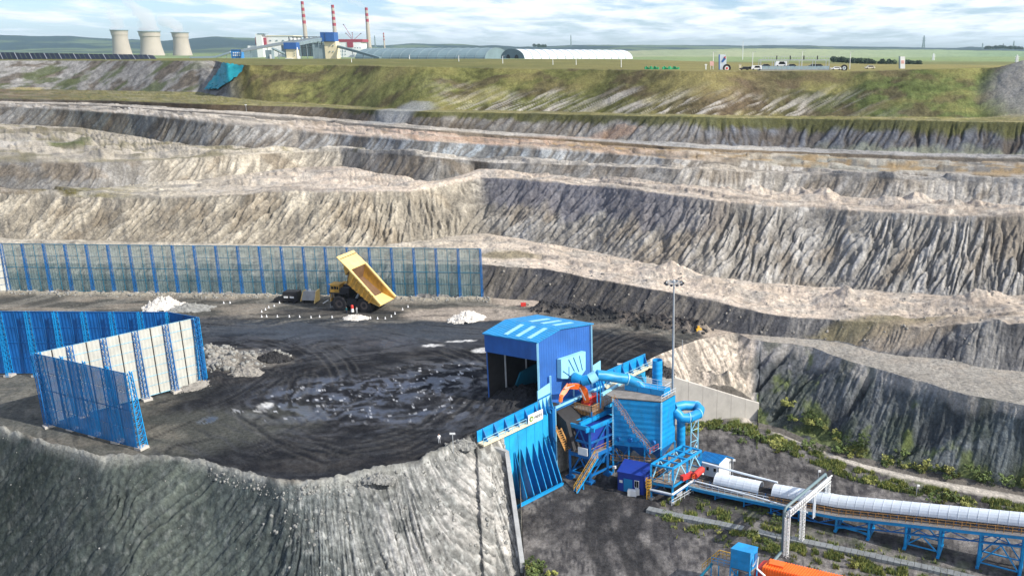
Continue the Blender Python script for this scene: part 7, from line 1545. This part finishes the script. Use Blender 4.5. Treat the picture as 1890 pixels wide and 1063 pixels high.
p = vpt(1314, 130); ps = thing('notice_sign', 'small pink notice board on two legs left of the wing sign', 'sign', p); MB().slab([vpt(1310.5, 122), vpt(1317.5, 122), vpt(1317.5, 113.5), vpt(1310.5, 113.5)], V3((0, .2, 0))).build('board', 'sign_pink', ps)
for u in (1311.5, 1316.5): MB().beam(vpt(u, 131.5, .1), vpt(u, 121, .1), .15).build('leg', 'white_paint', ps)
p = vpt(1303, 131); q = thing('white_post', 'slender white guide post at the far left of the visitor area', 'post', p); MB().beam(p, vpt(1303, 121), .5).build('post', 'white_paint', q); MB().box(vpt(1303, 120), (1.1, .4, .5)).build('head', 'white_paint', q)
p = vpt(1366, 131); q = thing('cream_pillar', 'cream stone pillar between the left tyre monument and the black car', 'pillar', p); MB().slab([vpt(1364.2, 131.5), vpt(1368.2, 131.5), vpt(1368.2, 120), vpt(1364.2, 120)], V3((0, .9, 0))).build('shaft', 'cream', q); MB().slab([vpt(1364, 120, -.1), vpt(1368.4, 120, -.1), vpt(1368.4, 119.2, -.1), vpt(1364, 119.2, -.1)], V3((0, 1.1, 0))).build('cap', 'concrete', q)
p = hit(1665, 128); q = thing('tower_sign', 'tall white slab sign alone on the grass right of the car park', 'sign', p); Ys = p.y
MB().slab([pix(1661.5, 128.5, Ys), pix(1670.5, 128.5, Ys), pix(1670.5, 105, Ys), pix(1661.5, 105, Ys)], V3((0, 1.2, 0))).build('slab', 'white_paint', q); MB().slab([pix(1660.3, 128.5, Ys-.1), pix(1661.8, 128.5, Ys-.1), pix(1661.8, 104.6, Ys-.1), pix(1660.3, 104.6, Ys-.1)], V3((0, 1.4, 0))).build('edge_fin', 'plant_grey', q); MB().slab([pix(1663.5, 118, Ys-.1), pix(1669, 118, Ys-.1), pix(1669, 112, Ys-.1), pix(1663.5, 112, Ys-.1)], V3((0, .1, 0))).build('emblem', 'sign_pink', q)
def car(p, rz, m, label, L_=4.6, W_=1.85, H_=1.5, van=False):
    t = thing('car', label, 'car', p, 'cars parked by the viewing platform'); R_ = Matrix.Rotation(rz, 3, 'Z'); q = lambda x, y, z: p+R_@V3((x, y, z))
    h2 = L_/2; w2 = W_/2; w = MB()
    prof = [(-h2, .35), (-h2, .85), (-h2*.55, .95), (-h2*.3, H_), (h2*.55, H_), (h2*.95, .95), (h2, .4)] if not van else [(-h2, .35), (-h2, 1.1), (-h2*.8, H_), (h2*.98, H_), (h2, .4)]
    w.slab([q(x, -w2, z) for x, z in prof], q(0, 2*w2, 0)-q(0, 0, 0)); b = w.build('body', m, t)
    zt_ = H_-.12; w = MB(); w.slab([q(-h2*.48, -w2-.02, .98), q(h2*.75, -w2-.02, .98), q(h2*.5, -w2-.02, zt_), q(-h2*.28, -w2-.02, zt_)], q(0, W_+.04, 0)-q(0, 0, 0)); w.build('side_window', 'glass_dark', t)
    for x in (-h2*.62, h2*.62):
        for y in (-w2, w2-.22): MB().tube([q(x, y-.02, .33), q(x, y+.24, .33)], .34, 14).build('wheel', 'tyre', t)
    for y in (-w2+.25, w2-.25): MB().box(q(-h2-.01, y, .72), (.08, .35, .16), rz).build('headlight', 'white_paint', t)
    return t
gcar = lambda u, v, dy=0: zz(vpt(u, v, dy), zf+.35)
car(gcar(1374, 131, -3), 0, 'car_black', 'small black car right of the cream pillar'); car(gcar(1384, 131, -1), 0, 'car_black', 'black car half hidden by the white van'); car(gcar(1396, 130, -2), 0, 'car_white', 'white off-road car at the left end of the platform', 4.8, 1.9, 2.0, True)
car(zz(vpt(1441, 126, 14), zf+1.6), 0, 'car_white', 'large white van parked behind the glass screens', 5.6, 2.0, 2.4, True); car(zz(vpt(1412, 127, 14), zf+1.2), 0, 'car_black', 'dark car behind the left part of the glass screens'); car(zz(vpt(1460, 127, 14), zf+1.2), 0, 'car_black', 'dark car just right of the large white van'); car(zz(vpt(1500, 127, 14), zf+1.2), 0, 'car_black', 'left one of the dark pair behind the right screens'); car(zz(vpt(1509, 127, 14), zf+1.2), 0, 'car_black', 'right one of the dark pair behind the right screens')
car(gcar(1543, 131, -2), 0, 'car_white', 'white car beside the right tyre monument'); p = hit(1605, 130.5); car(p, .1, 'car_beige', 'beige car driving on the grass track alone', 4.9, 1.9, 1.7)
p = gcar(1533, 131, -2); person(zz(p, zf-.2), 1.2, ['car_white', 'car_white', 'skin', 'car_white'], 'person in white at the right end of the viewing platform', h=2.0)
# ================================================================= VEGETATION, ROCKS
def shrub_mesh(seed, r, h, nl, mat, leaf=.15):
    rs = random.Random(seed); m = MB(); cl = [(rs.uniform(-1, 1)*r, rs.uniform(-1, 1)*r, rs.uniform(.15, .8)*h*rs.uniform(.5, 1.2), rs.uniform(.14, .42)*r) for _ in range(13)]
    for c in cl[:5]: m.beam((0, 0, -.2), (c[0], c[1], c[2]), .05)
    for _ in range(nl):
        c = rs.choice(cl); d = V3((rs.gauss(0, 1), rs.gauss(0, 1), rs.gauss(0, 1))).normalized()*c[3]*rs.uniform(.5, 1.1); p = V3(c[:3])+d; p.z = max(p.z, .02)
        a = V3((rs.gauss(0, 1), rs.gauss(0, 1), rs.gauss(0, .6))).normalized()*leaf*rs.uniform(.6, 1.4); b = a.orthogonal().normalized()*leaf*rs.uniform(.4, .8)
        m.add([p-a, p-b, p+a, p+b+UP*.03], [(0, 1, 2, 3)])
    me = bpy.data.meshes.new('shrub'); me.from_pydata([tuple(v) for v in m.v], [], m.f); me.materials.append(MATS[mat]); return me
SH = [shrub_mesh(i, .9+.2*(i % 3), 1.0+.3*(i % 2), 330, 'leaf' if i % 4 else 'leaf_dry') for i in range(8)]
rs = random.Random(99); nsh = 0
def scatter_shrubs(n, poly_pts, spread, lab, grp, sc=(.5, 1.3)):
    for _ in range(n):
        k = rs.randrange(len(poly_pts)-1); t = rs.random(); u = poly_pts[k][0]*(1-t)+poly_pts[k+1][0]*t+rs.gauss(0, spread); v = poly_pts[k][1]*(1-t)+poly_pts[k+1][1]*t+rs.gauss(0, spread*.55)
        p = hit(u, v); s = rs.uniform(*sc); o = bpy.data.objects.new('shrub', rs.choice(SH)); COL.objects.link(o); o.location = p; o.rotation_euler = (0, 0, rs.random()*6.28); o.scale = (s*1.1, s*1.1, s*.9); tag(o, lab, 'shrub', grp)
scatter_shrubs(18, [(1300, 790), (1370, 805), (1440, 830), (1520, 845)], 12, 'low green shrub on the weedy strip below the dirt track, left half', 'shrubs left of the dirt track')
scatter_shrubs(16, [(1560, 880), (1650, 905), (1740, 925), (1880, 955)], 9, 'low green shrub on the weedy strip between the dirt track and the conveyor', 'shrubs below the dirt track')
scatter_shrubs(30, [(1450, 750), (1500, 780), (1570, 825), (1590, 840)], 15, 'green bush growing on the lower dark face above the track', 'bushes on the dark face', (.6, 1.4))
scatter_shrubs(26, [(1600, 850), (1700, 862), (1800, 878), (1890, 895)], 12, 'bush at the foot of the dark face right of the bare rib', 'bushes along the foot of the face', (.6, 1.4))
scatter_shrubs(14, [(1205, 950), (1300, 978), (1400, 1000), (1480, 1015), (1600, 1050)], 10, 'scrubby plant beside the concrete cable trench', 'scrub along the cable trench', (.4, .9))
scatter_shrubs(8, [(1360, 930), (1420, 950), (1480, 975)], 12, 'small weed in the coal dust under the conveyor', 'weeds under the conveyor', (.3, .7))
scatter_shrubs(12, [(975, 1045), (1010, 1060)], 8, 'green weed at the foot of the cheek wall', 'weeds at the cheek wall foot', (.5, 1.0))
scatter_shrubs(10, [(1258, 780), (1275, 800)], 6, 'yellow-green weed right of the blue downpipe', 'weeds beside the downpipe', (.6, 1.1))
def batch(name, V_, F_, mat, label=None, cat=None, kind='stuff'):
    me = bpy.data.meshes.new(name); n = len(V_); me.vertices.add(n); me.vertices.foreach_set('co', V_.astype(np.float32).ravel()); k = F_.shape[1]
    me.loops.add(F_.size); me.loops.foreach_set('vertex_index', F_.astype(np.int32).ravel()); me.polygons.add(len(F_)); me.polygons.foreach_set('loop_start', np.arange(len(F_), dtype=np.int32)*k); me.update(calc_edges=True)
    me.materials.append(MATS[mat]); o = bpy.data.objects.new(name, me); COL.objects.link(o); o['kind'] = kind
    if label: o['label'] = label; o['category'] = cat
    return o
def pick(rows, cond, n, seed):
    r_ = np.random.RandomState(seed); sub = cond; w_ = (Yg[rows][:-1]-Yg[rows][1:])*Yg[rows][:-1]*sub[:-1]; w_ = np.clip(w_, 0, None).ravel(); w_ = w_/w_.sum()
    idx = r_.choice(len(w_), n, p=w_); i, j = np.divmod(idx, NC); rr = rows[i]; f = r_.rand(n)
    fx = r_.rand(n); j = np.minimum(j, NC-2)
    g = lambda A: (A[rr, j]*(1-f)+A[rr+1, j]*f)*(1-fx)+(A[rr, j+1]*(1-f)+A[rr+1, j+1]*f)*fx
    return np.stack([g(Xg), g(Yg), g(Zg)], -1), r_
ICO_V = np.array([(-1, -1, -1), (1, -1, -1), (1, 1, -1), (-1, 1, -1), (-1, -1, 1), (1, -1, 1), (1, 1, 1), (-1, 1, 1)], float)*.5; ICO_F = np.array([(3, 2, 1, 0), (4, 5, 6, 7), (0, 1, 5, 4), (1, 2, 6, 5), (2, 3, 7, 6), (3, 0, 4, 7)])
def rocks(rows, cond, n, s0, s1, seed, mat, label, pw=3.0, name='loose_rocks'):
    P_, r_ = pick(rows, cond, n, seed); s = s0+(s1-s0)*r_.rand(n)**pw
    v = ICO_V[None]*(1+.55*(r_.rand(n, 8, 3)-.5)); v[:, 4:, :2] *= .65; a = r_.rand(n)*6.28; ca, sa = np.cos(a)[:, None], np.sin(a)[:, None]
    x = v[..., 0]*ca-v[..., 1]*sa; y = v[..., 0]*sa+v[..., 1]*ca; tz = (r_.rand(n)-.5)[:, None]*.8
    v = np.stack([x, y*(1-.2*abs(tz)), v[..., 2]*.8+x*tz], -1)*s[:, None, None]+P_[:, None, :]
    F_ = (ICO_F[None]+8*np.arange(n)[:, None, None]).reshape(-1, 4); return batch(name, v.reshape(-1, 3), F_, mat, label, 'rocks')
rows = np.where(SEG == seg_of(14))[0][:-1]; u14b = uof(V[14])[None, :]+0*Xg[rows]
ok = ~yard[rows]
rocks(rows, ((u14b > 380) & (u14b < 1000) & ok)*(sstep(-.3, .5, fbm(Xg[rows]/6, Yg[rows]/6, 3, 801))+.05)*sstep(350, 620, u14b), 1500, .06, .6, 1, 'rock', 'scattered grey rocks on the right part of the tipped slope', 6)
rocks(rows, ((u14b < 560) & ok)*(sstep(-.1, .5, fbm(Xg[rows]/5, Yg[rows]/5, 3, 802))+.05), 160, .05, .3, 2, 'rock', 'scattered small rocks on the left part of the tipped slope', 4)
rows = np.where(SEG == seg_of(14))[0][:8]; u_ = uof(V[14])[None, :]+0*Xg[rows]
rocks(rows, ((u_ > 380) & (u_ < 872))*1.0, 420, .1, .45, 3, 'rock', 'broken rocks along the crest of the tipped slope', 3)
rows = np.where((SEG == seg_of(11)) | (SEG == seg_of(12)))[0][:-1]
rocks(rows, (Xg[rows] > -60)*(sstep(.0, .4, fbm(Xg[rows]/6, Yg[rows]/5, 3, 803))+.02), 900, .12, .7, 4, 'rock_pale', 'loose rocks on the pale lower bench', 4)
rows = np.where(SEG == seg_of(13))[0][:-1]; d_ = dd[rows]
rocks(rows, (d_ < 3)*1.0, 450, .2, .9, 5, 'black_rock', 'black lumps along the dark berm behind the shed', 2.5)
rocks(rows, (berm[rows] > .4)*1.0, 700, .15, .7, 6, 'rock', 'stones along the kerb of earth below the back fence', 2.5)
rocks(rows, ((w_isl+w_isl2+w_isl3)[rows] > .02)*1.0, 350, .2, 1.2, 7, 'rock', 'rocks on the island in the coal pad', 3)
# grass tufts
def tufts(P_, r_, n, hmin, hmax, mat, label, name):
    nb = 5; k = n*nb; c = np.repeat(P_, nb, 0)+np.concatenate([(r_.rand(k, 2)-.5)*.35, np.zeros((k, 1))], 1); a = r_.rand(k)*6.28; h = hmin+(hmax-hmin)*r_.rand(k); w_ = .06+.05*r_.rand(k); le = (r_.rand(k, 2)-.5)*h[:, None]*.8
    d = np.stack([np.cos(a)*w_, np.sin(a)*w_, np.zeros(k)], -1); tip = c+np.concatenate([le, h[:, None]], 1); v = np.stack([c-d, c+d, tip], 1).reshape(-1, 3)
    return batch(name, v, np.arange(3*k).reshape(-1, 3), mat, label, 'grass')
rows = np.where(SEG >= seg_of(16))[0][:-1]; nYl = (Xg*cn.x+Yg*cn.y)[rows]; dfull = np.full(Xg.shape, 1e9)
for p, q in zip(tp, tp[1:]):
    t_ = np.clip(((Xg-p.x)*(q.x-p.x)+(Yg-p.y)*(q.y-p.y))/((q-p).to_2d().length_squared), 0, 1); dfull = np.minimum(dfull, np.hypot(Xg-p.x-t_*(q.x-p.x), Yg-p.y-t_*(q.y-p.y)))
m_ = ((dfull[rows] > 1.5) & (dfull[rows] < 6))*sstep(-.2, .4, fbm(Xg[rows]/2.5, Yg[rows]/2.5, 4, 448))+np.exp(-((nYl-121.5)/3.0)**2)*sstep(0, .4, fbm(Xg[rows]/3, Yg[rows]/2.2, 4, 445))
m_ = m_*(Xg[rows] > 4)
P_, r_ = pick(rows, m_, 6500, 31); tufts(P_, r_, 6500, .2, .7, 'leaf', 'green grass beside the dirt track and the cable trench', 'grass')
P_, r_ = pick(rows, m_, 3500, 32); tufts(P_, r_, 3500, .2, .8, 'leaf_dry', 'dry yellow grass among the green by the track', 'dry_grass')
# far tree line
def treeline(pts, n, h, seed, label, Yd):
    r_ = np.random.RandomState(seed); P_ = []
    for _ in range(n):
        k = r_.randint(len(pts)-1); t = r_.rand(); u = pts[k][0]*(1-t)+pts[k+1][0]*t; v = pts[k][1]*(1-t)+pts[k+1][1]*t; P_.append(tuple(pix(u, v, Yd+r_.rand()*30)))
    P_ = np.array(P_); q = 60; V_ = []; 
    c = np.repeat(P_, q, 0); e = r_.normal(size=(n*q, 3)); e /= np.linalg.norm(e, axis=1)[:, None]; sz = np.repeat(h*(.6+.8*r_.rand(n)), q)[:, None]; c = c+e*sz*.5*np.array([1.0, 1.0, .9])+np.array([0, 0, 1])*sz*.45
    a = r_.normal(size=(n*q, 3)); a /= np.linalg.norm(a, axis=1)[:, None]; b = np.cross(a, e); b /= np.linalg.norm(b, axis=1)[:, None]+1e-9; a *= sz*.16; b *= sz*.16
    v = np.stack([c-a, c-b, c+a, c+b], 1).reshape(-1, 3); o = batch('tree_line', v, np.arange(4*n*q).reshape(-1, 4), 'pine_dark', label, 'trees')
treeline([(1535, 114.5), (1580, 117), (1640, 120), (1700, 121.5)], 90, 5.5, 41, 'dark tree belt behind the car park fields', 1150)
treeline([(1818, 91), (1850, 90), (1890, 92)], 70, 11, 42, 'dark wood on the right horizon', 4100)
treeline([(985, 86.5), (1010, 87)], 14, 12, 43, 'dark trees round the hilltop station', 4900)
# ================================================================= HAZE
hm = bpy.data.materials.new('haze_air'); hm.use_nodes = True; ht = hm.node_tree
for n in list(ht.nodes): ht.nodes.remove(n)
ho = ht.nodes.new('ShaderNodeOutputMaterial'); hv = ht.nodes.new('ShaderNodeVolumePrincipled'); hv.inputs['Color'].default_value = (.60, .82, 1, 1); hv.inputs['Density'].default_value = 3.6e-5; hv.inputs['Anisotropy'].default_value = .2
ht.links.new(hv.outputs[0], ho.inputs['Volume']); MATS['haze_air'] = hm
w = MB(); w.hexa([(-14600, -300, -22), (9800, -300, -22), (9800, 16600, -22), (-14600, 16600, -22)], [(-14600, -300, 330), (9800, -300, 330), (9800, 16600, 330), (-14600, 16600, 330)])
hz = w.build('haze', 'haze_air'); hz['kind'] = 'stuff'
